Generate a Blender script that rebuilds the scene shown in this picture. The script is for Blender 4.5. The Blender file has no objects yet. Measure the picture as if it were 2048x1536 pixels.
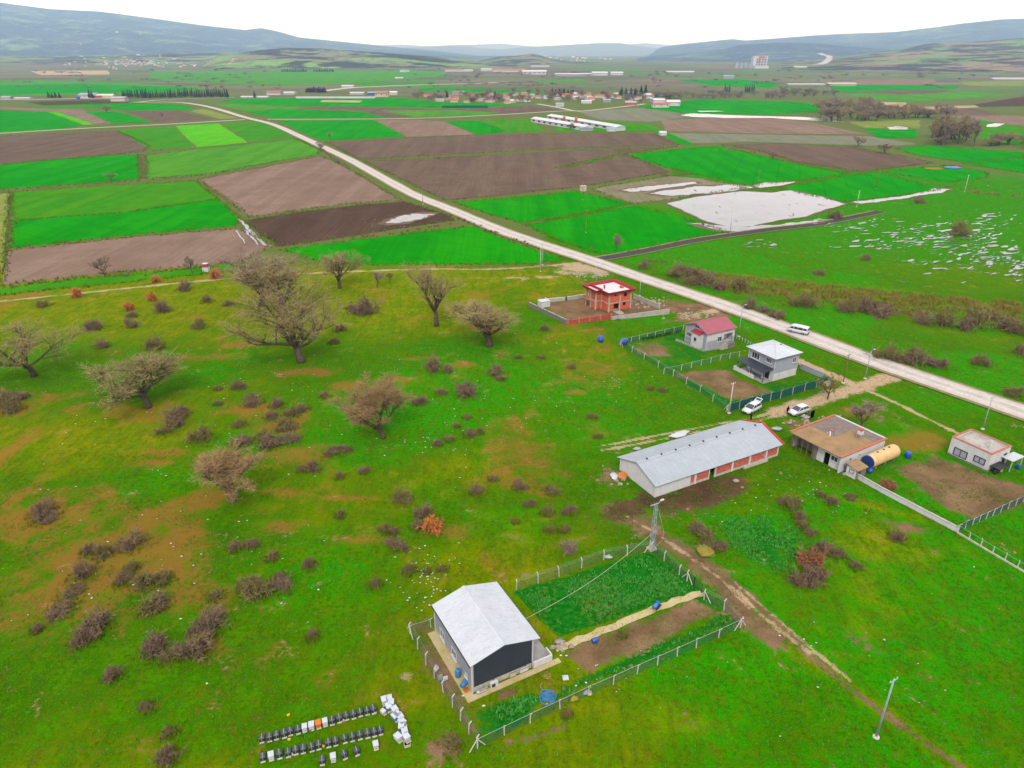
import bpy, math, random
import numpy as np
from mathutils import Vector, Matrix
R = math.radians
random.seed(7); np.random.seed(7)
scene = bpy.context.scene
col = scene.collection

# ------------------------------------------------------------------ camera
F, YH, H = 1420.0, 100.0, 60.0            # focal length and horizon in photo pixels, flying height in metres
TH = math.atan((768 - YH) / F); CT, ST = math.cos(TH), math.sin(TH)
cam_d = bpy.data.cameras.new('camera'); cam = bpy.data.objects.new('camera', cam_d); col.objects.link(cam)
cam.location = (0, 0, H); cam.rotation_euler = (math.pi/2 - TH, 0, 0)
cam_d.sensor_width = 36.0; cam_d.lens = 36.0 * F / 2048.0
cam_d.clip_start = 0.5; cam_d.clip_end = 60000
scene.camera = cam

# ------------------------------------------------------------------ sky, sun, exposure
SUN_EL, SUN_AZ = R(48), R(186)            # azimuth measured clockwise from +Y
w = bpy.data.worlds.new('World'); scene.world = w; w.use_nodes = True
nt = w.node_tree; nt.nodes.clear()
out = nt.nodes.new('ShaderNodeOutputWorld'); bg = nt.nodes.new('ShaderNodeBackground')
sky = nt.nodes.new('ShaderNodeTexSky'); sky.sky_type = 'NISHITA'; sky.sun_disc = False
sky.sun_elevation = SUN_EL; sky.sun_rotation = SUN_AZ
sky.air_density = 1.0; sky.dust_density = 2.5; sky.ozone_density = 1.0
tc = nt.nodes.new('ShaderNodeTexCoord'); mp = nt.nodes.new('ShaderNodeMapping'); mp.inputs['Scale'].default_value = (1, 1, 3.5)
cl = nt.nodes.new('ShaderNodeTexNoise'); cl.inputs['Scale'].default_value = 1.6; cl.inputs['Detail'].default_value = 5
rmp = nt.nodes.new('ShaderNodeMapRange'); rmp.inputs[1].default_value = .3; rmp.inputs[2].default_value = .7
rmp.inputs[3].default_value = .72; rmp.inputs[4].default_value = .97
mx = nt.nodes.new('ShaderNodeMix'); mx.data_type = 'RGBA'; mx.inputs['B'].default_value = (10.6, 10.75, 11.2, 1)
L = nt.links
L.new(tc.outputs['Generated'], mp.inputs['Vector']); L.new(mp.outputs['Vector'], cl.inputs['Vector'])
L.new(cl.outputs['Fac'], rmp.inputs[0]); L.new(rmp.outputs[0], mx.inputs['Factor'])
L.new(sky.outputs['Color'], mx.inputs['A']); L.new(mx.outputs['Result'], bg.inputs['Color'])
bg.inputs['Strength'].default_value = 0.115
L.new(bg.outputs['Background'], out.inputs['Surface'])
sd = bpy.data.lights.new('sun', 'SUN'); sun = bpy.data.objects.new('sun', sd); col.objects.link(sun)
sd.energy = 2.2; sd.angle = R(12); sd.color = (1.0, .96, .9)
sun.rotation_euler = (math.pi/2 - SUN_EL, 0, -SUN_AZ + math.pi)
sun.rotation_euler = Vector((-math.sin(SUN_AZ)*math.cos(SUN_EL), -math.cos(SUN_AZ)*math.cos(SUN_EL), -math.sin(SUN_EL))).to_track_quat('-Z', 'Y').to_euler()
vs = scene.view_settings
vs.view_transform = 'Standard'; vs.look = 'None'; vs.gamma = 1.0; vs.use_curve_mapping = False; vs.exposure = 0.8
HAZE_DENSITY = 0.98e-4

# ------------------------------------------------------------------ survey helpers: photo bearing -> ground plan
def P(x, y, z=0.0):
    u = (x - 1024) / F; v = (768 - y) / F
    d = (u, CT + v*ST, -ST + v*CT); t = (H - z) / -d[2]
    return (d[0]*t, d[1]*t)
def proj(X, Y, Z):
    dz = Z - H; f = Y*CT - dz*ST; up = Y*ST + dz*CT
    return (1024 + F*X/f, 768 - F*up/f)
def hgt(x, yb, yt):
    X, Y = P(x, yb); lo, hi = -5.0, 45.0
    for _ in range(60):
        m = (lo + hi) / 2
        if proj(X, Y, m)[1] > yt: lo = m
        else: hi = m
    return lo
def mpx(x, y):                                # metres per photo pixel (across) at a ground point
    a, b = P(x, y), P(x + 1, y); return math.hypot(a[0]-b[0], a[1]-b[1])

# ------------------------------------------------------------------ value noise on numpy arrays
_perm = np.random.RandomState(3).rand(256, 256)
def vnoise(x, y):
    xi = np.floor(x).astype(int); yi = np.floor(y).astype(int); fx = x - xi; fy = y - yi
    fx = fx*fx*(3-2*fx); fy = fy*fy*(3-2*fy)
    g = lambda i, j: _perm[i & 255, j & 255]
    return (g(xi,yi)*(1-fx)+g(xi+1,yi)*fx)*(1-fy)+(g(xi,yi+1)*(1-fx)+g(xi+1,yi+1)*fx)*fy
def fbm(x, y, o=4):
    x = np.asarray(x, float); y = np.asarray(y, float)
    s = np.zeros_like(x); a = .5
    for k in range(o):
        s += a*vnoise(x*2**k+17.3*k, y*2**k+9.1*k); a *= .5
    return s/(1-.5**o)
def sstep(a, b, x):
    t = np.clip((x-a)/(b-a), 0, 1); return t*t*(3-2*t)

# ------------------------------------------------------------------ materials
def lin(c): c /= 255.0; return c/12.92 if c <= .04045 else ((c+.055)/1.055)**2.4
ALB = 0.47                                    # photo value -> reflectance under this light and exposure
def C(r, g, b, k=1.0): return (lin(r)*ALB*k, lin(g)*ALB*k, lin(b)*ALB*k, 1)
M = {}
class NT:
    def __init__(s, name):
        s.m = bpy.data.materials.new(name); s.m.use_nodes = True; s.t = s.m.node_tree
        s.b = s.t.nodes['Principled BSDF']; s.o = s.t.nodes['Material Output']; M[name] = s.m
        s.b.inputs['Specular IOR Level'].default_value = .25
    def n(s, ty, **kw):
        nd = s.t.nodes.new('ShaderNode'+ty)
        for k, v in kw.items():
            key = k.replace('_', ' ')
            if k in ('operation', 'data_type', 'blend_type', 'attribute_name', 'feature', 'distance', 'noise_dimensions', 'wave_type', 'bands_direction', 'vector_type'):
                setattr(nd, k, v)
            else: s.set(nd.inputs[key], v)
        return nd
    def set(s, sock, v):
        if isinstance(v, bpy.types.NodeSocket): s.t.links.new(v, sock)
        else: sock.default_value = v
    def pos(s): return s.n('NewGeometry').outputs['Position']
    def obj(s): return s.n('TexCoord').outputs['Object']
    def noise(s, vec, scale, detail=4, rough=.55, dist=0):
        return s.n('TexNoise', Vector=vec, Scale=scale, Detail=detail, Roughness=rough, Distortion=dist).outputs['Fac']
    def mapv(s, vec, rot=0, sc=(1,1,1)):
        return s.n('Mapping', Vector=vec, Rotation=(0,0,rot), Scale=sc).outputs['Vector']
    def rng(s, v, a, b, c=0.0, d=1.0):
        nd = s.t.nodes.new('ShaderNodeMapRange'); s.set(nd.inputs[0], v)
        for i, q in zip((1,2,3,4), (a,b,c,d)): nd.inputs[i].default_value = q
        return nd.outputs[0]
    def mix(s, f, a, b, bt='MIX'):
        nd = s.t.nodes.new('ShaderNodeMix'); nd.data_type = 'RGBA'; nd.blend_type = bt
        s.set(nd.inputs['Factor'], f); s.set(nd.inputs['A'], a); s.set(nd.inputs['B'], b); return nd.outputs['Result']
    def math(s, op, a, b=0.0):
        nd = s.t.nodes.new('ShaderNodeMath'); nd.operation = op; s.set(nd.inputs[0], a); s.set(nd.inputs[1], b); return nd.outputs[0]
    def base(s, c, rough=.85): s.set(s.b.inputs['Base Color'], c); s.set(s.b.inputs['Roughness'], rough)
    def bump(s, h, strength=.4, dist=.1):
        nd = s.n('Bump', Height=h, Strength=strength, Distance=dist); s.t.links.new(nd.outputs['Normal'], s.b.inputs['Normal'])

def plain(name, c1, c2=None, scale=1.5, rough=.75, bump=0.0, spec=.25, metal=0.0, streak=None):
    q = NT(name)
    c2 = c2 or tuple(v*.78 for v in c1[:3]) + (1,)
    p = q.pos(); n1 = q.noise(p, scale, 5, .6); n2 = q.noise(p, scale*7, 3)
    f = q.math('ADD', q.math('MULTIPLY', n1, .65), q.math('MULTIPLY', n2, .35))
    cc = q.mix(q.rng(f, .36, .64), c1, c2)
    if streak:                                # vertical run-down stains
        sv = q.mapv(p, 0, (2.2, 2.2, .12)); ns = q.noise(sv, 1.0, 4, .6)
        cc = q.mix(q.rng(ns, .52, .75, 0, .55), cc, streak)
    q.base(cc, rough); q.b.inputs['Specular IOR Level'].default_value = 0.0 if rough >= .9 else spec; q.b.inputs['Metallic'].default_value = metal
    if bump: q.bump(n2, bump, .05)
    return q.m

def fieldmat(name, a, b, c, rot, row=1.2, rowamt=.35, patch=.012):
    q = NT(name); p = q.pos()
    big = q.noise(p, patch, 4, .55); mid = q.noise(p, .09, 4, .6); fine = q.noise(p, .9, 3, .6)
    rv = q.mapv(p, rot, (row, .035, 1)); rows = q.noise(rv, 1.0, 3, .6)
    wide = q.noise(q.mapv(p, rot, (.11, .006, 1)), 1.0, 3, .5)
    cc = q.mix(q.rng(big, .33, .67), a, b)
    cc = q.mix(q.rng(wide, .42, .6, 0, .75), cc, c)
    cc = q.mix(q.rng(q.noise(p, patch*3.2, 5, .6, .6), .5, .66, 0, .5), cc, tuple(v*.74 for v in a[:3])+(1,))
    cc = q.mix(q.rng(rows, .42, .62, 0, rowamt), cc, tuple(v*.55 for v in c[:3])+(1,))
    cc = q.mix(q.rng(mid, .5, .68, 0, .4), cc, tuple(min(1,v*1.22) for v in a[:3])+(1,))
    cc = q.mix(q.rng(fine, .45, .75, 0, .22), cc, tuple(v*.6 for v in b[:3])+(1,))
    sx = q.n('SeparateXYZ', Vector=q.mapv(p, rot, (1,1,1)))
    fr = q.math('FRACT', q.math('DIVIDE', q.math('ADD', sx.outputs[0], q.math('MULTIPLY', mid, 1.6)), 11.0 if rowamt < .3 else 6.5), 0.0)
    cc = q.mix(q.math('MULTIPLY', q.rng(fr, .04, .085, 1, 0), .34), cc, tuple(v*.62 for v in c[:3])+(1,))
    q.base(cc, .95); q.b.inputs['Specular IOR Level'].default_value = 0.0
    q.bump(q.math('ADD', rows, q.math('MULTIPLY', fine, .6)), .5, .12)
    return q.m

# ------------------------------------------------------------------ mesh helpers
class MB:
    def __init__(s): s.v = []; s.f = []
    def add(s, vs_, fs):
        o = len(s.v); s.v += [tuple(p) for p in vs_]; s.f += [tuple(i+o for i in f) for f in fs]; return s
    def box(s, x0, x1, y0, y1, z0, z1):
        return s.add([(x0,y0,z0),(x1,y0,z0),(x1,y1,z0),(x0,y1,z0),(x0,y0,z1),(x1,y0,z1),(x1,y1,z1),(x0,y1,z1)],
                     [(0,3,2,1),(4,5,6,7),(0,1,5,4),(1,2,6,5),(2,3,7,6),(3,0,4,7)])
    def frustum(s, b0, b1, z0, z1):           # b = (x0,x1,y0,y1) at the bottom and at the top
        (a,b,c,d), (e,f,g,h) = b0, b1
        return s.add([(a,c,z0),(b,c,z0),(b,d,z0),(a,d,z0),(e,g,z1),(f,g,z1),(f,h,z1),(e,h,z1)],
                     [(0,3,2,1),(4,5,6,7),(0,1,5,4),(1,2,6,5),(2,3,7,6),(3,0,4,7)])
    def prism(s, poly, z0, z1):
        n = len(poly)
        return s.add([(x,y,z0) for x,y in poly]+[(x,y,z1) for x,y in poly],
                     [tuple(range(n-1,-1,-1)), tuple(range(n,2*n))]+[(i,(i+1)%n,n+(i+1)%n,n+i) for i in range(n)])
    def xprism(s, poly, x0, x1):              # poly in (y,z), extruded along x
        n = len(poly)
        return s.add([(x0,y,z) for y,z in poly]+[(x1,y,z) for y,z in poly],
                     [tuple(range(n-1,-1,-1)), tuple(range(n,2*n))]+[(i,(i+1)%n,n+(i+1)%n,n+i) for i in range(n)])
    def yprism(s, poly, y0, y1):              # poly in (x,z), extruded along y
        n = len(poly)
        return s.add([(x,y0,z) for x,z in poly]+[(x,y1,z) for x,z in poly],
                     [tuple(range(n)), tuple(range(2*n-1,n-1,-1))]+[(i,n+i,n+(i+1)%n,(i+1)%n) for i in range(n)])
    def tube(s, pts, rad, n=6, cap=True):
        pts = [Vector(p) for p in pts]; rad = rad if hasattr(rad, '__len__') else [rad]*len(pts)
        o = len(s.v); ref = None
        for i, p in enumerate(pts):
            d = (pts[min(i+1,len(pts)-1)] - pts[max(i-1,0)]).normalized()
            if ref is None: ref = d.orthogonal().normalized()
            ref = (ref - d*ref.dot(d)); ref = ref.normalized() if ref.length > 1e-6 else d.orthogonal().normalized()
            b = d.cross(ref)
            for k in range(n):
                a = 2*math.pi*k/n; q = p + (ref*math.cos(a)+b*math.sin(a))*rad[i]; s.v.append(tuple(q))
        for i in range(len(pts)-1):
            for k in range(n):
                k2 = (k+1) % n; s.f.append((o+i*n+k, o+i*n+k2, o+(i+1)*n+k2, o+(i+1)*n+k))
        if cap:
            s.f.append(tuple(o+k for k in range(n-1,-1,-1))); e = o+(len(pts)-1)*n; s.f.append(tuple(e+k for k in range(n)))
        return s
    def lathe(s, prof, n=12, axis='z', c=(0,0,0)):
        o = len(s.v)
        for r, h in prof:
            for k in range(n):
                a = 2*math.pi*k/n; x, y = r*math.cos(a), r*math.sin(a)
                p = (x,y,h) if axis == 'z' else ((h,x,y) if axis == 'x' else (x,h,y))
                s.v.append((p[0]+c[0], p[1]+c[1], p[2]+c[2]))
        m = len(prof)
        for i in range(m-1):
            for k in range(n):
                k2 = (k+1) % n; s.f.append((o+i*n+k, o+i*n+k2, o+(i+1)*n+k2, o+(i+1)*n+k))
        s.f.append(tuple(o+k for k in range(n-1,-1,-1))); s.f.append(tuple(o+(m-1)*n+k for k in range(n)))
        return s
    def wall(s, u0, u1, z0, z1, holes, at, th, face='F'):
        # wall with rectangular openings; face F lies along x at y=at (thickness towards +y), L lies along y at x=at
        us = sorted({u0,u1}|{q for h in holes for q in h[:2] if u0<q<u1}); zs = sorted({z0,z1}|{q for h in holes for q in h[2:] if z0<q<z1})
        for i in range(len(us)-1):
            for j in range(len(zs)-1):
                cu = (us[i]+us[i+1])/2; cz = (zs[j]+zs[j+1])/2
                if any(h[0]<cu<h[1] and h[2]<cz<h[3] for h in holes): continue
                if face == 'F': s.box(us[i],us[i+1],at,at+th,zs[j],zs[j+1])
                else: s.box(at,at+th,us[i],us[i+1],zs[j],zs[j+1])
        return s
    def mesh(s, name):
        m = bpy.data.meshes.new(name); m.from_pydata(s.v, [], s.f); m.update(); return m
    def build(s, name, mat, parent=None, smooth=False):
        m = s.mesh(name); return obj(name, m, mat, parent, smooth)
def obj(name, me, mat, parent=None, smooth=False):
    if mat is not None and not me.materials: me.materials.append(M[mat] if isinstance(mat, str) else mat)
    if smooth: me.polygons.foreach_set('use_smooth', [True]*len(me.polygons))
    o = bpy.data.objects.new(name, me); col.objects.link(o)
    if parent is not None: o.parent = parent
    return o
def tag(o, label, cat, group=None):
    o['label'] = label; o['category'] = cat
    if group: o['group'] = group
    return o
def thing(name, label, cat, loc=(0,0,0), rotz=0.0, group=None):
    o = bpy.data.objects.new(name, None); col.objects.link(o); o.empty_display_size = .3
    o.location = loc; o.rotation_euler = (0,0,rotz); return tag(o, label, cat, group)
def structure(o): o['kind'] = 'structure'; return o
def stuff(o): o['kind'] = 'stuff'; return o
def dup(root, loc, rotz=0.0, scale=1.0, label=None, group=None):
    r = root.copy(); col.objects.link(r); r.location = loc; r.rotation_euler = (0,0,rotz)
    r.scale = scale if hasattr(scale,'__len__') else (scale,)*3
    if label: r['label'] = label
    if group: r['group'] = group
    for ch in list(root.children):
        c = ch.copy(); col.objects.link(c); c.parent = r
        for g in ch.children:
            d = g.copy(); col.objects.link(d); d.parent = c
    return r
ORD = ['first','second','third','fourth','fifth','sixth','seventh','eighth','ninth','tenth','eleventh','twelfth','thirteenth','fourteenth','fifteenth','sixteenth','seventeenth','eighteenth','nineteenth','twentieth']
def unit(a): n = math.hypot(*a); return (a[0]/n, a[1]/n)
# ================================================================== MATERIALS OF THE LAND
FARC = (C(112,128,78), C(96,120,66), C(128,122,92), C(150,132,110))
def ground_material():
    q = NT('pasture'); p = q.pos()
    a1 = q.n('Attribute'); a1.attribute_name = 'mask'; a2 = q.n('Attribute'); a2.attribute_name = 'mask2'
    s1 = q.n('SeparateColor', Color=a1.outputs['Color']); s2 = q.n('SeparateColor', Color=a2.outputs['Color'])
    soil, litter, dry, lush = s1.outputs[0], s1.outputs[1], s1.outputs[2], a1.outputs['Alpha']
    sand, mud, weed, far = s2.outputs[0], s2.outputs[1], s2.outputs[2], a2.outputs['Alpha']
    big = q.noise(p, .035, 5, .55, .4); mid = q.noise(p, .22, 5, .6, .3); fine = q.noise(p, 1.6, 5, .65); tiny = q.noise(p, 5.5, 4, .7)
    strk = q.noise(q.mapv(p, R(20), (.9, .22, 1)), 1.0, 4, .65, .6)
    edge = q.math('ADD', q.math('MULTIPLY', q.math('SUBTRACT', mid, .5), 1.7), q.math('MULTIPLY', q.math('SUBTRACT', fine, .5), 1.6))
    def mk(v, lo=.32, hi=.62): return q.rng(q.math('ADD', v, edge), lo, hi)
    g = q.mix(q.rng(big, .35, .65), C(64,134,0), C(84,132,0))
    g = q.mix(q.rng(mid, .42, .64), g, C(44,112,0))
    g = q.mix(mk(lush, .3, .75), g, C(36,150,0))
    g = q.mix(mk(dry, .3, 1.05), g, C(146,144,2))
    g = q.mix(q.rng(strk, .48, .66, 0, .6), g, C(70,104,8))
    g = q.mix(q.rng(q.noise(p, .6, 5, .65, .5), .5, .64, 0, .55), g, C(104,112,4))
    g = q.mix(q.rng(fine, .48, .64, 0, .6), g, C(38,80,0))
    g = q.mix(q.rng(tiny, .52, .66, 0, .6), g, C(116,152,20))
    g = q.mix(mk(weed), g, q.mix(q.rng(fine, .4, .65), C(18,104,14), C(40,132,34)))
    lt = q.mix(q.rng(tiny, .38, .62), C(190,116,58), C(136,98,44))
    g = q.mix(q.math('MULTIPLY', mk(litter, .3, .75), q.rng(tiny, .4, .6, .35, 1.0)), g, lt)
    sc = q.mix(q.rng(mid, .38, .64), C(122,96,70), C(156,126,94)); sc = q.mix(q.rng(tiny, .45, .7, 0, .6), sc, C(96,72,52))
    g = q.mix(mk(soil), g, sc)
    md = q.mix(q.rng(mid, .35, .65), C(84,62,46), C(110,84,62)); g = q.mix(mk(mud), g, md)
    sd_ = q.mix(q.rng(fine, .4, .65), C(204,178,146), C(178,148,112)); g = q.mix(mk(sand), g, sd_)
    # the valley floor beyond: a patchwork of small plots too far off to build one by one
    vv = q.mapv(p, R(24), (.0042, .0125, 1))
    vo = q.n('TexVoronoi', Vector=vv, Scale=1.0, Randomness=.85); hue = q.n('SeparateColor', Color=vo.outputs['Color'])
    fc = q.mix(q.rng(hue.outputs[0], .2, .5), FARC[0], C(84,138,50)); fc = q.mix(q.rng(hue.outputs[1], .55, .75), fc, C(140,122,102))
    fc = q.mix(q.rng(hue.outputs[2], .7, .85), fc, C(104,98,84))
    fc = q.mix(q.rng(q.noise(q.mapv(p, R(10), (.3,1,1)), .009, 5, .65), .46, .6, 0, .9), fc, C(124,108,100))
    fc = q.mix(q.rng(q.noise(q.mapv(p, R(24), (.006, .05, 1)), 1.0, 4), .52, .7, 0, .6), fc, C(88,92,66))
    nearf = q.mix(q.rng(mid, .4, .65), C(98,126,46), C(124,112,78)); nearf = q.mix(q.rng(fine, .4, .7, 0, .6), nearf, C(82,98,44))
    s3 = q.n('SeparateXYZ', Vector=p)
    fdist = q.rng(s3.outputs[1], 900, 1500)
    g = q.mix(far, g, q.mix(fdist, nearf, fc))
    q.base(g, .95); q.b.inputs['Specular IOR Level'].default_value = 0.0
    hb = q.math('ADD', q.math('MULTIPLY', mid, .8), q.math('ADD', q.math('MULTIPLY', fine, .5), q.math('MULTIPLY', tiny, .3)))
    q.bump(hb, .75, .45)
ground_material()
FM = {}
def fm(kind, rot):
    key = kind + str(int(rot/15))
    if key in FM: return FM[key]
    pal = {'W': (C(14,152,0), C(44,160,0), C(8,136,0)), 'L': (C(80,152,34), C(100,158,46), C(66,140,26)), 'Y': (C(92,192,4), C(64,176,2), C(110,186,20)),
           'M': (C(64,146,10), C(48,138,6), C(88,148,18)), 'B': (C(118,98,84), C(104,86,72), C(128,108,90)), 'K': (C(148,122,106), C(130,106,90), C(158,132,116)),
           'D': (C(92,72,60), C(104,82,66), C(84,66,54)), 'S': (C(140,134,104), C(126,124,92), C(150,138,112)), 'T': (C(196,170,136), C(182,154,122), C(204,180,150)),
           'O': (C(138,150,64), C(120,140,52), C(150,152,84)), 'V': (C(134,134,110), C(122,132,100), C(144,140,122))}[kind]
    nm = {'W':'young_wheat','L':'pale_wheat','Y':'yellow_green_crop','M':'meadow_grass','B':'ploughed_soil','K':'dry_ploughed_soil','D':'wet_ploughed_soil','S':'stubble','T':'straw','O':'olive_grass','V':'vineyard_soil'}[kind]
    FM[key] = fieldmat(nm+'_'+str(int(rot)), *pal, R(rot), row=(1.1 if kind in 'BKDSV' else .8), rowamt=(.4 if kind in 'BKDSV' else .22), patch=(.015 if kind in 'WLY' else .03))
    return FM[key]
q = NT('gravel_road'); at_ = q.n('Attribute'); at_.attribute_name = 'track'
cc = q.mix(q.rng(q.noise(q.pos(), .35, 5, .6), .4, .62), C(206,196,188), C(186,175,165)); cc = q.mix(q.math('MULTIPLY', at_.outputs['Fac'], .75), cc, C(228,218,212)); cc = q.mix(q.rng(q.noise(q.pos(), 2.2, 4), .5, .66, 0, .4), cc, C(168,154,140)); q.base(cc, .95); q.b.inputs['Specular IOR Level'].default_value = 0.0; q.bump(q.noise(q.pos(), 3, 4), .3, .04)
plain('road_shoulder', C(168,146,116), C(120,128,70), .8, .95, .4)
plain('tarred_track', C(92,88,84), C(74,72,66), .7, .9, .3)
plain('wet_mud', C(132,112,92), C(108,90,72), .4, .95, .3)
q = NT('standing_water'); isl = q.rng(q.noise(q.mapv(q.pos(), R(-24), (1,.28,1)), .3, 5, .66, .4), .635, .675)
q.base(q.mix(isl, q.mix(q.rng(q.noise(q.pos(), .12, 4), .4, .65), C(120,112,114), C(100,92,92)), q.mix(q.rng(q.noise(q.pos(), .6, 3), .45, .6), C(112,94,74), C(92,112,44))), q.math('ADD', .14, q.math('MULTIPLY', isl, .8)))
q.b.inputs['IOR'].default_value = 1.33; q.set(q.b.inputs['Specular IOR Level'], q.math('SUBTRACT', .5, q.math('MULTIPLY', isl, .5))); q.bump(q.noise(q.pos(), 1.4, 3), .05, .02)
def hillmat(name, forest, bare, meadow, bias):
    q = NT(name); p = q.pos()
    n1 = q.noise(p, .0028, 6, .62, .6); n2 = q.noise(p, .009, 5, .65); n3 = q.noise(p, .03, 4, .6)
    vo = q.n('TexVoronoi', Vector=q.mapv(p, R(30), (.0035, .006, .004)), Scale=1.0); hu = q.n('SeparateColor', Color=vo.outputs['Color'])
    fld = q.mix(q.rng(hu.outputs[0], .35, .6), meadow, bare)
    c = q.mix(q.rng(q.math('ADD', n1, q.math('MULTIPLY', q.math('SUBTRACT', n2, .5), .8)), bias-.03, bias+.05), fld, forest)
    c = q.mix(q.rng(n3, .45, .7, 0, .5), c, tuple(v*.6 for v in forest[:3])+(1,))
    q.base(c, 1.0); q.b.inputs['Specular IOR Level'].default_value = 0.0
    q.bump(q.math('ADD', n2, q.math('MULTIPLY', n3, .5)), 1.0, 25.0)
hillmat('mountain_forest', C(84,96,108), C(120,128,128), C(128,152,118), .41)  # haze tint is put into these blue-grey colours, besides the haze volume
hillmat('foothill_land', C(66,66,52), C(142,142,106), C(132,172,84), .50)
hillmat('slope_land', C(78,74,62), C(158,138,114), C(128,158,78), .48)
hillmat('hazed_ridge_land', C(128,140,150), C(140,148,150), C(142,156,142), .45)  # paler still: distance haze put into the land colours

# ================================================================== GROUND
def seg_dist(X, Y, pts):
    d = np.full(X.shape, 1e9)
    for (x0,y0),(x1,y1) in zip(pts[:-1], pts[1:]):
        dx, dy = x1-x0, y1-y0; t = np.clip(((X-x0)*dx+(Y-y0)*dy)/(dx*dx+dy*dy), 0, 1)
        d = np.minimum(d, np.hypot(X-x0-t*dx, Y-y0-t*dy))
    return d
def inpoly(X, Y, poly):
    ins = np.zeros(X.shape, bool); n = len(poly)
    for i in range(n):
        x0,y0 = poly[i]; x1,y1 = poly[(i+1)%n]
        c = ((y0>Y)!=(y1>Y)) & (X < (x1-x0)*(Y-y0)/((y1-y0) if y1!=y0 else 1e-9)+x0); ins ^= c
    return ins
def polymask(X, Y, pxs, soft):
    poly = [P(*q) for q in pxs]; d = seg_dist(X, Y, poly+poly[:1]); ins = inpoly(X, Y, poly)
    return np.clip(.5+np.where(ins, d, -d)/(2*soft), 0, 1)
def smooth_line(pts, k=6):
    out_ = []; p = [pts[0]]+list(pts)+[pts[-1]]
    for i in range(1, len(p)-2):
        for j in range(k):
            t = j/k; a,b,c,d = (np.array(p[i+o]) for o in (-1,0,1,2))
            out_.append(tuple(.5*((2*b)+(-a+c)*t+(2*a-5*b+4*c-d)*t*t+(-a+3*b-3*c+d)*t**3)))
    out_.append(tuple(p[-2])); return out_
def PL(pts, k=6): return smooth_line([P(*q) for q in pts], k)

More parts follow.
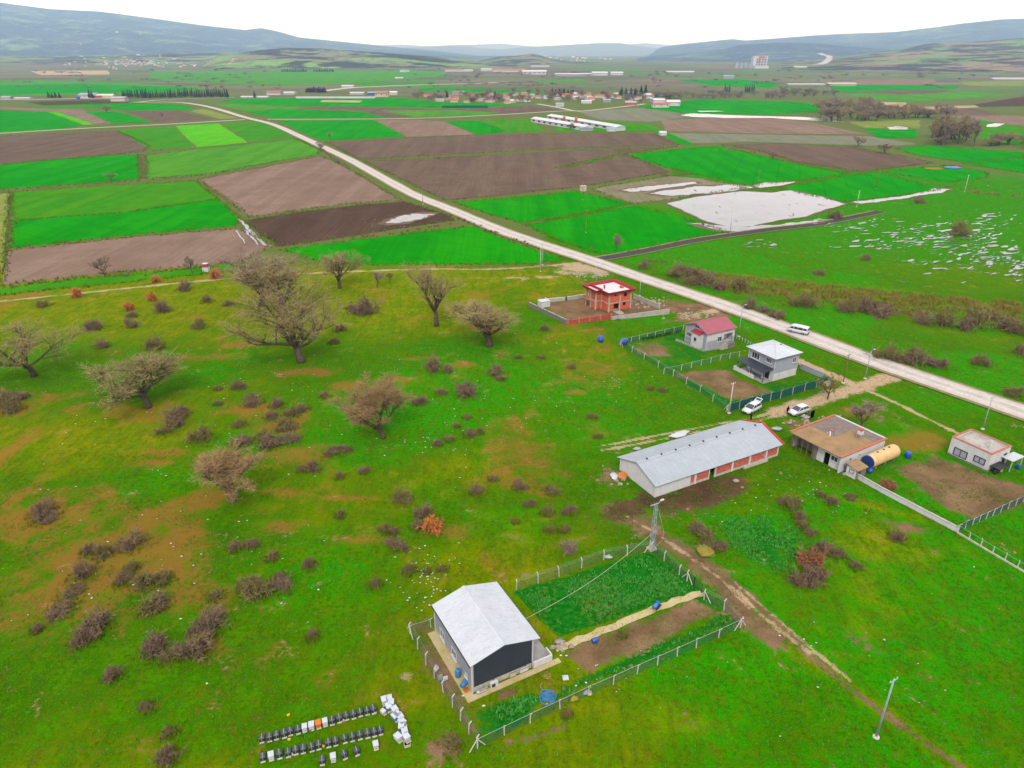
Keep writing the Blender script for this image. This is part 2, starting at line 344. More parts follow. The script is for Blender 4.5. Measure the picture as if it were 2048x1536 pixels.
def make_ground():
    th = np.concatenate([np.linspace(-180,-44,14)[:-1], np.linspace(-44,44,441), np.linspace(44,180,14)[1:]])
    rr = [.01, 15, 30]
    r = 38.0
    while r < 330: rr.append(r); r *= 1.0052
    while r < 560: rr.append(r); r *= 1.01
    while r < 24000: rr.append(r); r *= 1.03
    rr.append(24000.0); rr = np.array(rr)
    T, RR = np.meshgrid(np.radians(th), rr); X = (RR*np.sin(T)).ravel(); Y = (RR*np.cos(T)).ravel()
    nr, nc = RR.shape
    me = bpy.data.meshes.new('ground')
    Z = np.zeros_like(X)
    near = RR.ravel() < 330
    Z[near] = (fbm(X[near]*.07, Y[near]*.07, 3)-.5)*.35*0.0
    idx = np.arange(nr*nc).reshape(nr, nc)
    qd = np.stack([idx[:-1,:-1], idx[:-1,1:], idx[1:,1:], idx[1:,:-1]], -1).reshape(-1, 4)[:, ::-1]
    me.vertices.add(nr*nc); me.vertices.foreach_set('co', np.stack([X,Y,Z],1).ravel())
    me.loops.add(qd.size); me.loops.foreach_set('vertex_index', qd.ravel())
    me.polygons.add(len(qd)); me.polygons.foreach_set('loop_start', np.arange(0, qd.size, 4)); me.polygons.foreach_set('loop_total', np.full(len(qd), 4))
    me.update(calc_edges=True)
    # what covers the ground, surveyed feature by feature
    m1 = np.zeros((nr*nc, 4)); m2 = np.zeros((nr*nc, 4))
    sel = np.where(RR.ravel() < 560)[0]; x, y = X[sel], Y[sel]
    soil = np.zeros(len(sel)); litter = soil.copy(); dry = soil.copy(); lush = soil.copy(); sand = soil.copy(); mud = soil.copy(); weed = soil.copy()
    def track(pts, wd, s=1.0):
        return s*np.clip(1.15-seg_dist(x, y, PL(pts, 4))/wd, 0, 1)
    def blob(px, py, a, b, s=1.0, rot=0.0):
        cx, cy = P(px, py); dx, dy = x-cx, y-cy; c_, s_ = math.cos(R(rot)), math.sin(R(rot))
        u, v = dx*c_+dy*s_, -dx*s_+dy*c_
        return s*np.exp(-((u/a)**2+(v/b)**2))
    mxm = np.maximum
    sand = mxm(sand, track([(1795,746),(1740,768),(1690,783),(1620,806),(1560,824)], 2.6, 1.0))
    for off in (-4, 5):
        sand = mxm(sand, track([(1570,821+off),(1500,841+off),(1430,853+off),(1350,868+off),(1270,884+off),(1205,895+off)], .55, .75))
    sand = mxm(sand, track([(1720,775),(1790,805),(1850,835),(1915,866)], .8, .8)); sand = mxm(sand, track([(1720,775),(1660,748),(1610,727),(1570,708)], 1.6, .95))
    sand = mxm(sand, track([(0,603),(200,582),(400,562),(560,550),(700,543),(860,538),(1000,538),(1140,527),(1190,520)], 1.1, .8))
    sand = mxm(sand, blob(1160,535,7,5,1.0)); sand = mxm(sand, blob(1195,540,4,6,1.0)); sand = mxm(sand, blob(1140,545,7,3,.6))
    sand = mxm(sand, blob(1410,1100,1.3,1.6,.8)); sand = mxm(sand, blob(1080,555,10,2,.5)); sand = mxm(sand, blob(1040,556,16,1.6,.5))
    soil = mxm(soil, track([(1215,1018),(1260,1035),(1300,1062),(1350,1092),(1400,1125),(1455,1178),(1500,1235),(1545,1270)], 2.5, .95))
    soil = mxm(soil, track([(1400,1125),(1470,1170),(1530,1225),(1600,1290)], 1.2, .8)); soil = mxm(soil, track([(1600,1295),(1690,1370),(1800,1450),(1930,1540)], .7, .7))
    sand = mxm(sand, track([(1330,1080),(1400,1128),(1470,1180),(1540,1245),(1620,1305)], .6, .6)); sand = mxm(sand, track([(1250,1030),(1310,1066),(1375,1106),(1440,1158),(1500,1220)], .35, .55)); sand = mxm(sand, track([(1470,1165),(1540,1225),(1620,1295),(1700,1360)], .4, .56))
    dry = mxm(dry, track([(1530,1250),(1660,1350),(1790,1440),(1950,1560)], 2.2, .7)); soil = mxm(soil, blob(1730,1290,5,1.0,.5,-45))
    for a in ((1300,1000,3,2.5),(1350,1002,4,2.2),(1410,992,5,2.6),(1455,972,3.2,2.6),(1250,1020,4,2.2),(1400,975,6,1.8)): mud = mxm(mud, blob(*a, 1.15, 25))
    soil = mxm(soil, blob(1265,1035,5,2.5,.7)); soil = mxm(soil, blob(1220,960,2,5,.5))
    for a in ((1385,618,7,4),(1420,612,7,3),(1350,612,6,4),(1440,628,6,2.6),(1375,636,6,2)): soil = mxm(soil, blob(*a, 1.1, 25))
    sand = mxm(sand, blob(1410,625,8,2.2,.62,25))
    soil = mxm(soil, polymask(x, y, [(1080,608),(1170,597),(1270,596),(1335,615),(1325,628),(1222,640),(1140,642)], 1.5)*.92)
    lush = mxm(lush, blob(1110,630,6,3,.9))
    soil = mxm(soil, polymask(x, y, [(1250,694),(1310,680),(1345,700),(1330,715),(1290,712)], 2.5)*.62); weed = mxm(weed, polymask(x, y, [(1240,692),(1366,664),(1445,722),(1330,748)], .8)*.5)
    soil = mxm(soil, polymask(x, y, [(1340,752),(1420,738),(1455,742),(1545,785),(1480,800),(1440,790),(1405,770)], 1.2)*.85); weed = mxm(weed, polymask(x, y, [(1350,755),(1380,755),(1460,800),(1560,790),(1640,760),(1650,775),(1455,815)], .8)*.7)
    weed = mxm(weed, polymask(x, y, [(1366,664),(1440,720),(1480,740),(1540,770),(1600,750),(1660,765),(1560,795),(1440,722)], 1.5)*.55)
    # fenced plot round the grey building
    weed = mxm(weed, polymask(x, y, [(1025,1184),(1298,1104),(1400,1180),(1120,1275)], .5)*1.1)
    weed = mxm(weed, polymask(x, y, [(950,1420),(1060,1380),(1090,1400),(1060,1440),(965,1480)], .8)*.75); weed = mxm(weed, polymask(x, y, [(1130,1370),(1300,1290),(1450,1225),(1478,1245),(1250,1340),(1110,1400)], .7)*.7)
    weed = mxm(weed, polymask(x, y, [(1360,1190),(1405,1175),(1480,1240),(1440,1240)], 1)*.45)
    soil = mxm(soil, polymask(x, y, [(1120,1310),(1250,1250),(1385,1205),(1430,1225),(1330,1275),(1180,1340)], 1.0)*.95); soil = mxm(soil, polymask(x, y, [(815,1240),(870,1230),(940,1400),(960,1470),(930,1460),(850,1340)], .8)*.55)
    soil = mxm(soil, blob(1020,1385,1.8,.8,.8,20)); soil = mxm(soil, blob(890,1490,2,1.6,.8)); soil = mxm(soil, blob(1080,1470,5,.6,.6,20)); sand = mxm(sand, blob(812,1352,.9,.8,.8)); soil = mxm(soil, blob(1330,1000,4,2,.8))
    soil = mxm(soil, polymask(x, y, [(1790,935),(1870,912),(1960,945),(2048,972),(2100,985),(2048,1012),(1945,1035),(1880,1012)], 1.4)*.98); lush = mxm(lush, blob(1870,1040,8,2.5,.9,-30))
    soil = mxm(soil, blob(1600,850,3,4,.6)); litter = mxm(litter, blob(1830,880,7,4,.95)); litter = mxm(litter, blob(1720,830,6,5,.6)); soil = mxm(soil, blob(1820,1055,4,1.2,.8,-30))
    weed = mxm(weed, polymask(x, y, [(1425,1040),(1530,1015),(1600,1060),(1640,1110),(1560,1160),(1470,1110)], 5)*.6); lush = mxm(lush, blob(1500,1060,8,6,1)); dry = mxm(dry, blob(1760,1080,9,8,.8)); dry = mxm(dry, blob(1700,1180,14,12,.55)); dry = mxm(dry, blob(1780,1020,9,2,.8,-30))
    # oak pasture: leaf litter and dry turf
    for a in ((130,1110,5,4.5),(180,1085,5,3),(95,1080,4,3),(250,1075,4,2),(500,815,7,5),(550,850,7,6),(590,835,4,4),(440,925,7,3),(300,925,4,2),(340,905,6,2),(25,900,2.5,14),(30,1000,1.6,10),(820,718,4,1.2),(860,715,5,1),(300,830,6,3),(480,690,6,3),(420,715,8,3),(620,745,8,3),(560,985,5,1.5),(720,1080,4,1.5),(1150,785,3,1.3),(1125,765,2,1),(700,770,5,3),(930,730,4,2),(1210,700,3,2),(110,1180,4,2),(1000,945,5,1),(900,1060,5,2),(550,1050,4,2),(700,995,5,1),(1490,960,2.5,.7),(40,1160,3,3),(420,1290,3,2),(300,1150,7,4),(960,655,6,3),(790,760,5,2)):
        litter = mxm(litter, blob(*a, .72))
    wl = sstep(10, -60, x)*sstep(170, 60, y)
    litter = mxm(litter, (.32+.3*wl)*sstep(.5, .72, fbm(x*.06+3, y*.06, 4))*(x < 26)*(y < 190)*1.6*(.25+.75*sstep(50, 80, y)))
    dry = mxm(dry, sstep(.42, .68, fbm(x*.022+9, y*.03+4, 4))*np.where(x < 25, .85, .45)*(y < 215))
    dry = mxm(dry, .85*sstep(125, 165, y)*sstep(222, 208, y)*sstep(15,-15,x)); dry = mxm(dry, .6*sstep(52, 44, y)*sstep(-10, -30, x)); dry = mxm(dry, .5*sstep(-45, -75, x)*sstep(140, 110, y))
    lush = mxm(lush, sstep(.48, .68, fbm(x*.03+31, y*.03+2, 4))*.9)
    for a in ((830,820,30,14),(1100,780,24,18),(660,880,14,12),(950,700,18,10),(640,1150,10,10),(1300,640,12,8),(1200,860,16,10),(480,880,8,6),(330,960,14,6),(1950,800,26,8),(1650,690,22,8)): lush = mxm(lush, blob(*a, .7)); dry -= blob(*a, .5)
    # marsh east of the road: dry reeds
    ms = polymask(x, y, [(1300,520),(1420,525),(1600,560),(1800,575),(2048,600),(2300,640),(2300,700),(2048,655),(1800,630),(1600,600),(1450,585),(1330,560)], 8)
    dry = mxm(dry, ms*.6*sstep(.38,.6,fbm(x*.045+7, y*.07, 4))); litter = mxm(litter, ms*.5*sstep(.48, .62, fbm(x*.05, y*.09, 4))); lush = mxm(lush, .8*sstep(0, 60, x-(y-150)*.55)*sstep(150,260,y)*(1-ms))
    dark = track([(640,697),(800,690),(960,700),(1100,747),(1250,818),(1400,852)], .7, .5); weed = mxm(weed, dark)
    soil = mxm(soil, track([(560,1090),(760,1070),(900,1040),(1100,1090),(1240,1040)], .5, .34))
    far = sstep(205, 225, y)*np.where(x < 12+(225-y)*.0, 1, 0); far = mxm(far, np.where(x > 60+(y-250)*.18, sstep(440, 500, RR.ravel()[sel]), sstep(300, 330, RR.ravel()[sel])))
    # base of the farmland is scrubby margin; the marsh and meadow east of the road stay grass to about 300 m
    m1[sel] = np.stack([soil, np.clip(litter,0,1), np.clip(dry,0,1), np.clip(lush,0,1)], 1); m2[sel] = np.stack([sand, mud, weed, far], 1)
    m2[RR.ravel() >= 560, 3] = 1
    for nm, a in (('mask', m1), ('mask2', m2)):
        at = me.color_attributes.new(nm, 'FLOAT_COLOR', 'POINT'); at.data.foreach_set('color', np.clip(a, 0, 1.2).astype(np.float32).ravel())
    structure(obj('ground', me, 'pasture'))
make_ground()

# ================================================================== FIELDS
zlay = [0.03]
def sheet(name, pxs, mat, jit=.6, step=None, z=None, world=False):
    wet = mat == 'standing_water'
    if wet and not world:
        pts0 = [P(*q_) for q_ in pxs]; cx0 = sum(p_[0] for p_ in pts0)/len(pts0); cy0 = sum(p_[1] for p_ in pts0)/len(pts0); g0 = 1.0+1.6*jit
        big = []
        for p_ in pts0:
            d_ = math.hypot(p_[0]-cx0, p_[1]-cy0); big.append((cx0+(p_[0]-cx0)*(1+g0/d_), cy0+(p_[1]-cy0)*(1+g0/d_)))
        sheet('mud_margin', big, 'wet_mud', jit*1.2, step, None, True)
    pts = pxs if world else [P(*q) for q in pxs]
    cy = sum(p[1] for p in pts)/len(pts); stp = step or max(1.2, cy/110); amp = jit*max(.6, min(cy/330, 3.0))
    o = []
    n = len(pts)
    for i in range(n):
        a, b = np.array(pts[i]), np.array(pts[(i+1)%n]); k = max(1, int(np.hypot(*(b-a))/stp))
        for j in range(k): o.append(a+(b-a)*j/k)
    o = np.array(o); ox = (fbm(o[:,0]/(stp*4)+5, o[:,1]/(stp*4), 3)-.5)*2*amp; oy = (fbm(o[:,0]/(stp*4)+55, o[:,1]/(stp*4)+8, 3)-.5)*2*amp
    zz = zlay[0] if z is None else z
    if wet:
        ln = max(2.5, cy/60); ox = (fbm(o[:,0]/ln+5, o[:,1]/ln, 4)-.5)*4.2*jit+(np.random.RandomState(len(o)).rand(len(o))-.5)*jit*.9; oy = (fbm(o[:,0]/ln+55, o[:,1]/ln+8, 4)-.5)*4.2*jit
    if z is None: zlay[0] += .0012
    me = bpy.data.meshes.new(name); vv = [(a+dx, b+dy, zz) for (a,b),dx,dy in zip(o, ox, oy)]
    area = sum(vv[i][0]*vv[(i+1)%len(vv)][1]-vv[(i+1)%len(vv)][0]*vv[i][1] for i in range(len(vv)))
    if area < 0: vv = vv[::-1]
    me.from_pydata(vv, [], [tuple(range(len(vv)))]); me.update()
    return structure(obj(name, me, mat))
FNAME = {'W':'wheat_field','L':'wheat_field','Y':'crop_field','M':'meadow','B':'ploughed_field','K':'ploughed_field','D':'ploughed_field','S':'stubble_field','T':'straw_field','O':'meadow','V':'vineyard'}
FIELDS = [
 ('B',[(0,273),(235,262),(300,292),(285,302),(150,317),(-60,335)],30),('M',[(230,260),(347,253),(390,295),(302,299)],30),('Y',[(350,252),(437,247),(497,285),(394,295)],30),('M',[(441,246),(526,243),(588,274),(500,284)],30),
 ('W',[(-60,336),(0,330),(150,315),(275,309),(281,358),(200,366),(20,377),(-60,384)],30),('L',[(291,311),(400,298),(500,288),(592,278),(642,302),(636,309),(550,324),(430,348),(295,357)],30),
 ('M',[(22,385),(200,372),(390,362),(437,398),(250,425),(25,442)],120),('W',[(25,442),(250,425),(437,398),(482,440),(470,452),(250,471),(22,496)],120),('K',[(396,359),(640,313),(662,320),(704,342),(800,400),(700,407),(600,419),(500,434),(470,410)],120),
 ('D',[(490,441),(600,424),(720,410),(808,403),(900,431),(908,441),(850,449),(700,473),(562,493),(522,470)],120),('K',[(5,570),(15,502),(250,476),(478,457),(545,492),(490,520),(420,530),(200,548),(50,564)],30),
 ('W',[(562,500),(700,482),(900,457),(950,453),(1000,475),(1080,503),(1130,519),(1060,528),(850,529),(720,530),(640,524),(610,511)],120),('O',[(-60,395),(0,388),(18,384),(8,540),(-60,560)],60),
 ('W',[(-60,220),(0,221),(95,224),(165,250),(130,257),(-60,268)],30),('Y',[(95,224),(120,225),(190,249),(168,250)],30),('K',[(-60,214),(0,214),(115,218),(165,219),(222,247),(192,248),(120,224)],30),('W',[(167,223),(235,223),(303,245),(230,248)],30),
 ('B',[(246,222),(355,221),(430,239),(312,244)],30),('W',[(160,209),(268,205),(368,210),(385,215),(380,220),(260,221),(210,217)],30),('M',[(55,212),(160,208),(200,216),(90,217)],30),('O',[(382,222),(405,217),(478,236),(440,238)],30),('D',[(50,204),(200,200),(255,203),(258,206),(90,211)],30),
 ('W',[(440,199),(560,196),(800,196),(870,204),(1000,208),(1060,209),(912,217),(800,214),(560,212),(470,206)],30),('T',[(645,200),(725,201),(720,205),(640,204)],30),('B',[(562,214),(700,214),(900,219),(912,224),(720,221),(620,218)],30),
 ('W',[(490,223),(560,218),(718,223),(775,236),(548,236),(505,227)],30),('L',[(430,208),(470,208),(620,216),(560,217),(490,222),(450,214)],30),('B',[(722,222),(758,222),(818,234),(778,236)],30),('L',[(762,221),(912,221),(1000,226),(970,230),(830,234)],30),
 ('B',[(905,219),(1060,211),(1130,221),(985,229),(1000,225),(912,220)],30),('W',[(556,242),(745,240),(810,273),(680,280),(640,280),(600,262)],120),('K',[(750,241),(830,240),(888,243),(950,269),(815,274)],120),('W',[(890,243),(958,241),(1015,264),(955,269)],120),
 ('M',[(962,240),(1060,240),(1090,262),(1017,265)],120),('B',[(652,284),(820,276),(1015,268),(1250,266),(1310,268),(1358,290),(1300,292),(1060,301),(830,313),(722,320)],20),
 ('B',[(730,323),(1060,306),(1355,293),(1248,308),(1315,335),(1335,345),(1180,371),(1000,391),(892,401),(822,368)],20),('M',[(1112,335),(1180,321),(1246,306),(1252,309),(1180,325),(1118,337)],20),
 ('W',[(1252,309),(1390,295),(1440,293),(1600,330),(1698,348),(1560,365),(1500,372),(1420,355),(1332,335)],20),('S',[(1184,378),(1340,352),(1400,357),(1490,375),(1335,400),(1270,407),(1240,400)],20),
 ('W',[(908,405),(1030,395),(1150,383),(1262,408),(1200,420),(1100,437),(1042,446),(980,429)],120),('W',[(1052,451),(1200,425),(1268,412),(1340,429),(1450,462),(1300,494),(1240,507),(1195,507),(1120,481)],120),
 ('W',[(1562,376),(1690,353),(1752,345),(1880,379),(1800,391),(1690,404),(1620,391)],20),('W',[(1764,343),(1900,331),(1975,345),(1970,356),(1900,364),(1864,360)],20),('W',[(1792,297),(1850,291),(2048,305),(2048,318),(1930,325),(1832,310)],20),
 ('B',[(1440,290),(1560,288),(1700,294),(1790,310),(1868,326),(1722,344),(1600,325),(1520,302)],20),('W',[(1925,328),(2060,311),(2200,330),(2200,372),(2048,346)],20),('V',[(1152,223),(1280,216),(1358,226),(1375,234),(1300,244),(1200,240)],30),
 ('K',[(1322,240),(1480,234),(1600,241),(1735,269),(1500,267),(1332,262)],30),('V',[(1332,266),(1500,269),(1740,273),(1835,288),(1780,293),(1500,284),(1385,287)],30),('W',[(1302,260),(1328,263),(1392,289),(1372,291)],30),('M',[(1120,242),(1200,243),(1300,248),(1325,260),(1250,264),(1110,263)],30),
 ('W',[(1272,214),(1400,199),(1500,201),(1642,206),(1642,224),(1540,229),(1360,226)],30),('W',[(1661,170),(1926,170),(1911,177),(1711,184),(1666,184)],30),('B',[(1711,184),(1786,180),(1900,180),(1886,186),(1800,188)],30),('L',[(1691,190),(1726,187),(1801,190),(1936,183),(2031,191),(1886,200),(1806,204),(1756,200)],30),
 ('T',[(1761,204),(1811,205),(1820,214),(1950,211),(1960,215),(1830,220),(1768,211)],30),('B',[(1833,220),(1946,216),(2001,230),(1936,231),(1861,228)],30),('D',[(1946,210),(2060,191),(2120,200),(2060,212),(1961,214)],30),('K',[(1891,232),(2011,231),(2120,236),(2120,250),(1960,250)],30),
 ('M',[(1905,238),(1945,237),(2048,255),(2048,292),(1985,285),(1920,262)],30),('W',[(1726,257),(1830,259),(1838,276),(1760,277)],30),('O',[(1690,244),(1840,240),(1840,257),(1730,256)],30),('L',[(-60,164),(60,160),(330,170),(420,178),(320,186),(150,190),(-60,195)],30),('W',[(-60,172),(150,168),(330,173),(400,178),(300,184),(-60,190)],30),
 ('M',[(-20,578),(200,554),(420,535),(468,529),(474,540),(300,560),(100,580),(-20,594)],30),('L',[(300,143),(620,140),(900,143),(880,152),(700,168),(560,172),(300,160)],30),('W',[(850,175),(1060,182),(1110,184),(1000,186),(830,182)],30),('M',[(700,166),(870,161),(870,168),(730,172)],30),('T',[(60,142),(215,141),(220,149),(80,150)],30),
 ('W',[(1350,160),(1480,158),(1560,166),(1540,176),(1420,170)],30),('K',[(1700,160),(1870,158),(1870,168),(1720,170)],30),('L',[(1060,163),(1160,158),(1180,163),(1080,166)],30),('O',[(1920,164),(2100,162),(2100,172),(1940,172)],30)]
for kind, pxs, rot in FIELDS: sheet(FNAME[kind], pxs, fm(kind, rot))
zlay[0] += .006
# ================================================================== WATER
sheet('flooded_field', [(1334,407),(1395,394),(1480,383),(1545,386),(1580,381),(1640,393),(1690,409),(1650,420),(1610,434),(1560,440),(1500,453),(1462,455),(1415,444),(1372,424)], 'standing_water', .35, 1.2)
sheet('flooded_furrow', [(1245,380),(1300,373),(1390,364),(1395,367),(1320,379),(1262,385)], 'standing_water', 1.4, 1.5)
sheet('flooded_furrow', [(1300,387),(1390,373),(1470,370),(1505,376),(1420,386),(1340,392)], 'standing_water', 1.6, 1.5)
sheet('flooded_margin', [(1508,371),(1530,366),(1594,364),(1560,371),(1518,376)], 'standing_water', .8, 1.5)
sheet('flooded_ditch', [(1700,405),(1760,397),(1830,390),(1868,377),(1902,379),(1880,386),(1800,398),(1720,408)], 'standing_water', 1.0, 1.5)
sheet('flooded_margin', [(1380,446),(1430,450),(1500,454),(1600,444),(1660,440),(1600,452),(1500,462),(1440,462)], 'standing_water', 1.5, 1.2)
sheet('flooded_margin', [(1358,230),(1385,227),(1500,232),(1600,234),(1660,238),(1700,246),(1650,243),(1540,236),(1450,236),(1385,234)], 'standing_water', 1.4, 4)
sheet('flooded_margin', [(1772,255),(1800,252),(1817,255),(1812,259),(1780,259)], 'standing_water', 1.0, 3)
sheet('flooded_margin', [(1972,250),(1990,247),(2010,248),(1995,254),(1975,254)], 'standing_water', 1.0, 3)
sheet('flooded_margin', [(1395,222),(1430,222),(1450,223),(1400,224)], 'standing_water', .8, 4)
sheet('flooded_furrow', [(772,446),(790,438),(830,428),(868,428),(850,434),(820,444),(790,448)], 'standing_water', 1.6, 1.0)
for a in ([(476,440),(482,439),(500,458),(534,492),(527,492),(500,466)], [(470,462),(473,461),(492,488),(489,488)], [(486,460),(489,459),(508,476),(520,490),(516,490),(500,474)]): sheet('flooded_furrow', a, 'standing_water', .3, 1.0)
def puddles():
    rs = random.Random(11); mb = MB()
    zones = [(1700,450,80,16,26),(1840,470,90,26,60),(1950,480,80,40,90),(2000,520,60,30,50),(1760,490,110,18,30),(1530,488,60,8,10),(1900,530,120,20,22),(1660,445,30,6,8),(2035,555,12,14,8),(1980,440,60,20,22)]
    z = zlay[0]
    for cx, cy, sx, sy, n in zones:
        for _ in range(int(n*2.2)):
            X, Y = P(cx+rs.gauss(0,.5)*sx, cy+rs.gauss(0,.5)*sy); a = rs.uniform(.3,1.4)*rs.choice((.4,.8,1.8)); b = a*rs.uniform(.12,.4); ro = R(rs.uniform(5,50)); k = 11
            pts = []
            ph = rs.uniform(0, 9)
            for i in range(k):
                t = 2*math.pi*i/k; m = 1+.45*math.sin(3*t+ph)*rs.random()+rs.uniform(-.25,.25); u, v = a*m*math.cos(t), b*m*math.sin(t)
                pts.append((X+u*math.cos(ro)-v*math.sin(ro), Y+u*math.sin(ro)+v*math.cos(ro), z))
            mb.add(pts, [tuple(range(k))]); z += .00004
    zlay[0] = z+.004
    stuff(mb.build('puddle_water', 'standing_water'))['label'] = 'scattered shallow puddles on the marshy meadow beyond the flooded field'
puddles()
# ================================================================== ROADS
def road(name, pxs, wd, mat, zc=.22, sh=.9, shm='road_shoulder', k=8):
    pts = PL(pxs, k); n = len(pts); zz = zlay[0]; mb = MB(); mc = MB()
    V = []; 
    for i, p in enumerate(pts):
        a, b = pts[max(i-1,0)], pts[min(i+1,n-1)]; d = unit((b[0]-a[0], b[1]-a[1])); nx, ny = -d[1], d[0]
        j = (float(fbm(np.array([p[0]*.12]), np.array([p[1]*.12]), 3)[0])-.5)*.35*min(wd,6)/3
        V.append((p, nx, ny, j))
    for m, offs in ((mb, [(-wd/2, zc), (-wd*.34, zc+.03), (-wd*.2, zc+.02), (-wd*.08, zc+.06), (wd*.08, zc+.06), (wd*.2, zc+.02), (wd*.34, zc+.03), (wd/2, zc)]), (mc, [(-wd/2-sh, zz), (-wd/2, zc-.012), (wd/2, zc-.012), (wd/2+sh, zz)])):
        w_ = len(offs)
        for p, nx, ny, j in V:
            for o_, z_ in offs:
                e = o_+(j if o_ > 0 else -j*.7 if o_ < 0 else 0); m.v.append((p[0]+nx*e, p[1]+ny*e, z_))
        for i in range(n-1):
            for c_ in range(w_-1): m.f.append((i*w_+c_, i*w_+c_+1, (i+1)*w_+c_+1, (i+1)*w_+c_)[::-1])
    zlay[0] += .004
    r_ = structure(mb.build(name, mat))
    ta = r_.data.attributes.new('track', 'FLOAT', 'POINT'); ta.data.foreach_set('value', np.tile(np.array([0,.5,1,.15,.15,1,.5,0], np.float32), n))
    s_ = mc.build('shoulder', shm, r_); return r_
road('gravel_road', [(268,205),(340,204.5),(385,208),(430,217),(490,235),(545,249),(600,273),(645,294),(700,320),(765,356),(830,391),(900,419),(1000,461),(1100,495),(1180,521),(1300,562),(1420,602),(1560,653),(1700,706),(1800,742),(1900,776),(2048,826),(2250,895),(2550,998),(2900,1118)], 6.0, 'gravel_road', .24)
road('gravel_road', [(-80,271),(0,267),(150,258),(330,249),(490,239.5)], 5.0, 'gravel_road', .19)
road('gravel_road', [(535,239),(700,238.5),(850,236.5),(975,231),(1110,223),(1160,222)], 4.6, 'gravel_road', .18)
road('village_street', [(1075,208),(1115,215),(1150,222),(1180,221),(1260,212),(1290,208)], 5, 'gravel_road', .17)
road('gravel_road', [(275,204.6),(330,199.5),(440,196),(470,195)], 5, 'gravel_road', .16)
road('tarred_track', [(1196,519),(1260,508),(1330,494),(1400,480),(1530,461),(1640,448),(1700,436),(1760,424)], 4.0, 'tarred_track', .15, .8)
road('highway', [(630,184),(700,176),(780,172),(870,169),(950,167),(1010,164)], 16, 'gravel_road', .15, 3)
road('valley_road', [(-80,199),(60,199),(150,197.5),(240,196)], 9, 'gravel_road', .13, 2)
road('highway', [(1640,132),(1760,138),(1900,145),(2100,152)], 22, 'road_shoulder', .14, 3)

# ================================================================== HILLS
def bearing(x, y):
    u = (x-1024)/F; v = (768-y)/F; dx, dy, dz = u, CT+v*ST, -ST+v*CT; h = math.hypot(dx, dy)
    return math.atan2(dx, dy), dz/h
HILLS = []
def hills(name, skyl, r0, r1, rb, mat, seed, rough=.12, pw=1.25, nz=34, sc=1.0):
    bs = [bearing(*q) for q in skyl]; az0, az1 = bs[0][0], bs[-1][0]
    na = int((az1-az0)/R(.16))+2; A = np.linspace(az0, az1, na); E_ = np.interp(A, [b[0] for b in bs], [b[1] for b in bs])
    S = np.concatenate([np.linspace(0,1,nz), [1.06,1.18,1.4,1.7,2.0]]); 
    AA, SS = np.meshgrid(A, S); EE = np.tile(E_, (len(S),1))
    RRR = np.where(SS <= 1, r0+(r1-r0)*SS, r1+(rb-r1)*(SS-1))
    X, Y = RRR*np.sin(AA), RRR*np.cos(AA)
    crest = H + r1*EE + 0*X
    crest = np.maximum(crest, 1)
    nz1 = fbm(X/(1400*sc)+seed, Y/(1400*sc)+seed*2, 5); nz2 = fbm(X/(420*sc)+seed*3, Y/(420*sc), 4)
    up = np.clip(SS,0,1)**pw; ridg = 1-np.abs(2*nz1-1)
    prof = crest*(up*(1+rough*2.4*(ridg-.72)*np.clip(1-SS,0,1)*3*(SS<1)) )+crest*rough*(nz2-.5)*np.clip(SS*(1.02-SS)*4,0,1)
    Zh = np.where(SS<=1, prof, crest*np.clip(1-(SS-1)**1.2,0,1)); Zh = np.where(SS == 0, -2, Zh)
    Zh = np.minimum(Zh, np.maximum((H+RRR*EE)-.002*RRR*(SS<.97)*0, 1))
    edge = np.clip(np.minimum((AA-az0), (az1-AA))/R(1.2), 0, 1); Zh = Zh*(edge*edge*(3-2*edge))-1.5*(edge < .02)
    n, m = X.shape; idx = np.arange(n*m).reshape(n, m); qd = np.stack([idx[:-1,:-1],idx[:-1,1:],idx[1:,1:],idx[1:,:-1]],-1).reshape(-1,4)[:, ::-1]
    me = bpy.data.meshes.new(name); me.vertices.add(n*m); me.vertices.foreach_set('co', np.stack([X,Y,Zh],-1).ravel())
    me.loops.add(qd.size); me.loops.foreach_set('vertex_index', qd.ravel()); me.polygons.add(len(qd))
    me.polygons.foreach_set('loop_start', np.arange(0,qd.size,4)); me.polygons.foreach_set('loop_total', np.full(len(qd),4)); me.update(calc_edges=True)
    HILLS.append((A, S, Zh, r0, r1)); o = structure(obj(name, me, mat, smooth=True)); return o
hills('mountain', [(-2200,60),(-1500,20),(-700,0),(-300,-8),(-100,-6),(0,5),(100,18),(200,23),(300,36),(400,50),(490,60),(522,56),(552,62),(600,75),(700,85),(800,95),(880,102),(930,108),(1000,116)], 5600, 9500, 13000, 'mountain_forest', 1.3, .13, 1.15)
hills('far_ridge', [(780,95),(855,94),(905,91),(940,92),(962,97),(1010,98),(1035,95),(1095,92),(1147,89),(1200,86),(1240,86),(1270,91),(1312,96),(1360,98)], 9000, 11500, 14000, 'hazed_ridge_land', 4.1, .12)
hills('far_ridge', [(700,93),(800,89),(850,92),(950,89),(1000,87),(1060,92),(1150,96),(1240,90),(1290,86),(1340,90),(1400,84),(1440,88)], 15500, 18000, 20500, 'hazed_ridge_land', 7.7, .08)
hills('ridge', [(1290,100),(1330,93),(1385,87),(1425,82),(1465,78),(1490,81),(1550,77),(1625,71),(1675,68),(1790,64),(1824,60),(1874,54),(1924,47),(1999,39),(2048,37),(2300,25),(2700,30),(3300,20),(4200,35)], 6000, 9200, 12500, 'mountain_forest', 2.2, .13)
hills('wooded_hill', [(1270,114),(1340,110),(1400,105),(1450,97),(1480,90),(1550,85),(1620,86),(1700,93),(1780,99),(1850,108)], 4600, 5800, 7400, 'mountain_forest', 5.5, .1)
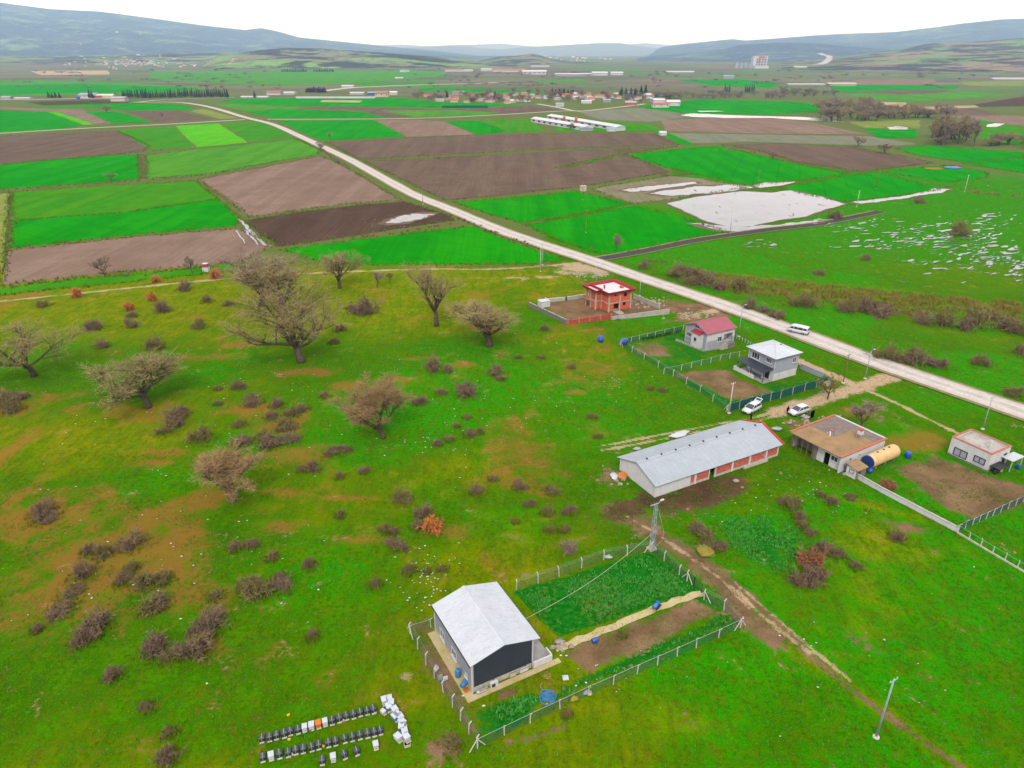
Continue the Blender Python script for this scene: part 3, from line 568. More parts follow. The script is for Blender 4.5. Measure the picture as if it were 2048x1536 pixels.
hills('slope', [(1560,128),(1640,118),(1740,106),(1800,99),(1850,88),(1900,85),(1960,83),(2048,76),(2300,60),(2700,70),(3300,62),(4200,75)], 2700, 4700, 6500, 'slope_land', 8.3, .16)
hills('foothills', [(400,118),(460,108),(520,100),(570,96),(640,97),(700,101),(760,105),(850,112),(900,117),(950,122),(1000,126),(1040,130)], 2900, 3700, 4700, 'foothill_land', 3.4, .2, 1.0, sc=.6)
hills('foothills', [(-2000,118),(-600,116),(-200,112),(0,112),(120,112),(220,110),(330,106),(430,104),(520,106),(600,112)], 4300, 5400, 6600, 'foothill_land', 6.4, .16, 1.0, sc=.7)
hills('foothills', [(900,126),(960,120),(1000,113),(1030,112),(1064,107),(1080,110),(1100,118),(1140,124),(1200,126)], 3600, 4300, 5200, 'foothill_land', 9.9, .16, 1.0, sc=.5)
def hill_z(X, Y):
    best = 0.0; az = math.atan2(X, Y); r = math.hypot(X, Y)
    for A, S, Zh, r0, r1 in HILLS:
        s = (r-r0)/(r1-r0)
        if s < 0 or s > 1 or az < A[0] or az > A[-1]: continue
        i = int(np.interp(az, A, np.arange(len(A)))); j = int(np.interp(s, S, np.arange(len(S)))); best = max(best, float(Zh[j, i]))
    return best
def haze():
    q = NT('haze_air'); q.t.nodes.remove(q.b)
    v = q.t.nodes.new('ShaderNodeVolumePrincipled'); v.inputs['Color'].default_value = (.40,.66,1.0,1); v.inputs['Absorption Color'].default_value = (1,1,1,1); v.inputs['Density'].default_value = HAZE_DENSITY; v.inputs['Anisotropy'].default_value = .45
    q.t.links.new(v.outputs['Volume'], q.o.inputs['Volume'])
    stuff(MB().box(-27000,27000,-27000,27000,-6,760).build('haze', 'haze_air'))
haze()
# ================================================================== VEGETATION
plain('oak_bark', C(112,100,84), C(84,74,60), 2.0, .95, .5)
plain('oak_twigs', C(184,162,114), C(154,136,92), .6, .95)
plain('pink_twigs', C(188,152,112), C(158,126,90), .6, .95)
plain('grey_twigs', C(180,156,136), C(148,128,110), .4, .95)
plain('thorn_twigs', C(162,136,110), C(126,106,86), .9, .95)
plain('rust_leaves', C(232,150,84), C(204,124,70), 1.2, .9)
plain('russet_twigs', C(184,124,92), C(150,102,76), .9, .95)
plain('conifer_needles', C(38,66,40), C(26,50,32), 1.0, .95)
plain('olive_twigs', C(158,142,96), C(126,116,72), .8, .95)
plain('ivy_leaves', C(30,110,24), C(20,82,18), 1.0, .9)
plain('yellow_twigs', C(170,160,70), C(140,120,60), .8, .95)
def rdir(rs, d, ang):
    d = d.normalized(); o = d.orthogonal().normalized(); b = d.cross(o); a = rs.uniform(0, 2*math.pi)
    return (d*math.cos(ang)+(o*math.cos(a)+b*math.sin(a))*math.sin(ang)).normalized()
def blade(mb, p, d, ln, wd, rs):
    sd_ = d.orthogonal().normalized() if rs.random() < .5 else d.cross(d.orthogonal()).normalized()
    o = len(mb.v); q = p+d*ln; mb.v += [tuple(p-sd_*wd/2), tuple(p+sd_*wd/2), tuple(q)]; mb.f.append((o,o+1,o+2))
def tree_mesh(seed, h, wcr, limbs=5, trunk=.24, lean=(0,0), gnarl=.35, twigs=9, subs=6, flat=1.0, spread=(30,68), tw=.05, tr=.034):
    rs = random.Random(seed); wood = MB(); tg = MB()
    def grow(p, d, ln, r, lev):
        segs = (5,5,4,3)[lev]; pts = [p.copy()]; rad = [r]; dd = d.copy(); k = ln/segs
        for i in range(segs):
            dd = rdir(rs, dd, rs.uniform(0, gnarl*(.5 if lev == 0 else 1)))
            if lev: dd = (dd+Vector((0,0,.16*flat))).normalized()
            p = p+dd*k; pts.append(p.copy()); rad.append(r*(1-.62*(i+1)/segs) if lev else r*(1-.3*(i+1)/segs))
        wood.tube(pts, rad, (7,5,4,3)[lev], cap=(lev == 0))
        if lev == 0:
            for i in range(limbs):
                a = 2*math.pi*(i+rs.uniform(-.25,.25))/limbs; t = R(rs.uniform(*spread)) if i else R(rs.uniform(5,25))
                v = Vector((math.sin(t)*math.cos(a), math.sin(t)*math.sin(a), math.cos(t)))
                grow(pts[-1-(i%2)], v, h*rs.uniform(.36,.5), r*rs.uniform(.42,.6), 1)
        elif lev < 3:
            n = subs+(lev == 1)
            for i in range(n):
                f = .28+.72*(i+rs.random())/n; j = min(int(f*segs), segs-1); q = pts[j].lerp(pts[j+1], f*segs-j)
                grow(q, rdir(rs, dd, R(rs.uniform(25,62))), ln*rs.uniform(.42,.6), rad[j]*.5, lev+1)
        else:
            for i in range(int(twigs*1.35) if tw < .1 else twigs):
                f = rs.uniform(.15,1); j = min(int(f*segs), segs-1); q = pts[j].lerp(pts[j+1], f*segs-j)
                v = rdir(rs, dd, R(rs.uniform(15,75))); l_ = ln*rs.uniform(.5,1.0); blade(tg, q, v, l_, tw, rs)
                blade(tg, q+v*l_*.5, rdir(rs, v, R(40)), l_*.6, tw*.7, rs)
    grow(Vector((0,0,-.1)), Vector((lean[0], lean[1], 1)).normalized(), h*trunk, h*tr, 0)
    for mb in (wood, tg):
        pass
    zs = max(v[2] for v in tg.v); xs = sorted(v[0] for v in tg.v); xw = xs[int(len(xs)*.985)]-xs[int(len(xs)*.015)]
    ys = sorted(v[1] for v in tg.v); yw = ys[int(len(ys)*.985)]-ys[int(len(ys)*.015)]
    sx, sy, sz = wcr/xw, wcr/yw, h/zs
    for mb in (wood, tg): mb.v = [(x*sx, y*sy, z*sz) for x,y,z in mb.v]
    return wood, tg
def make_tree(name, label, px, py, ytop, wpx, seed, tmat='oak_twigs', group=None, bark='oak_bark', **kw):
    x, y = P(px, py); h = hgt(px, py, ytop); wm = wpx*mpx(px, py)*1.02
    wood, tg = tree_mesh(seed, h, wm, **kw)
    t = thing(name, label, 'tree', (x,y,0), 0, group); wood.build('trunk', bark, t, True); tg.build('crown', tmat, t); return t
G_OAK = 'bare oaks in the pasture'
make_tree('oak_tree', 'bare spreading oak at the far left edge, its base above the brown thicket', 68, 752, 632, 150, 21, group=G_OAK, limbs=6, spread=(35,75), twigs=8)
make_tree('oak_tree', 'low wide leaning bare oak, second from the left edge', 298, 815, 712, 165, 22, group=G_OAK, lean=(-.35,0), limbs=7, spread=(20,72), trunk=.24, gnarl=.45)
make_tree('oak_tree', 'largest bare oak with thick trunk, in front of the tree clump', 603, 724, 556, 190, 23, group=G_OAK, lean=(-.32,0), limbs=7, spread=(30,82), trunk=.2, twigs=9)
make_tree('oak_tree', 'tall bare grey oak at the back left of the clump of three', 523, 612, 494, 120, 24, 'grey_twigs', G_OAK, limbs=6, spread=(20,55), twigs=10)
make_tree('oak_tree', 'bare oak at the back right of the clump of three', 567, 628, 508, 120, 25, group=G_OAK, limbs=6, spread=(20,60))
make_tree('oak_tree', 'round bare oak right of the clump, close to the wheat', 680, 577, 497, 78, 26, group=G_OAK, limbs=6, twigs=8, spread=(20,65))
make_tree('oak_tree', 'tall forked bare oak with open crown in mid pasture', 873, 651, 520, 108, 27, group=G_OAK, limbs=5, spread=(15,50), trunk=.26, twigs=7)
make_tree('oak_tree', 'broad bare oak nearest to the brick house', 978, 692, 580, 128, 28, group=G_OAK, limbs=6, spread=(25,70), twigs=9)
make_tree('oak_tree', 'dense round tan tree alone in the middle of the pasture', 767, 876, 750, 125, 29, 'pink_twigs', G_OAK, limbs=7, trunk=.2, spread=(15,70), twigs=16)
make_tree('oak_tree', 'gnarled pinkish tree with short forked trunk in left foreground', 466, 1004, 884, 120, 30, 'pink_twigs', G_OAK, limbs=6, trunk=.24, spread=(30,75), gnarl=.5, twigs=11)
# young trees, rusty leaved
def bush_mesh(seed, n=46, fuzz=9, tw=.07, up=.7):
    rs = random.Random(seed); mb = MB()
    for i in range(n):
        a = rs.uniform(0, 2*math.pi); t = R(rs.uniform(5, 82)); d = Vector((math.sin(t)*math.cos(a), math.sin(t)*math.sin(a), math.cos(t)*up+.12)); ln = rs.uniform(.7, 1.05)*(.9+.2*math.sin(3*a+seed))
        b = Vector((rs.gauss(0,.2), rs.gauss(0,.2), 0)); mid = b+d*ln*.55+Vector((0,0,.06)); end = mid+rdir(rs, d.normalized(), R(25))*ln*.45
        mb.tube([b, mid, end], [.016,.01,.003], 3, cap=False)
        for k in range(fuzz):
            q = b.lerp(mid, rs.uniform(.4,1)) if k % 2 else mid.lerp(end, rs.random()); v = rdir(rs, d.normalized(), R(rs.uniform(20,80))); blade(mb, q, v, rs.uniform(.15,.42), tw, rs)
    return mb
BUSHM = {}
def clump_mesh(seed, tw):
    rs = random.Random(seed*7+1); mb = MB()
    for k in range(rs.choice((1,2,3,3))):
        s_ = rs.uniform(.45,.8) if k else rs.uniform(.7,1.0); a = rs.uniform(0,6.28); d = rs.uniform(.35,.75) if k else 0
        sub_ = bush_mesh(seed*11+k, rs.randint(22,38), rs.randint(16,26), tw, rs.uniform(.5,.95)); mb.add([(x*s_+d*math.cos(a), y*s_+d*math.sin(a), z*s_*rs.choice((1,1)) ) for x,y,z in sub_.v], sub_.f)
    return mb
for i in range(10):
    for mt in ('thorn_twigs','olive_twigs'):
        if mt == 'olive_twigs' and i > 4: continue
        m = clump_mesh(500+i+(20 if mt[0] == 'o' else 0), .04).mesh('shrub'); m.materials.append(M[mt]); BUSHM[(mt,i+50)] = m
for i in range(6):
    for mt in ('thorn_twigs', 'russet_twigs', 'rust_leaves', 'grey_twigs', 'yellow_twigs'):
        if i > (0 if mt == 'thorn_twigs' else 1): continue
        m = bush_mesh(100+i, 54, 26, .045 if mt != 'rust_leaves' else .09).mesh('shrub'); m.materials.append(M[mt]); BUSHM[(mt,i)] = m
def bush(px, py, wpx, hr=.62, mt='thorn_twigs', label=None, group=None, name='thorn_bush', xs=1.0):
    rs = random.Random(int(px*7+py*13)); mt = 'olive_twigs' if mt == 'thorn_twigs' and rs.random() < .3 else mt; hr *= rs.uniform(.7,1.15); wm = wpx*mpx(px, py)*.56
    x, y = P(px, py+wpx*.22); keys = [k for k in BUSHM if k[0] == mt]; o = bpy.data.objects.new(name, BUSHM[keys[rs.randrange(len(keys))]]); col.objects.link(o)
    o.location = (x, y, 0); o.rotation_euler = (0,0,rs.uniform(0,6.28)); o.scale = (wm*xs, wm, wm*hr*rs.uniform(1.7,2.2))
    tag(o, label, 'bush', group); return o
Z1 = [(260,645,34),(325,615,38),(415,598,28),(460,605,24),(400,648,34),(313,685,42),(340,717,18),(195,648,40),(205,685,35),(370,572,35),(90,605,30),(265,628,24)]
Z2 = [(680,655,24),(665,682,22),(700,612,25),(735,612,52),(712,618,30),(650,790,20),(865,730,45),(895,738,26),(992,738,36),(1003,755,20),(1037,712,16),(1083,712,16),(1143,732,16),(932,778,50),(882,782,26),(842,800,30),(1090,655,20)]
Z3 = [(435,775,15),(475,770,24),(505,795,38),(435,805,16),(555,805,30),(605,812,26),(585,825,28),(545,830,30),(570,845,42),(575,870,45),(540,880,42),(480,845,24),(405,870,42),(350,835,42),(335,855,36),(365,820,30),(480,880,36),(660,900,36),(690,895,25),(625,935,26),(605,935,20),(730,940,18),(680,950,20),(530,870,30)]
Z4 = [(875,885,22),(900,875,26),(940,865,30),(935,832,18),(915,850,14),(960,860,22),(1185,830,20),(1195,870,18),(1300,775,16),(1325,778,18),(800,990,52),(950,980,36),(985,955,20),(1040,970,30),(1100,975,36),(1060,1005,25),(1095,1020,30),(1140,1018,30),(680,1027,22),(850,1022,36),(835,1048,30),(795,1085,46),(770,1055,30),(1100,1055,26),(1130,1055,26),(1030,1040,16),(820,1135,30),(885,1135,20),(855,1140,16),(750,1165,28),(785,1060,26)]
Z5 = [(625,1270,22),(545,1110,22),(500,1085,26),(470,1090,24),(620,1125,26),(270,1075,52),(205,1100,36),(180,1095,30),(520,1175,62),(565,1160,48),(500,1165,40),(430,1185,32),(425,1235,58),(400,1290,60),(410,1250,46),(310,1295,58),(345,1300,38),(290,1160,46),(300,1205,52),(320,1195,40),(245,1155,36),(130,1205,50),(140,1180,42),(170,1140,46),(195,1240,58),(170,1270,44),(225,1345,32),(297,1410,26),(340,1460,26),(340,1505,38),(75,1255,20),(20,810,46),(2,795,44),(35,790,30),(95,1012,50),(85,1032,36),(905,1480,40),(560,1150,30),(330,1150,36),(265,1130,30)]
Z6 = [(1410,1070,50),(1430,1088,40),(1395,1052,32),(1640,1095,42),(1668,1100,46),(1710,1128,26),(1620,1150,56),(1590,1155,40),(1580,1005,42),(1600,1030,30),(1620,1060,30),(1605,1045,28),(1660,1000,26),(1700,990,24),(1795,1070,36),(1640,985,24),(1570,1000,30),(1135,1425,22),(1245,1268,16)]
Z7 = [(1360,535,52),(1390,545,42),(1410,560,46),(1440,565,46),(1480,570,50),(1385,562,36),(1350,545,40),(1500,608,36),(1615,600,62),(1700,610,50),(1770,616,60),(1730,612,44),(1845,633,50),(1890,638,60),(1950,638,62),(2010,643,62),(1556,627,46),(1527,616,36),(1780,708,60),(1830,714,60),(1880,724,50),(1800,716,40),(2030,783,40),(1640,544,26),(1730,515,20),(1915,460,50),(1670,430,30),(1840,400,26),(1288,529,30),(1960,718,40),(2040,700,40),(1980,630,40),(1930,650,44),(2030,655,50)]
LMK = [('far left bare oak',68,752),('low leaning oak',298,815),('largest oak',603,724),('round oak by the wheat',680,577),('tall forked oak',873,651),('broad oak near the brick house',978,692),('dense round tan tree',767,876),('gnarled pinkish tree',466,1004),('long barn',1300,960),('back plot fence',1120,1150),('top of the hive rows',560,1430),('bright orange bush',866,1052),('lower left corner',40,1480),('left edge of the photo',10,1100),('large russet bush',1622,1118),('straw heap by the track',1411,1104),('white garden wall',1800,1010),('white minibus',1597,661),('left end of the tarred track',1230,512),('right edge beyond the road',2040,650),('flooded field',1520,430),('lattice pole',1303,1098),('flat-roofed farmhouse',1640,900),('upper left rusty saplings',300,590),('yellow-brown thicket bush',405,1285),('red-roofed house',1420,660)]
RANK = {}
allb = [((a[0],a[1],a[2]*(1.22 if lst is Z5 else 1.18 if lst is Z3 else 1.0)), g) for lst, g in ((Z1,'thorn bushes of the upper left pasture'),(Z2,'thorn bushes of the middle pasture'),(Z3,'thorn bushes of the left thicket'),(Z4,'thorn bushes before the barn'),(Z5,'thorn bushes of the lower left'),(Z6,'thorn bushes by the dirt track'),(Z7,'marsh bushes beyond the road')) for a in lst]
near_ = []
for a, g in allb:
    dd_ = [(math.hypot(a[0]-x, (a[1]-y)*1.6), n, x, y) for n, x, y in LMK]; near_.append((min(dd_), a, g))
for (dist_, n, lx, ly), a, g in sorted(near_):
    k = RANK.get(n, 0); RANK[n] = k+1; dx, dy = a[0]-lx, a[1]-ly
    side = ('right of' if dx > 0 else 'left of') if abs(dx) > abs(dy)*1.2 else ('below' if dy > 0 else 'above')
    bush(*a, label=f"{'large' if a[2] > 44 else 'small' if a[2] < 24 else 'bare'} brown {'marsh' if g[0] == 'm' else 'thorn'} bush, {ORD[min(k,19)]} nearest {side} the {n}", group=g)
bush(866,1052,46,.95,'rust_leaves','bright orange leaved bush in the middle of the pasture',None,'rust_bush')
bush(1622,1118,66,.8,'russet_twigs','large round russet bush right of the dirt track',None,'russet_bush')
bush(405,1285,36,.8,'yellow_twigs','small yellow-brown bush inside the lower left thicket',None,'yellow_bush')
bush(1775,965,40,.6,'russet_twigs','reddish bush at the start of the white garden wall',None,'russet_bush')
bush(1140,1098,34,1.0,'grey_twigs','pale grey upright bush above the fenced plot',None,'grey_bush')
for a, lab in (((433,551,24),'small rust leaved tree on the track beside the brown field'),((312,560,20),'rusty sapling left of the clump of three oaks'),((155,590,22),'rusty sapling at the upper left beside the track'),((305,598,18),'rusty sapling above the dark bush in the upper left'),((258,615,22),'rusty topped sapling over a tall dark bush')):
    bush(*a, hr=1.0, mt='rust_leaves', label=lab, group='rusty saplings along the upper track', name='rusty_sapling')
LOWM = []
for i in range(5):
    wd, tg = tree_mesh(300+i, 10, 9, limbs=5, twigs=12, subs=4, tw=.12, tr=.026); LOWM.append((wd.mesh('trunk'), tg.mesh('crown')))
PROTO = {}
def low_tree(px, py, hpx, wpx, mt, label, group, name='bare_tree', z=0):
    rs = random.Random(int(px*31+py*17)); x, y = P(px, py); i = rs.randrange(5)
    h = hpx*mpx(px, py)/max(.35, math.cos(math.atan2(H, y))); wm = wpx*mpx(px, py)
    key = (i, mt)
    if key not in PROTO:
        a, b = LOWM[i][0].copy(), LOWM[i][1].copy(); a.materials.append(M['oak_bark']); b.materials.append(M[mt]); PROTO[key] = (a, b)
    t = thing(name, label, 'tree', (x, y, z), rs.uniform(0,6.28), group); t.scale = (wm/9, wm/9, h/10)
    obj('trunk', PROTO[key][0], None, t); obj('crown', PROTO[key][1], None, t); return t
for a, lab in (((754,572,30,22),'thin bare sapling left of the tall forked oak'),((780,566,22,14),'thin reddish sapling near the upper track, right of the round oak'),((214,226,16,14),'small lone tree at the corner of the far green field'),((325,234,10,8),'lone tree in the far brown field'),((660,278,14,10),'lone bare tree by the gravel road beside green wheat'),
    ((1715,293,22,26),'dark lone tree by the vineyard margin'),((1543,320,18,16),'small lone tree on the edge of the big wheat field'),((1768,308,22,26),'pale lone tree before the right wheat field'),((1655,798,52,40),'sparse yellow tree beside the dirt junction'),((1720,858,60,56),'pale feathery tree behind the flat-roofed farmhouse'),((210,552,44,34),'faint bare tree on the edge of the lower left brown field'),((385,548,40,20),'thin bare tree by the track left of the clump'),((640,300,14,16),'bush-like tree on the bend of the gravel road'),((220,362,18,24),'round grey shrub tree on the hedge between two wheat fields'),((1230,505,40,18),'pale bare sapling beside the gravel road')):
    low_tree(*a, 'yellow_twigs' if 'yellow' in lab else 'russet_twigs' if 'reddish' in lab else 'grey_twigs', lab, None)
# river wood on the right and field hedges
rs = random.Random(5)
RIV = [(1650+rs.uniform(-10,110), 225+rs.uniform(-6,18), rs.uniform(20,34), rs.uniform(20,34)) for _ in range(26)]
RIV += [(1770+rs.uniform(0,130), 232+rs.uniform(-6,6), rs.uniform(16,26), rs.uniform(22,34)) for _ in range(16)]
RIV += [(1860+rs.uniform(0,90), 285+rs.uniform(-14,8), rs.uniform(44,62) if k < 7 else rs.uniform(20,34), rs.uniform(24,38)) for k in range(18)]
RIV += [(1950+rs.uniform(0,110), 294+rs.uniform(-8,4), rs.uniform(14,26), rs.uniform(24,34)) for _ in range(9)]
for k, a in enumerate(RIV): low_tree(*a, 'grey_twigs' if rs.random() < .6 else 'oak_twigs', 'tall bare tree in the left clump of the river wood' if k < 26 else 'low bare tree in the line linking the river wood clumps' if k < 42 else 'tall bare tree in the near right clump of the river wood' if k < 60 else 'low bare tree right of the river wood by the edge', 'river wood trees %d' % (0 if k < 26 else 1 if k < 42 else 2 if k < 60 else 3))
for px, py, hp, wp in [(1300+rs.uniform(0,260), 196+rs.uniform(-4,2), rs.uniform(9,16), rs.uniform(14,22)) for _ in range(34)]+[(1560+rs.uniform(0,110), 190+rs.uniform(-5,4), rs.uniform(9,15), rs.uniform(14,22)) for _ in range(16)]:
    low_tree(px, py, hp, wp, 'grey_twigs', 'bare grey tree of the hedge right of the village', 'hedge trees right of the village')
for px, py, hp, wp in [(830+rs.uniform(0,470), 198+rs.uniform(-12,8), rs.uniform(8,14), rs.uniform(10,16)) for _ in range(74)]:
    low_tree(px, py, hp, wp, 'grey_twigs' if rs.random() < .5 else 'russet_twigs', 'bare village tree among the far houses', 'village trees')
for px, py, hp, wp in [(rs.choice((870,1000,1380,1500,1620,1850,1100,350,480,150))+rs.gauss(0,60), rs.uniform(140,178), rs.uniform(2.5,5), rs.uniform(6,20)) for _ in range(190)]:
    low_tree(px, py, hp, wp, 'grey_twigs', 'tiny bare tree on the far valley floor', 'far valley trees')
# conifers
def conifer_mesh(seed):
    rs = random.Random(seed); mb = MB(); mb.tube([(0,0,-.1),(0,0,9.6)], [.22,.04], 5)
    for i in range(420):
        z = 1.0+9*rs.random()**.8; r = (10.2-z)/9.2*1.7*rs.uniform(.55,1.1); a = rs.uniform(0,6.28); c = Vector((0,0,z)); d = Vector((math.cos(a), math.sin(a), -.25))
        s_ = Vector((-math.sin(a), math.cos(a), 0))*.34; e = c+d*r; mb.add([c-s_*.4, c+s_*.4, e+s_, e-s_+Vector((0,0,.2))], [(0,1,2,3)])
    return mb
CON = [conifer_mesh(k).mesh('conifer') for k in range(3)]
for m in CON: m.materials.append(M['conifer_needles'])
def conifer(px, py, hpx, wpx, label, group):
    x, y = P(px, py); o = bpy.data.objects.new('conifer_tree', CON[int(px) % 3]); col.objects.link(o); h = hpx*mpx(px, py); wm = wpx*mpx(px, py)
    o.location = (x,y,0); o.rotation_euler = (0,0,px); o.scale = (wm/3.4, wm/3.4, h/10); tag(o, label, 'tree', group)
for i in range(52): conifer(246+i*4.1+rs.uniform(-1,1), 196.5-i*.05+rs.uniform(-.8,.8), rs.uniform(12,19), rs.uniform(6,8), 'dark conifer in the long row by the far road on the left', 'conifer row')
for px, hp in ((98,12),(105,9),(112,11),(120,10),(180,16),(185,14),(232,11),(510,13),(455,14)): conifer(px, 196, hp, 9, 'dark conifer beside the far left sheds', 'conifers by the left sheds')
for i in range(12): conifer(614+i*3.4, 185+rs.uniform(-.5,.5), rs.uniform(8,11), 10, 'dark conifer of the clump behind the long white greenhouses', 'conifer clump behind the greenhouses')
for px, hp, wp in ((1104,14,9),(1111,12,8),(1119,13,9),(1128,14,11),(1136,12,9),(1146,11,10),(1155,10,9),(1243,15,14),(1252,13,13),(1262,14,13),(1271,14,13),(1282,18,13),(1291,20,13),(895,14,14),(990,15,12)): conifer(px, 191 if px > 1000 else 199, hp, wp, 'dark evergreen standing among the village houses', 'village evergreens')
for i in range(18): conifer(565+i*5.2+(12 if i > 9 else 0), 144, rs.uniform(5,7), 7, 'dark evergreen of the windbreak below the foothills', 'windbreak evergreens')
for px in (1449,1453,1458,1490,1494,1498,1503,1507): conifer(px, 186, rs.uniform(12,17), 6, 'slender poplar-like conifer right of the village', 'slender conifers')
# hedges on the field banks
HEDGE = [[(0,381),(150,372),(215,366),(285,362)],[(295,361),(380,354),(470,338),(560,322)],[(150,318),(285,304),(400,295),(500,286)],[(1420,300),(1520,306),(1600,326),(1700,345)],[(1310,352),(1380,349)],[(20,575),(150,560),(300,548),(420,534)],[(700,478),(800,465),(900,448)],[(1560,322),(1640,336),(1710,347)],[(280,308),(283,330),(287,358)],[(150,262),(190,259)],[(640,296),(662,314),(700,336)],[(870,318),(910,315)],[(1120,334),(1250,307)],[(900,430),(980,462),(1060,490)],[(1280,520),(1340,525)],[(1940,385),(2048,395)],[(1880,372),(1960,384)]]
for k, ln in enumerate(HEDGE):
    pts = PL(ln, 5); mb = MB(); r2 = random.Random(k)
    for a, b in zip(pts[:-1], pts[1:]):
        n = max(2, int(math.dist(a, b)/1.3))
        for i in range(n):
            if r2.random() < .25: continue
            t = (i+r2.random())/n; c = Vector((a[0]+(b[0]-a[0])*t+r2.gauss(0,.5), a[1]+(b[1]-a[1])*t+r2.gauss(0,.5), 0)); s_ = r2.uniform(.5,1.3)*(1.7 if k in (4,15) else 1)
            for q in range(26):
                a_ = r2.uniform(0,6.28); tt = R(r2.uniform(5,80)); d = Vector((math.sin(tt)*math.cos(a_), math.sin(tt)*math.sin(a_), math.cos(tt)*.8)); blade(mb, c+d*s_*r2.uniform(0,.6), d, s_*r2.uniform(.4,.9), .22, r2)
    o = mb.build('hedge', 'thorn_twigs' if k % 3 else 'russet_twigs'); stuff(o)
# grass tufts, weeds
def tufts(name, n, region, hh, ww, mat, seed, blades=4):
    r2 = np.random.RandomState(seed); pts = region(r2, n); n = len(pts)
    V = np.zeros((n, blades, 3, 3)); a = r2.rand(n, blades)*6.283; ln = r2.uniform(hh[0], hh[1], (n, blades)); w_ = r2.uniform(ww[0], ww[1], (n, blades)); tl = r2.uniform(.2, .9, (n, blades))
    bx = pts[:,None,0]+r2.normal(0, .12, (n, blades)); by = pts[:,None,1]+r2.normal(0, .12, (n, blades))
    V[...,0,0] = bx-np.sin(a)*w_; V[...,0,1] = by+np.cos(a)*w_; V[...,1,0] = bx+np.sin(a)*w_; V[...,1,1] = by-np.cos(a)*w_
    V[...,2,0] = bx+np.cos(a)*ln*tl; V[...,2,1] = by+np.sin(a)*ln*tl; V[...,2,2] = ln; V[...,:2,2] = 0
    me = bpy.data.meshes.new(name); nv = n*blades*3; me.vertices.add(nv); me.vertices.foreach_set('co', V.ravel()); me.loops.add(nv); me.loops.foreach_set('vertex_index', np.arange(nv))
    me.polygons.add(nv//3); me.polygons.foreach_set('loop_start', np.arange(0,nv,3)); me.polygons.foreach_set('loop_total', np.full(nv//3,3)); me.update(calc_edges=True)
    return stuff(obj(name, me, mat))
def in_px(poly):
    W = [P(*q) for q in poly]
    def f(r2, n):
        xs = [p[0] for p in W]; ys = [p[1] for p in W]; X = r2.uniform(min(xs), max(xs), n*5); Y = r2.uniform(min(ys), max(ys), n*5); k = inpoly(X, Y, W) & (fbm(X*.35+3, Y*.35, 4) > r2.uniform(.3,.72,len(X))) & (np.clip(seg_dist(X, Y, W+W[:1])/1.6,0,1) > r2.rand(len(X))); return np.stack([X[k],Y[k]],1)[:n]
    return f
plain('grass_blades', C(62,128,2), C(100,136,8), .25, .95)
plain('dry_grass', C(140,128,48), C(108,104,28), .4, .95)
plain('weed_leaves', C(40,150,24), C(100,178,84), 1.8, .9)
plain('reed_stalks', C(160,146,70), C(132,124,50), .3, .95)
tufts('grass', 34000, in_px([(-100,1560),(2150,1560),(2100,900),(-100,900)]), (.08,.26), (.02,.05), 'grass_blades', 1, 3)
tufts('dry_grass', 9000, in_px([(-100,1560),(2150,1560),(2100,650),(-100,650)]), (.1,.35), (.02,.05), 'dry_grass', 2, 3)
tufts('weeds', 2600, in_px([(1030,1186),(1298,1106),(1398,1180),(1118,1272)]), (.08,.26), (.04,.1), 'weed_leaves', 3, 5)
tufts('weeds', 800, in_px([(1120,1385),(1300,1300),(1450,1230),(1476,1246),(1250,1342),(1090,1410)]), (.15,.5), (.06,.14), 'weed_leaves', 4, 5)
tufts('weeds', 700, in_px([(1425,1040),(1530,1020),(1600,1060),(1630,1110),(1560,1150),(1470,1105)]), (.1,.35), (.05,.11), 'weed_leaves', 5, 5)
tufts('weeds', 500, in_px([(955,1425),(1060,1385),(1080,1405),(965,1480)]), (.12,.4), (.05,.12), 'weed_leaves', 6, 5)
tufts('reeds', 7000, in_px([(1330,535),(1600,565),(2048,605),(2048,650),(1800,632),(1600,602),(1450,585)]), (.4,1.0), (.04,.09), 'reed_stalks', 7, 4)

def around_bushes(r2, n):
    P_ = np.array([P(a[0], a[1]+a[2]*.22)+(a[2]*mpx(a[0],a[1])*.5,) for a, g in allb]); i = r2.randint(0, len(P_), n); a = r2.rand(n)*6.283; r = P_[i,2]*r2.uniform(.3,1.25,n)
    return np.stack([P_[i,0]+r*np.cos(a), P_[i,1]+r*np.sin(a)], 1)
tufts('dry_grass', 6500, around_bushes, (.15,.6), (.03,.06), 'dry_grass', 21, 4)
tufts('grass', 5000, around_bushes, (.15,.5), (.03,.06), 'grass_blades', 22, 4)
tufts('weeds', 9000, in_px([(-100,1560),(2150,1560),(2000,1000),(1200,640),(-100,640)]), (.06,.22), (.03,.08), 'weed_leaves', 23, 3)

def field_margins(r2, n):
    out_ = []
    for kind, pxs, rot in FIELDS:
        if sum(q[1] for q in pxs)/len(pxs) < 285: continue
        W = [P(*q) for q in pxs]
        for a, b in zip(W, W[1:]+W[:1]):
            k = int(math.dist(a, b)/.9); t = r2.rand(k); out_.append(np.stack([a[0]+(b[0]-a[0])*t+r2.normal(0,.75,k), a[1]+(b[1]-a[1])*t+r2.normal(0,.75,k)], 1))
    o = np.concatenate(out_); r2.shuffle(o); return o[:n]
tufts('margin_grass', 6000, field_margins, (.3,.9), (.08,.2), 'dry_grass', 31, 4)
tufts('margin_grass', 6000, field_margins, (.3,.8), (.08,.2), 'grass_blades', 32, 4)
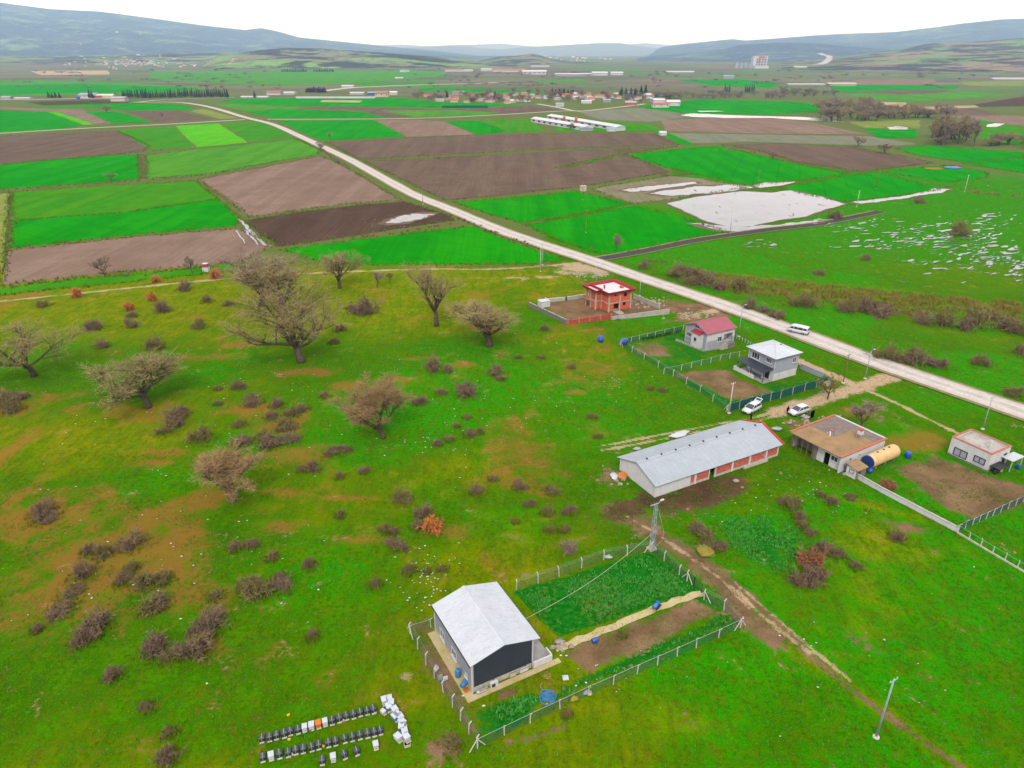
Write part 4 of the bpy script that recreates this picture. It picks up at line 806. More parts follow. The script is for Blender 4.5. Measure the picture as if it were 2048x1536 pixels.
# ================================================================== BUILDINGS
plain('white_panel', C(212,215,222), C(198,202,210), .5, .5, 0, .3, 0, C(176,178,182))
plain('zinc_panel', C(184,190,198), C(168,175,184), .35, .5, 0, .4, 0, C(170,176,180))
plain('anthracite_panel', C(58,64,76), C(50,56,68), .6, .6)
plain('grey_panel', C(166,169,178), C(154,157,166), .6, .6)
plain('white_trim', C(218,218,222), C(204,204,206), 1.0, .6)
plain('stained_plaster', C(216,210,196), C(190,182,164), .8, .9, .2, streak=C(168,140,96))
plain('white_plaster', C(232,229,229), C(216,213,213), .7, .85, .15, streak=C(186,178,164))
plain('grey_plaster', C(176,180,192), C(164,168,180), .7, .85)
plain('concrete', C(206,200,192), C(176,168,158), .9, .9, .3, streak=C(140,132,120))
plain('concrete_floor', C(206,192,156), C(190,170,108), .45, .9, .3)
plain('terrace_tiles', C(176,172,168), C(150,146,142), 2.0, .8)
plain('window_glass', C(40,46,56), C(60,68,80), .4, .1, 0, .6)
plain('black_and_painted_shade', C(26,22,20), C(16,14,12), 1.0, .95)  # black board colour; also stands in for shade inside openings, slots and boxes
plain('red_roof_sheet', C(182,100,114), C(170,90,104), .5, .7)
plain('deep_red_sheet', C(176,36,60), C(160,30,52), .5, .6)
plain('orange_trim', C(208,122,90), C(186,100,74), 1.0, .8)
plain('red_tile_trim', C(216,58,42), C(196,46,34), .8, .7)
plain('bitumen_roof', C(184,148,106), C(150,126,98), .5, .95, .3)
plain('grey_bitumen', C(150,138,134), C(128,112,104), .7, .95, .3)
plain('cream_tank', C(238,206,150), C(220,178,116), .8, .6, 0, .3, 0, C(196,150,96))
plain('blue_paint', C(44,78,150), C(30,58,120), 2.0, .6)
plain('blue_plastic', C(40,90,200), C(28,70,170), 3.0, .4, 0, .4)
plain('sky_blue_plastic', C(70,150,210), C(50,120,190), 3.0, .5)
plain('orange_plastic', C(240,130,30), C(220,110,20), 3.0, .5)
plain('yellow_plastic', C(230,200,30), C(200,170,20), 3.0, .5)
plain('black_sheet', C(62,66,76), C(44,47,56), 3.0, .45, 0, .5)
plain('dark_metal', C(58,60,66), C(44,46,50), 2.0, .5)
plain('galvanised', C(176,186,196), C(150,160,170), 1.5, .45, 0, .5)
plain('post_concrete', C(226,218,208), C(200,190,178), 2.0, .9, .2)
plain('raw_wood', C(150,118,86), C(118,90,66), 2.0, .9, .2)
plain('rubble', C(196,186,172), C(150,136,118), 2.0, .95, .4)
plain('grey_block', C(150,138,132), C(128,118,112), 1.2, .95, .3)
def brickmat(name, a, b, mortar, sc, plaster=None):
    q = NT(name); p = q.obj(); sx = q.n('SeparateXYZ', Vector=p); u = q.math('ADD', sx.outputs[0], sx.outputs[1])
    cv = q.n('CombineXYZ', X=u, Y=sx.outputs[2], Z=0.0)
    br = q.n('TexBrick', Vector=cv.outputs[0], Color1=a, Color2=b, Mortar=mortar, Scale=sc); br.inputs['Mortar Size'].default_value = .018; br.inputs['Brick Width'].default_value = .5; br.inputs['Row Height'].default_value = .25
    n = q.noise(q.pos(), 1.1, 4); c = q.mix(q.rng(n, .4, .7, 0, .35), br.outputs['Color'], tuple(v*.72 for v in a[:3])+(1,))
    if plaster: c = q.mix(q.rng(q.noise(q.pos(), 4.5, 5, .7), .55, .66), c, plaster)
    q.base(c, .95); q.bump(br.outputs['Fac'], .3, .01)
brickmat('orange_brick', C(236,104,58), C(220,88,50), C(198,150,120), 1.6)
brickmat('barn_brick', C(214,74,54), C(190,58,46), C(206,170,150), 1.6, C(222,206,190))
brickmat('red_brick_wall', C(190,66,58), C(170,54,50), C(190,140,130), 1.5)
def roof_panels(parent, name, a, b, d, n, mat, th=.05, ribs=3, rh=.035):
    a, b, d = Vector(a), Vector(b), Vector(d); W_ = (b-a).length/n; Ls = (d-a).length; ex = (b-a).normalized(); ey = (d-a).normalized(); ez = ex.cross(ey)
    flip = ez.z < 0
    if flip: a, b = b, a; ex = -ex; d = d+(a-b); ez = ex.cross(ey)
    pr = [(0.006,0)]
    for k in range(ribs):
        x = W_*(k+.5)/ribs; q_ = min(.05, W_/ribs*.18); pr += [(x-q_*1.6,0),(x-q_,rh),(x+q_,rh),(x+q_*1.6,0)]
    pr.append((W_-.006,0)); m = len(pr); mb = MB()
    mb.add([(x,0,z) for x,z in pr]+[(x,Ls,z) for x,z in pr], [(i,i+1,m+i+1,m+i) for i in range(m-1)])
    x0, x1 = pr[0][0], pr[-1][0]
    mb.add([(x0,0,-th),(x1,0,-th),(x1,Ls,-th),(x0,Ls,-th),(x0,0,0),(x1,0,0),(x1,Ls,0),(x0,Ls,0)], [(0,3,2,1),(0,1,5,4),(1,2,6,5),(2,3,7,6),(3,0,4,7)])
    me = mb.mesh(name); me.materials.append(M[mat])
    for k in range(n):
        o = bpy.data.objects.new(name, me); col.objects.link(o); o.parent = parent
        p = a+ex*(W_*k); o.matrix_basis = Matrix(((ex.x,ey.x,ez.x,p.x),(ex.y,ey.y,ez.y,p.y),(ex.z,ey.z,ez.z,p.z),(0,0,0,1)))
def window(parent, face, at, u0, u1, z0, z1, bars=1, fw=.1, frame='white_trim', glass='window_glass', name='window', sill=True, out_=.05, solid=False):
    # face F: plane y=at looking to -y ; L: plane x=at looking to -x
    fr = MB(); gl = MB()
    def bx(m, a, b, c, d, o0, o1):
        if face == 'F': m.box(a,b,at-o1,at-o0,c,d)
        else: m.box(at-o1,at-o0,a,b,c,d)
    bx(fr,u0,u1,z0,z0+fw,-.06,out_); bx(fr,u0,u1,z1-fw,z1,-.06,out_); bx(fr,u0,u0+fw,z0+fw,z1-fw,-.06,out_); bx(fr,u1-fw,u1,z0+fw,z1-fw,-.06,out_)
    for k in range(bars):
        c = u0+(u1-u0)*(k+1)/(bars+1); bx(fr,c-.04,c+.04,z0+fw,z1-fw,-.055,out_-.015)
    o = fr.build(name, frame, parent); bx(gl,u0+fw,u1-fw,z0+fw,z1-fw,.004 if solid else -.09,.02 if solid else -.02); gl.build('pane', glass, o)
    if sill:
        s_ = MB(); bx(s_,u0-.08,u1+.08,z0-.06,z0-.003,-.02,out_+.1); s_.build('sill', 'white_trim', o)
    return o
A0 = R(28.5)
# ---- grey and white metal-clad building (foreground)
t = thing('metal_clad_building', 'low building with white sheet roof, dark front gable and grey side, in the fenced plot', 'building', (-4.07,52.69,0), A0)
MB().wall(0,9.7,.7,3.8,[(6.99,8.26,.75,1.95),(3.85,5.15,.78,1.98),(1.1,1.7,.9,1.4)],0,.2,'L').build('side_wall', 'grey_panel', t)
MB().prism([(0,0),(0,-.0)],0,0) if False else None
fw_ = MB(); fw_.add([(.2,0,.7),(7.1,0,.7),(7.1,0,3.82),(3.65,0,4.78),(.2,0,3.84),(.2,.2,.7),(7.1,.2,.7),(7.1,.2,3.82),(3.65,.2,4.78),(.2,.2,3.84)], [(0,1,2,3,4),(9,8,7,6,5),(0,5,6,1),(1,6,7,2),(2,7,8,3),(3,8,9,4),(4,9,5,0)])
fw_.build('front_gable_wall', 'anthracite_panel', t)
bw = MB(); bw.add([(x,y,z) for y in (9.5,9.7) for x,z in ((.2,.7),(6.9,.7),(6.9,3.82),(3.65,4.78),(.2,3.84))], [(4,3,2,1,0),(5,6,7,8,9),(0,1,6,5),(1,2,7,6),(2,3,8,7),(3,4,9,8),(4,0,5,9)]); bw.build('rear_gable_wall', 'grey_panel', t)
MB().box(6.9,7.1,.2,9.7,.7,3.8).build('side_wall', 'grey_panel', t)
MB().box(0,7.1,0,.2,-.1,.7).box(0,.2,.2,9.7,-.1,.7).box(6.9,7.1,.2,9.7,-.1,.7).box(.2,6.9,9.5,9.7,-.1,.7).build('plinth', 'stained_plaster', t)
for x in (0,7.1): MB().box(x-.07,x+.07,-.06,.12,.0,3.8).build('corner_trim', 'white_trim', t)
MB().box(-.06,.1,9.62,9.78,0,3.8).build('corner_trim', 'white_trim', t)
window(t,'L',0,6.99,8.26,.75,1.95,1,.12); window(t,'L',0,3.85,5.15,.78,1.98,1,.12); window(t,'L',0,1.1,1.7,.9,1.4,0,.08)
roof_panels(t,'roof_panel',(-.22,-.12,3.86),(-.22,9.92,3.86),(3.72,-.12,4.93),10,'white_panel',.06,3)
roof_panels(t,'roof_panel',(7.98,-.12,3.82),(7.98,9.92,3.82),(3.72,-.12,4.93),10,'white_panel',.06,3)
MB().yprism([(3.5,4.9),(3.72,4.985),(3.94,4.9),(3.72,4.95)],-.14,9.94).build('ridge_cap', 'white_panel', t)
MB().yprism([(-.3,3.72),(-.22,3.72),(-.2,3.84),(-.3,3.84)],-.1,9.9).build('gutter', 'dark_metal', t); MB().yprism([(7.98,3.68),(8.08,3.68),(8.08,3.8),(7.98,3.8)],-.1,9.9).build('gutter', 'dark_metal', t)
tr = MB().box(7.1,9.5,-.2,3.4,.0,.32).build('terrace', 'terrace_tiles', t)
MB().box(7.12,9.45,-.28,-.12,.0,.85).box(9.35,9.5,-.12,1.0,0,.85).build('parapet', 'white_plaster', tr)
MB().box(-.95,0,-.95,9.8,.0,.1).box(0,10.2,-.95,-.3,.0,.1).build('pavement', 'concrete_floor', t)
MB().box(7.0,7.06,-.06,-.02,.05,1).build('drain_pipe', 'dark_metal', t)
for x in (2.4,4.9,6.2): MB().box(x,x+.05,-.05,-.003,0,.95).build('drain_pipe', 'dark_metal', t)
# things leaning on its front
def flat_thing(name, lab, cat, loc, rz, boxes, mat, grp=None):
    o = thing(name, lab, cat, loc, rz, grp)
    for nm, bs, mt in boxes:
        mb = MB()
        for b_ in bs: mb.box(*b_)
        mb.build(nm, mt or mat, o)
    return o
def on(fr, x, y, z=0):                       # local point of a building frame -> world
    (ox, oy), a = fr; return (ox+x*math.cos(a)-y*math.sin(a), oy+x*math.sin(a)+y*math.cos(a), z)
FM_ = ((-4.07,52.69), A0)
flat_thing('air_conditioner', 'white air conditioner outdoor unit beside the dark front wall', 'air conditioner', on(FM_,1.9,-.5,.1), A0, [('casing',[(0,.85,0,.34,0,.6)],'white_plaster'),('fan_grille',[(.1,.5,-.02,-.003,.08,.5)],'dark_metal'),('foot',[(.1,.16,-.02,.36,-.0,-.0+.001)],'dark_metal')], None)
flat_thing('panel_stack', 'pile of pale slabs at the near corner of the dark wall', 'slabs', on(FM_,.3,-.55,.1), A0, [('slab',[(0,1.2,0,.35,0,.1)],'rubble'),('slab',[(.05,1.1,.03,.32,.104,.2)],'white_plaster'),('slab',[(.3,1.3,.05,.3,.204,.28)],'rubble')], None)
flat_thing('salvaged_board', 'pale square panel leaning on the base of the dark wall', 'panel', on(FM_,4.3,-.22,.1), A0, [('board',[(0,.7,0,.06,0,.75)],'stained_plaster'),('batten',[(0,.7,-.03,-.003,.6,.68)],'raw_wood')], None)
flat_thing('salvaged_board', 'pale wide panel leaning near the right end of the dark wall', 'panel', on(FM_,5.5,-.22,.1), A0, [('board',[(0,1.0,0,.06,0,.6)],'white_plaster'),('batten',[(0,1.0,-.03,-.003,.46,.52)],'raw_wood')], None)
def barrel(lab, loc, rz=0, mat='blue_plastic', r=.3, h=.9, lying=False, grp=None):
    o = thing('barrel', lab, 'barrel', loc, rz, grp); pr = [(r*.9,0),(r,.05*h),(r,.3*h),(r*1.04,.33*h),(r,.36*h),(r,.64*h),(r*1.04,.67*h),(r,.7*h),(r,.95*h),(r*.9,h)]
    b = MB().lathe(pr, 14, 'x' if lying else 'z', (0,0,r*1.04 if lying else 0)).build('drum', mat, o, True)
    c_ = MB().lathe([(r*.16,h-.002),(r*.16,h+.04)],8,'x' if lying else 'z',(0,r*.5 if lying else 0,r*1.04 if lying else 0)).build('cap', 'dark_metal', o); return o
barrel('sky blue barrel standing against the grey side wall', on(FM_,-.45,2.6,.1), 0, 'sky_blue_plastic', .3, .95)
barrel('sky blue barrel lying near the front corner of the grey side wall', on(FM_,-.75,1.0,.1), A0+.5, 'sky_blue_plastic', .28, .9, True)
flat_thing('crate', 'orange crate at the near corner of the grey side wall', 'crate', on(FM_,-.7,.25,.1), A0+.2, [('tray',[(0,.5,0,.4,0,.05),(0,.5,0,.03,.05,.3),(0,.5,.37,.4,.05,.3),(0,.03,.03,.37,.05,.3),(.47,.5,.03,.37,.05,.3)],'orange_plastic'),('contents',[(.05,.45,.05,.35,.052,.2)],'raw_wood')], None)
# ---- long barn
t = thing('long_barn', 'long low barn with zinc gable roof and crumbling brick front', 'barn', (*on(((21.38,88.69),R(28.3)),-.55,-.5)[:2],0), R(28.3))
BL, BD, BE, BR = 25.3, 8.8, 2.3, 3.75
gw = lambda x0,x1: MB().xprism([(0.0,-.1),(BD,-.1),(BD,BE),(BD/2,BR),(0.0,BE)],x0,x1)
gw(.0,.22).build('gable_wall', 'white_plaster', t); gw(BL-.22,BL).build('gable_wall', 'stained_plaster', t)
MB().box(.22,BL-.22,BD-.22,BD,-.1,BE-.06).build('rear_wall', 'stained_plaster', t)
MB().box(.22,6.6,.02,.24,-.1,BE-.1).build('front_wall', 'white_plaster', t)
bays = [(6.75,7.5,1),(7.9,10.4,1),(10.55,11.7,0),(11.85,15.1,1),(15.45,18.8,1),(19.15,22.4,1),(22.75,25.0,1)]
for a, b, br in bays:
    if br: MB().wall(a,b,.4,BE-.25,[],.06,.18).build('brick_infill', 'barn_brick', t); MB().box(a,b,.03,.24,-.1,.396).build('dado', 'stained_plaster', t)
    else: MB().box(a,b,1.2,1.4,-.1,2.0).build('doorway_shade_sheet', 'black_and_painted_shade', t)  # open bay gets a near-black sheet, the barn's inner shade as colour
xs_ = [6.6]+[b for a,b,_ in bays]; 
for (a,b,_),(c,d,_) in zip([(0,6.6,0)]+bays[:-1], bays): MB().box(b,c,.0,.26,-.1,BE-.1).build('column', 'white_plaster', t)
MB().box(25.0,BL-.22,.0,.26,-.1,BE-.1).build('column', 'white_plaster', t); MB().box(6.6,BL-.22,.04,.25,BE-.246,BE-.1).build('beam', 'stained_plaster', t)
MB().box(17.5,22.6,-.5,-.02,-.05,.3).build('ledge', 'stained_plaster', t)
roof_panels(t,'roof_panel',(-.35,-.4,BE-.1),(BL+.35,-.4,BE-.1),(-.35,BD/2,BR+.06),26,'zinc_panel',.05,3)
roof_panels(t,'roof_panel',(-.35,BD+.4,BE-.1),(BL+.35,BD+.4,BE-.1),(-.35,BD/2,BR+.06),26,'zinc_panel',.05,3)
MB().xprism([(BD/2-.25,BR+.05),(BD/2,BR+.13),(BD/2+.25,BR+.05),(BD/2,BR+.09)],-.37,BL+.37).build('ridge_cap', 'zinc_panel', t)
sl = (BR+.16-BE)/(BD/2+.4)
for s_ in (-1, 1):
    y0 = BD/2+s_*(BD/2+.42); MB().add([(BL+.3,y0,BE-.08),(BL+.62,y0,BE-.08),(BL+.62,BD/2,BR+.1),(BL+.3,BD/2,BR+.1),(BL+.3,y0,BE+.06),(BL+.62,y0,BE+.06),(BL+.62,BD/2,BR+.26),(BL+.3,BD/2,BR+.26)],[(0,3,2,1),(4,5,6,7),(0,1,5,4),(1,2,6,5),(2,3,7,6),(3,0,4,7)]).build('verge_tiles', 'red_tile_trim', t)
for k in range(9): MB().box(1.5+k*2.8,1.7+k*2.8,BD/2-.12,BD/2+.12,BR+.08,BR+.3).build('roof_vent', 'dark_metal', t)
FB_ = (on(((21.38,88.69),R(28.3)),-.55,-.5)[:2], R(28.3))
# ---- unfinished brick house
t = thing('unfinished_brick_house', 'unfinished two-storey orange brick house with red flared parapet', 'house', (24.3,169.9,0), A0); t.scale = (1.1,1.1,1.12)
HX, HY, S1, S2 = 6.4, 7.2, 2.1, 4.2
def bay_f(u0,u1,z0,z1,holes,at,face='F',th=.2): return MB().wall(u0,u1,z0,z1,holes,at,th,face).build('brick_panel', 'orange_brick', t)
bay_f(.3,3.0,.1,S1-.2,[(1.45,2.9,.1,1.75)],.05); bay_f(3.25,6.1,.1,S1-.2,[(4.1,4.85,.95,1.75)],.05); bay_f(.3,3.0,S1,S2-.2,[(1.5,2.1,3.6,4.0)],.05); bay_f(3.25,6.1,S1,S2-.2,[(4.2,5.1,3.05,4.0)],.05)
bay_f(.3,2.8,.1,S1-.2,[(1.9,2.3,1.2,1.6)],.05,'L'); bay_f(.3,2.8,S1,S2-.2,[(1.8,2.3,3.4,3.8)],.05,'L')
bay_f(3.2,4.9,.1,S1-.2,[],-1.55,'L'); bay_f(3.2,4.9,S1,S2-.2,[(3.4,3.75,2.4,3.5),(4.3,4.7,2.4,3.5)],-1.55,'L'); bay_f(5.15,6.9,.1,S1-.2,[(5.4,6.6,.1,1.8)],-1.55,'L'); bay_f(5.15,6.9,S1,S2-.2,[(5.4,6.6,2.2,3.9)],-1.55,'L')
bay_f(.3,6.1,.1,S2-.2,[],HY-.25); bay_f(.3,6.9,.1,S2-.2,[],HX-.25,'L'); bay_f(-1.3,0,.1,S2-.2,[],3.05)
for x,y in ((0,0),(3.0,0),(HX-.3,0),(0,2.8),(-1.6,2.95),(-1.6,4.9),(-1.6,6.9),(HX-.3,HY-.25),(0,HY-.25),(HX-.3,3.4)): MB().box(x,x+.3,y,y+.25,-.1,S2-.16).build('column', 'concrete', t)
for z in (S1-.2, S2-.2): 
    MB().box(-.03,HX+.03,-.04,HY+.02,z,z+.2).box(-1.64,-.034,2.92,HY+.02,z,z+.2).build('floor_slab', 'concrete', t)
MB().box(.4,HX-.4,.5,HY-.4,.02,.06).build('ground_slab', 'concrete', t)
pr_ = MB(); ring = [(-.45,-.45),(HX+.45,-.45),(HX+.45,HY+.45),(-2.05,HY+.45),(-2.05,2.5),(-.45,2.5)]; ring2 = [(-.75,-.75),(HX+.75,-.75),(HX+.75,HY+.75),(-2.35,HY+.75),(-2.35,2.2),(-.75,2.2)]; ring3 = [(-.15,-.15),(HX+.15,-.15),(HX+.15,HY+.15),(-1.75,HY+.15),(-1.75,2.8),(-.15,2.8)]
n_ = 6; pr_.add([(x,y,S2+.02) for x,y in ring]+[(x,y,S2+.62) for x,y in ring2]+[(x,y,S2+.62) for x,y in [(a*.94+.2,b*.94+.2) for a,b in ring2]]+[(x,y,S2+.02) for x,y in ring3], [(i,(i+1)%n_,n_+(i+1)%n_,n_+i) for i in range(n_)]+[(n_+i,n_+(i+1)%n_,2*n_+(i+1)%n_,2*n_+i) for i in range(n_)]+[(2*n_+i,2*n_+(i+1)%n_,3*n_+(i+1)%n_,3*n_+i) for i in range(n_)]+[(3*n_+i,3*n_+(i+1)%n_,(i+1)%n_,i) for i in range(n_)])
pr_.build('parapet', 'red_tile_trim', t); M['parapet_red'] = plain('parapet_red', C(186,48,56), C(160,36,46), .8, .8); t.children[-1].data.materials[0] = M['parapet_red']
MB().prism([(-.4,-.4),(HX+.4,-.4),(HX+.4,HY+.4),(-2,HY+.4),(-2,2.55),(-.4,2.55)],S2+.006,S2+.016).build('roof_slab', 'white_plaster', t)
MB().box(-.2,.0,2.6,HY+.2,S2+.02,S2+.6).build('parapet', M['parapet_red'], t); MB().box(1.6,1.8,4.2,4.5,S2+.02,S2+.9).build('column_stub', M['parapet_red'], t); MB().box(5.2,5.9,2.5,3.2,S2+.02,S2+.5).build('brick_stack', 'orange_brick', t)
bc = MB().box(-2.2,-1.6,5.0,7.1,S1-.2,S1).build('balcony', 'concrete', t); MB().box(-2.25,-2.1,5.0,7.1,S1+.004,S1+.6).build('balcony_wall', 'orange_brick', bc)
MB().box(1.3,3.1,-1.4,-.05,-.05,.12).box(1.5,2.9,-2.4,-1.4,-.05,.06).build('entrance_step', 'concrete', t)
FR_ = ((24.52,170.09), A0)
# ---- pale house with pink-red roof
t = thing('red_roofed_house', 'pale grey and white house with pink-red gable roof and a projecting bay', 'house', (42.63,144.62,0), A0)
MB().wall(0,8,0,1.1,[],0,.2).wall(0,8,1.1,2.1,[(3.1,4.4,1.5,2.1),(5.0,7.6,1.25,2.1)],0,.2).build('front_wall', 'grey_plaster', t)
MB().wall(0,8,2.1,4.15,[(3.1,4.4,2.1,2.75),(5.0,7.6,2.1,3.05),(5.2,7.2,3.75,4.1)],-.02,.22).build('front_wall', 'white_plaster', t)
MB().wall(.2,6.8,0,4.15,[(4.75,6.4,1.5,2.6)],0,.2,'L').build('side_wall', 'grey_plaster', t)
MB().xprism([(.0,4.15),(6.8,4.15),(3.4,5.32)],.0,.2).build('gable_wall', 'grey_plaster', t); MB().xprism([(.0,4.15),(6.8,4.15),(3.4,5.32)],7.8,8).build('gable_wall', 'white_plaster', t)
MB().box(7.8,8,.2,6.8,0,4.15).box(.2,7.8,6.6,6.8,0,4.15).build('rear_wall', 'white_plaster', t); MB().box(5.0,7.6,1.5,1.6,1.2,3.1).build('terrace_back_wall', 'white_plaster', t); MB().box(4.9,7.75,.22,1.48,1.15,1.25).build('terrace_floor', 'concrete', t)
window(t,'F',-.02,3.1,4.4,1.5,2.75,1,.1); window(t,'L',0,4.75,6.4,1.5,2.6,2,.12); window(t,'L',-.01,2.7,4.1,4.25,4.95,1,.08,sill=False,solid=True)
by = MB().box(-1.05,-.003,1.1,3.8,.35,3.5).build('bay', 'white_plaster', t); MB().box(-1.0,-.004,1.15,3.75,-.05,.347).build('bay_base', 'grey_plaster', t)
window(t,'L',-1.05,2.0,3.0,1.6,2.6,0,.1,solid=True)
MB().add([(-1.25,.95,3.5),(-1.25,3.95,3.5),(.0,3.95,3.95),(.0,.95,3.95),(-1.25,.95,3.56),(-1.25,3.95,3.56),(.0,3.95,4.02),(.0,.95,4.02)],[(0,1,2,3),(7,6,5,4),(0,4,5,1),(1,5,6,2),(3,7,4,0)]).build('bay_roof', 'deep_red_sheet', t)
roof_panels(t,'roof_panel',(-.45,-.45,4.1),(8.45,-.45,4.1),(-.45,3.4,5.46),9,'red_roof_sheet',.05,4,.03); roof_panels(t,'roof_panel',(-.45,7.25,4.1),(8.45,7.25,4.1),(-.45,3.4,5.46),9,'red_roof_sheet',.05,4,.03)
for x,y in ((0,0),(8,0),(0,6.8)): MB().box(x-.06,x+.06,y-.05,y+.07,0,4.1).build('corner_trim', 'white_trim', t)
st = thing('outer_staircase', 'grey concrete outer stairs by the white front of the red-roofed house', 'stairs', on(((42.63,144.62),A0),3.4,-1.3), A0)
for k in range(7): MB().box(.26*k,.26*(k+1)-.002,0,1.1,0,.17*(k+1)).build('step', 'concrete', st)
MB().box(1.85,3.9,0,1.1,0,1.2).build('landing', 'grey_block', st)
rl = MB(); rl.tube([(0,0.05,.9),(1.82,.05,2.0)],.03,5)
for k in range(5): rl.tube([(.2+.4*k,.05,.12+.27*k),(.2+.4*k,.05,1.0+.24*k)],.02,4)
rl.build('railing', 'white_trim', st)
FH_ = ((42.63,144.62), A0)
# ---- grey house with white hip roof
t = thing('white_hip_roofed_house', 'two-storey grey house with white hip roof and dark porch canopy', 'house', (52.07,128.79,0), A0)
MB().wall(0,6.5,1.6,5.05,[(4.85,5.95,3.0,4.25)],0,.2).build('front_wall', 'grey_plaster', t); MB().box(0,6.5,-.01,.2,-.05,1.597).build('front_base', 'white_plaster', t)
MB().wall(.2,6.9,2.5,5.05,[(4.0,6.2,2.95,4.45),(.85,2.4,3.4,4.5)],0,.2,'L').build('side_wall', 'grey_plaster', t)
MB().wall(.2,6.9,-.05,2.497,[(1.0,2.1,0.0,2.1),(3.0,5.2,.9,2.0)],.0,.2,'L').build('porch_wall', 'white_plaster', t)
MB().box(6.3,6.5,.2,6.9,-.05,5.05).box(.2,6.3,6.7,6.9,-.05,5.05).build('rear_wall', 'grey_plaster', t)
window(t,'F',0,4.85,5.95,3.0,4.25,1,.12); window(t,'L',0,4.0,6.2,2.95,4.45,2,.16); window(t,'L',0,.85,2.4,3.4,4.5,2,.14); window(t,'L',.0,3.0,5.2,.9,2.0,2,.12)
dr = MB().box(.04,.1,1.0,2.1,0,2.1).build('door', 'dark_metal', t); MB().tube([(.0,1.15,1.0),(.035,1.15,1.0)],.03,5).build('handle', 'galvanised', dr)
e0,e1,e2,e3 = (-.6,-.5,5.08),(7.0,-.5,5.08),(7.0,7.4,5.08),(-.6,7.4,5.08); r0,r1 = (2.9,3.2,6.25),(3.4,3.8,6.25)
hr = MB(); hr.add([e0,e1,e2,e3,r0,r1],[(0,1,4),(1,5,4),(1,2,5),(2,3,5),(3,4,5),(3,0,4),(3,2,1,0)])
hr.add([(x,y,4.98) for x,y,_ in (e0,e1,e2,e3)]+[(x,y,5.075) for x,y,_ in (e0,e1,e2,e3)],[(0,3,2,1),(0,1,5,4),(1,2,6,5),(2,3,7,6),(3,0,4,7)]); rf = hr.build('roof', 'white_panel', t)
for a, b in ((e0,r0),(e1,r1),(e2,r1),(e3,r0),(r0,r1)): MB().tube([Vector(a)+Vector((0,0,.02)),Vector(b)+Vector((0,0,.02))],.05,5).build('hip_cap', 'white_panel', rf)
MB().box(4.4,4.65,3.0,3.3,5.6,6.05).build('chimney', 'dark_metal', rf)
MB().prism([(-.6,-.5),(7.0,-.5),(7.0,-.45),(-.6,-.45)],4.9,4.976).build('fascia', 'raw_wood', t)
for x,y in ((0,0),(6.5,0),(0,6.9)): MB().box(x-.06,x+.06,y-.06,y+.06,0,5.0).build('corner_trim', 'white_trim', t)
cn = MB().add([(-2.5,0.1,2.2),(-2.5,7.4,2.2),(-.01,7.4,2.62),(-.01,.1,2.62),(-2.5,.1,2.28),(-2.5,7.4,2.28),(-.01,7.4,2.7),(-.01,.1,2.7)],[(0,1,2,3),(7,6,5,4),(0,4,5,1),(1,5,6,2),(2,6,7,3),(3,7,4,0)]).build('porch_canopy', 'anthracite_panel', t)
for y in (.25,3.6,7.2): MB().box(-2.42,-2.32,y,y+.1,0,2.2).build('porch_post', 'dark_metal', t)
MB().box(-2.5,-.003,.0,7.6,-.05,.12).build('porch_floor', 'terrace_tiles', t); MB().box(-2.55,-2.43,2.6,8.1,-.05,.85).build('porch_parapet', 'white_plaster', t); MB().box(-2.43,-1.2,7.98,8.1,-.05,.85).build('porch_parapet', 'white_plaster', t)
FW_ = ((52.07,128.79), A0)
for k, (x, y) in enumerate(((-1.5,5.8),(-1.7,4.2),(-1.2,1.4))):
    o = thing('patio_chair', ('white patio chair at the far end of the dark canopied porch','white patio chair in the middle of the dark canopied porch','white patio chair by the door of the dark canopied porch')[k], 'chair', on(FW_,x,y,.12), A0+k, 'porch chairs')
    MB().box(-.25,.25,-.25,.25,.4,.45).build('seat','white_trim',o); MB().box(-.25,.25,.22,.27,.454,.95).build('backrest','white_trim',o)
    for a in (-.23,.19):
        for b in (-.23,.19): MB().box(a,a+.04,b,b+.04,0,.4).build('leg','white_trim',o)
# ---- flat-roofed farmhouse
AF = R(31); t = thing('flat_roofed_farmhouse', 'old farmhouse with flat brown roof and orange tiled edges, right of the barn', 'house', (51.1,94.7,0), AF)
MB().wall(0,11.1,-.05,2.75,[(2.2,2.7,1.5,2.1),(4.6,5.0,1.6,2.1)],0,.2).build('front_wall', 'white_plaster', t); window(t,'F',0,2.2,2.7,1.5,2.1,0,.06); window(t,'F',0,4.6,5.0,1.6,2.1,0,.06)
MB().wall(.2,4.6,-.05,2.75,[(2.3,3.3,-.05,2.1),(.9,2.1,1.2,2.1)],.6,.2,'L').build('side_wall', 'white_plaster', t); MB().wall(4.6,9.5,-.05,2.75,[(5.2,9.2,-.05,2.3)],.4,.2,'L').build('shed_wall', 'grey_block', t)
window(t,'L',.6,.9,2.1,1.2,2.1,1,.08); MB().box(.75,.85,2.3,3.3,0,2.1).build('doorway_shade_sheet', 'black_and_painted_shade', t); MB().box(2.0,2.2,4.7,9.3,0,2.6).build('shed_back', 'grey_block', t)  # near-black sheet behind the side wall hole paints the shade indoors
MB().box(10.9,11.1,.2,9.5,-.05,2.75).box(.6,10.9,9.3,9.5,-.05,2.75).build('rear_wall', 'white_plaster', t)
MB().box(-.2,11.3,-.1,9.6,2.754,2.9).build('roof', 'bitumen_roof', t); MB().box(4.5,11.0,4.8,9.3,2.902,2.93).build('roof_patch', 'grey_bitumen', t); MB().box(8.6,11.0,.3,4.6,2.902,2.94).build('roof_patch', 'grey_bitumen', t)
MB().box(-.25,11.35,-.22,.18,2.904,3.05).build('roof_edge', 'orange_trim', t); MB().box(-.25,11.35,9.42,9.75,2.904,3.05).build('roof_edge', 'orange_trim', t); MB().box(11.1,11.4,.19,9.41,2.904,3.0).build('roof_edge', 'white_plaster', t)
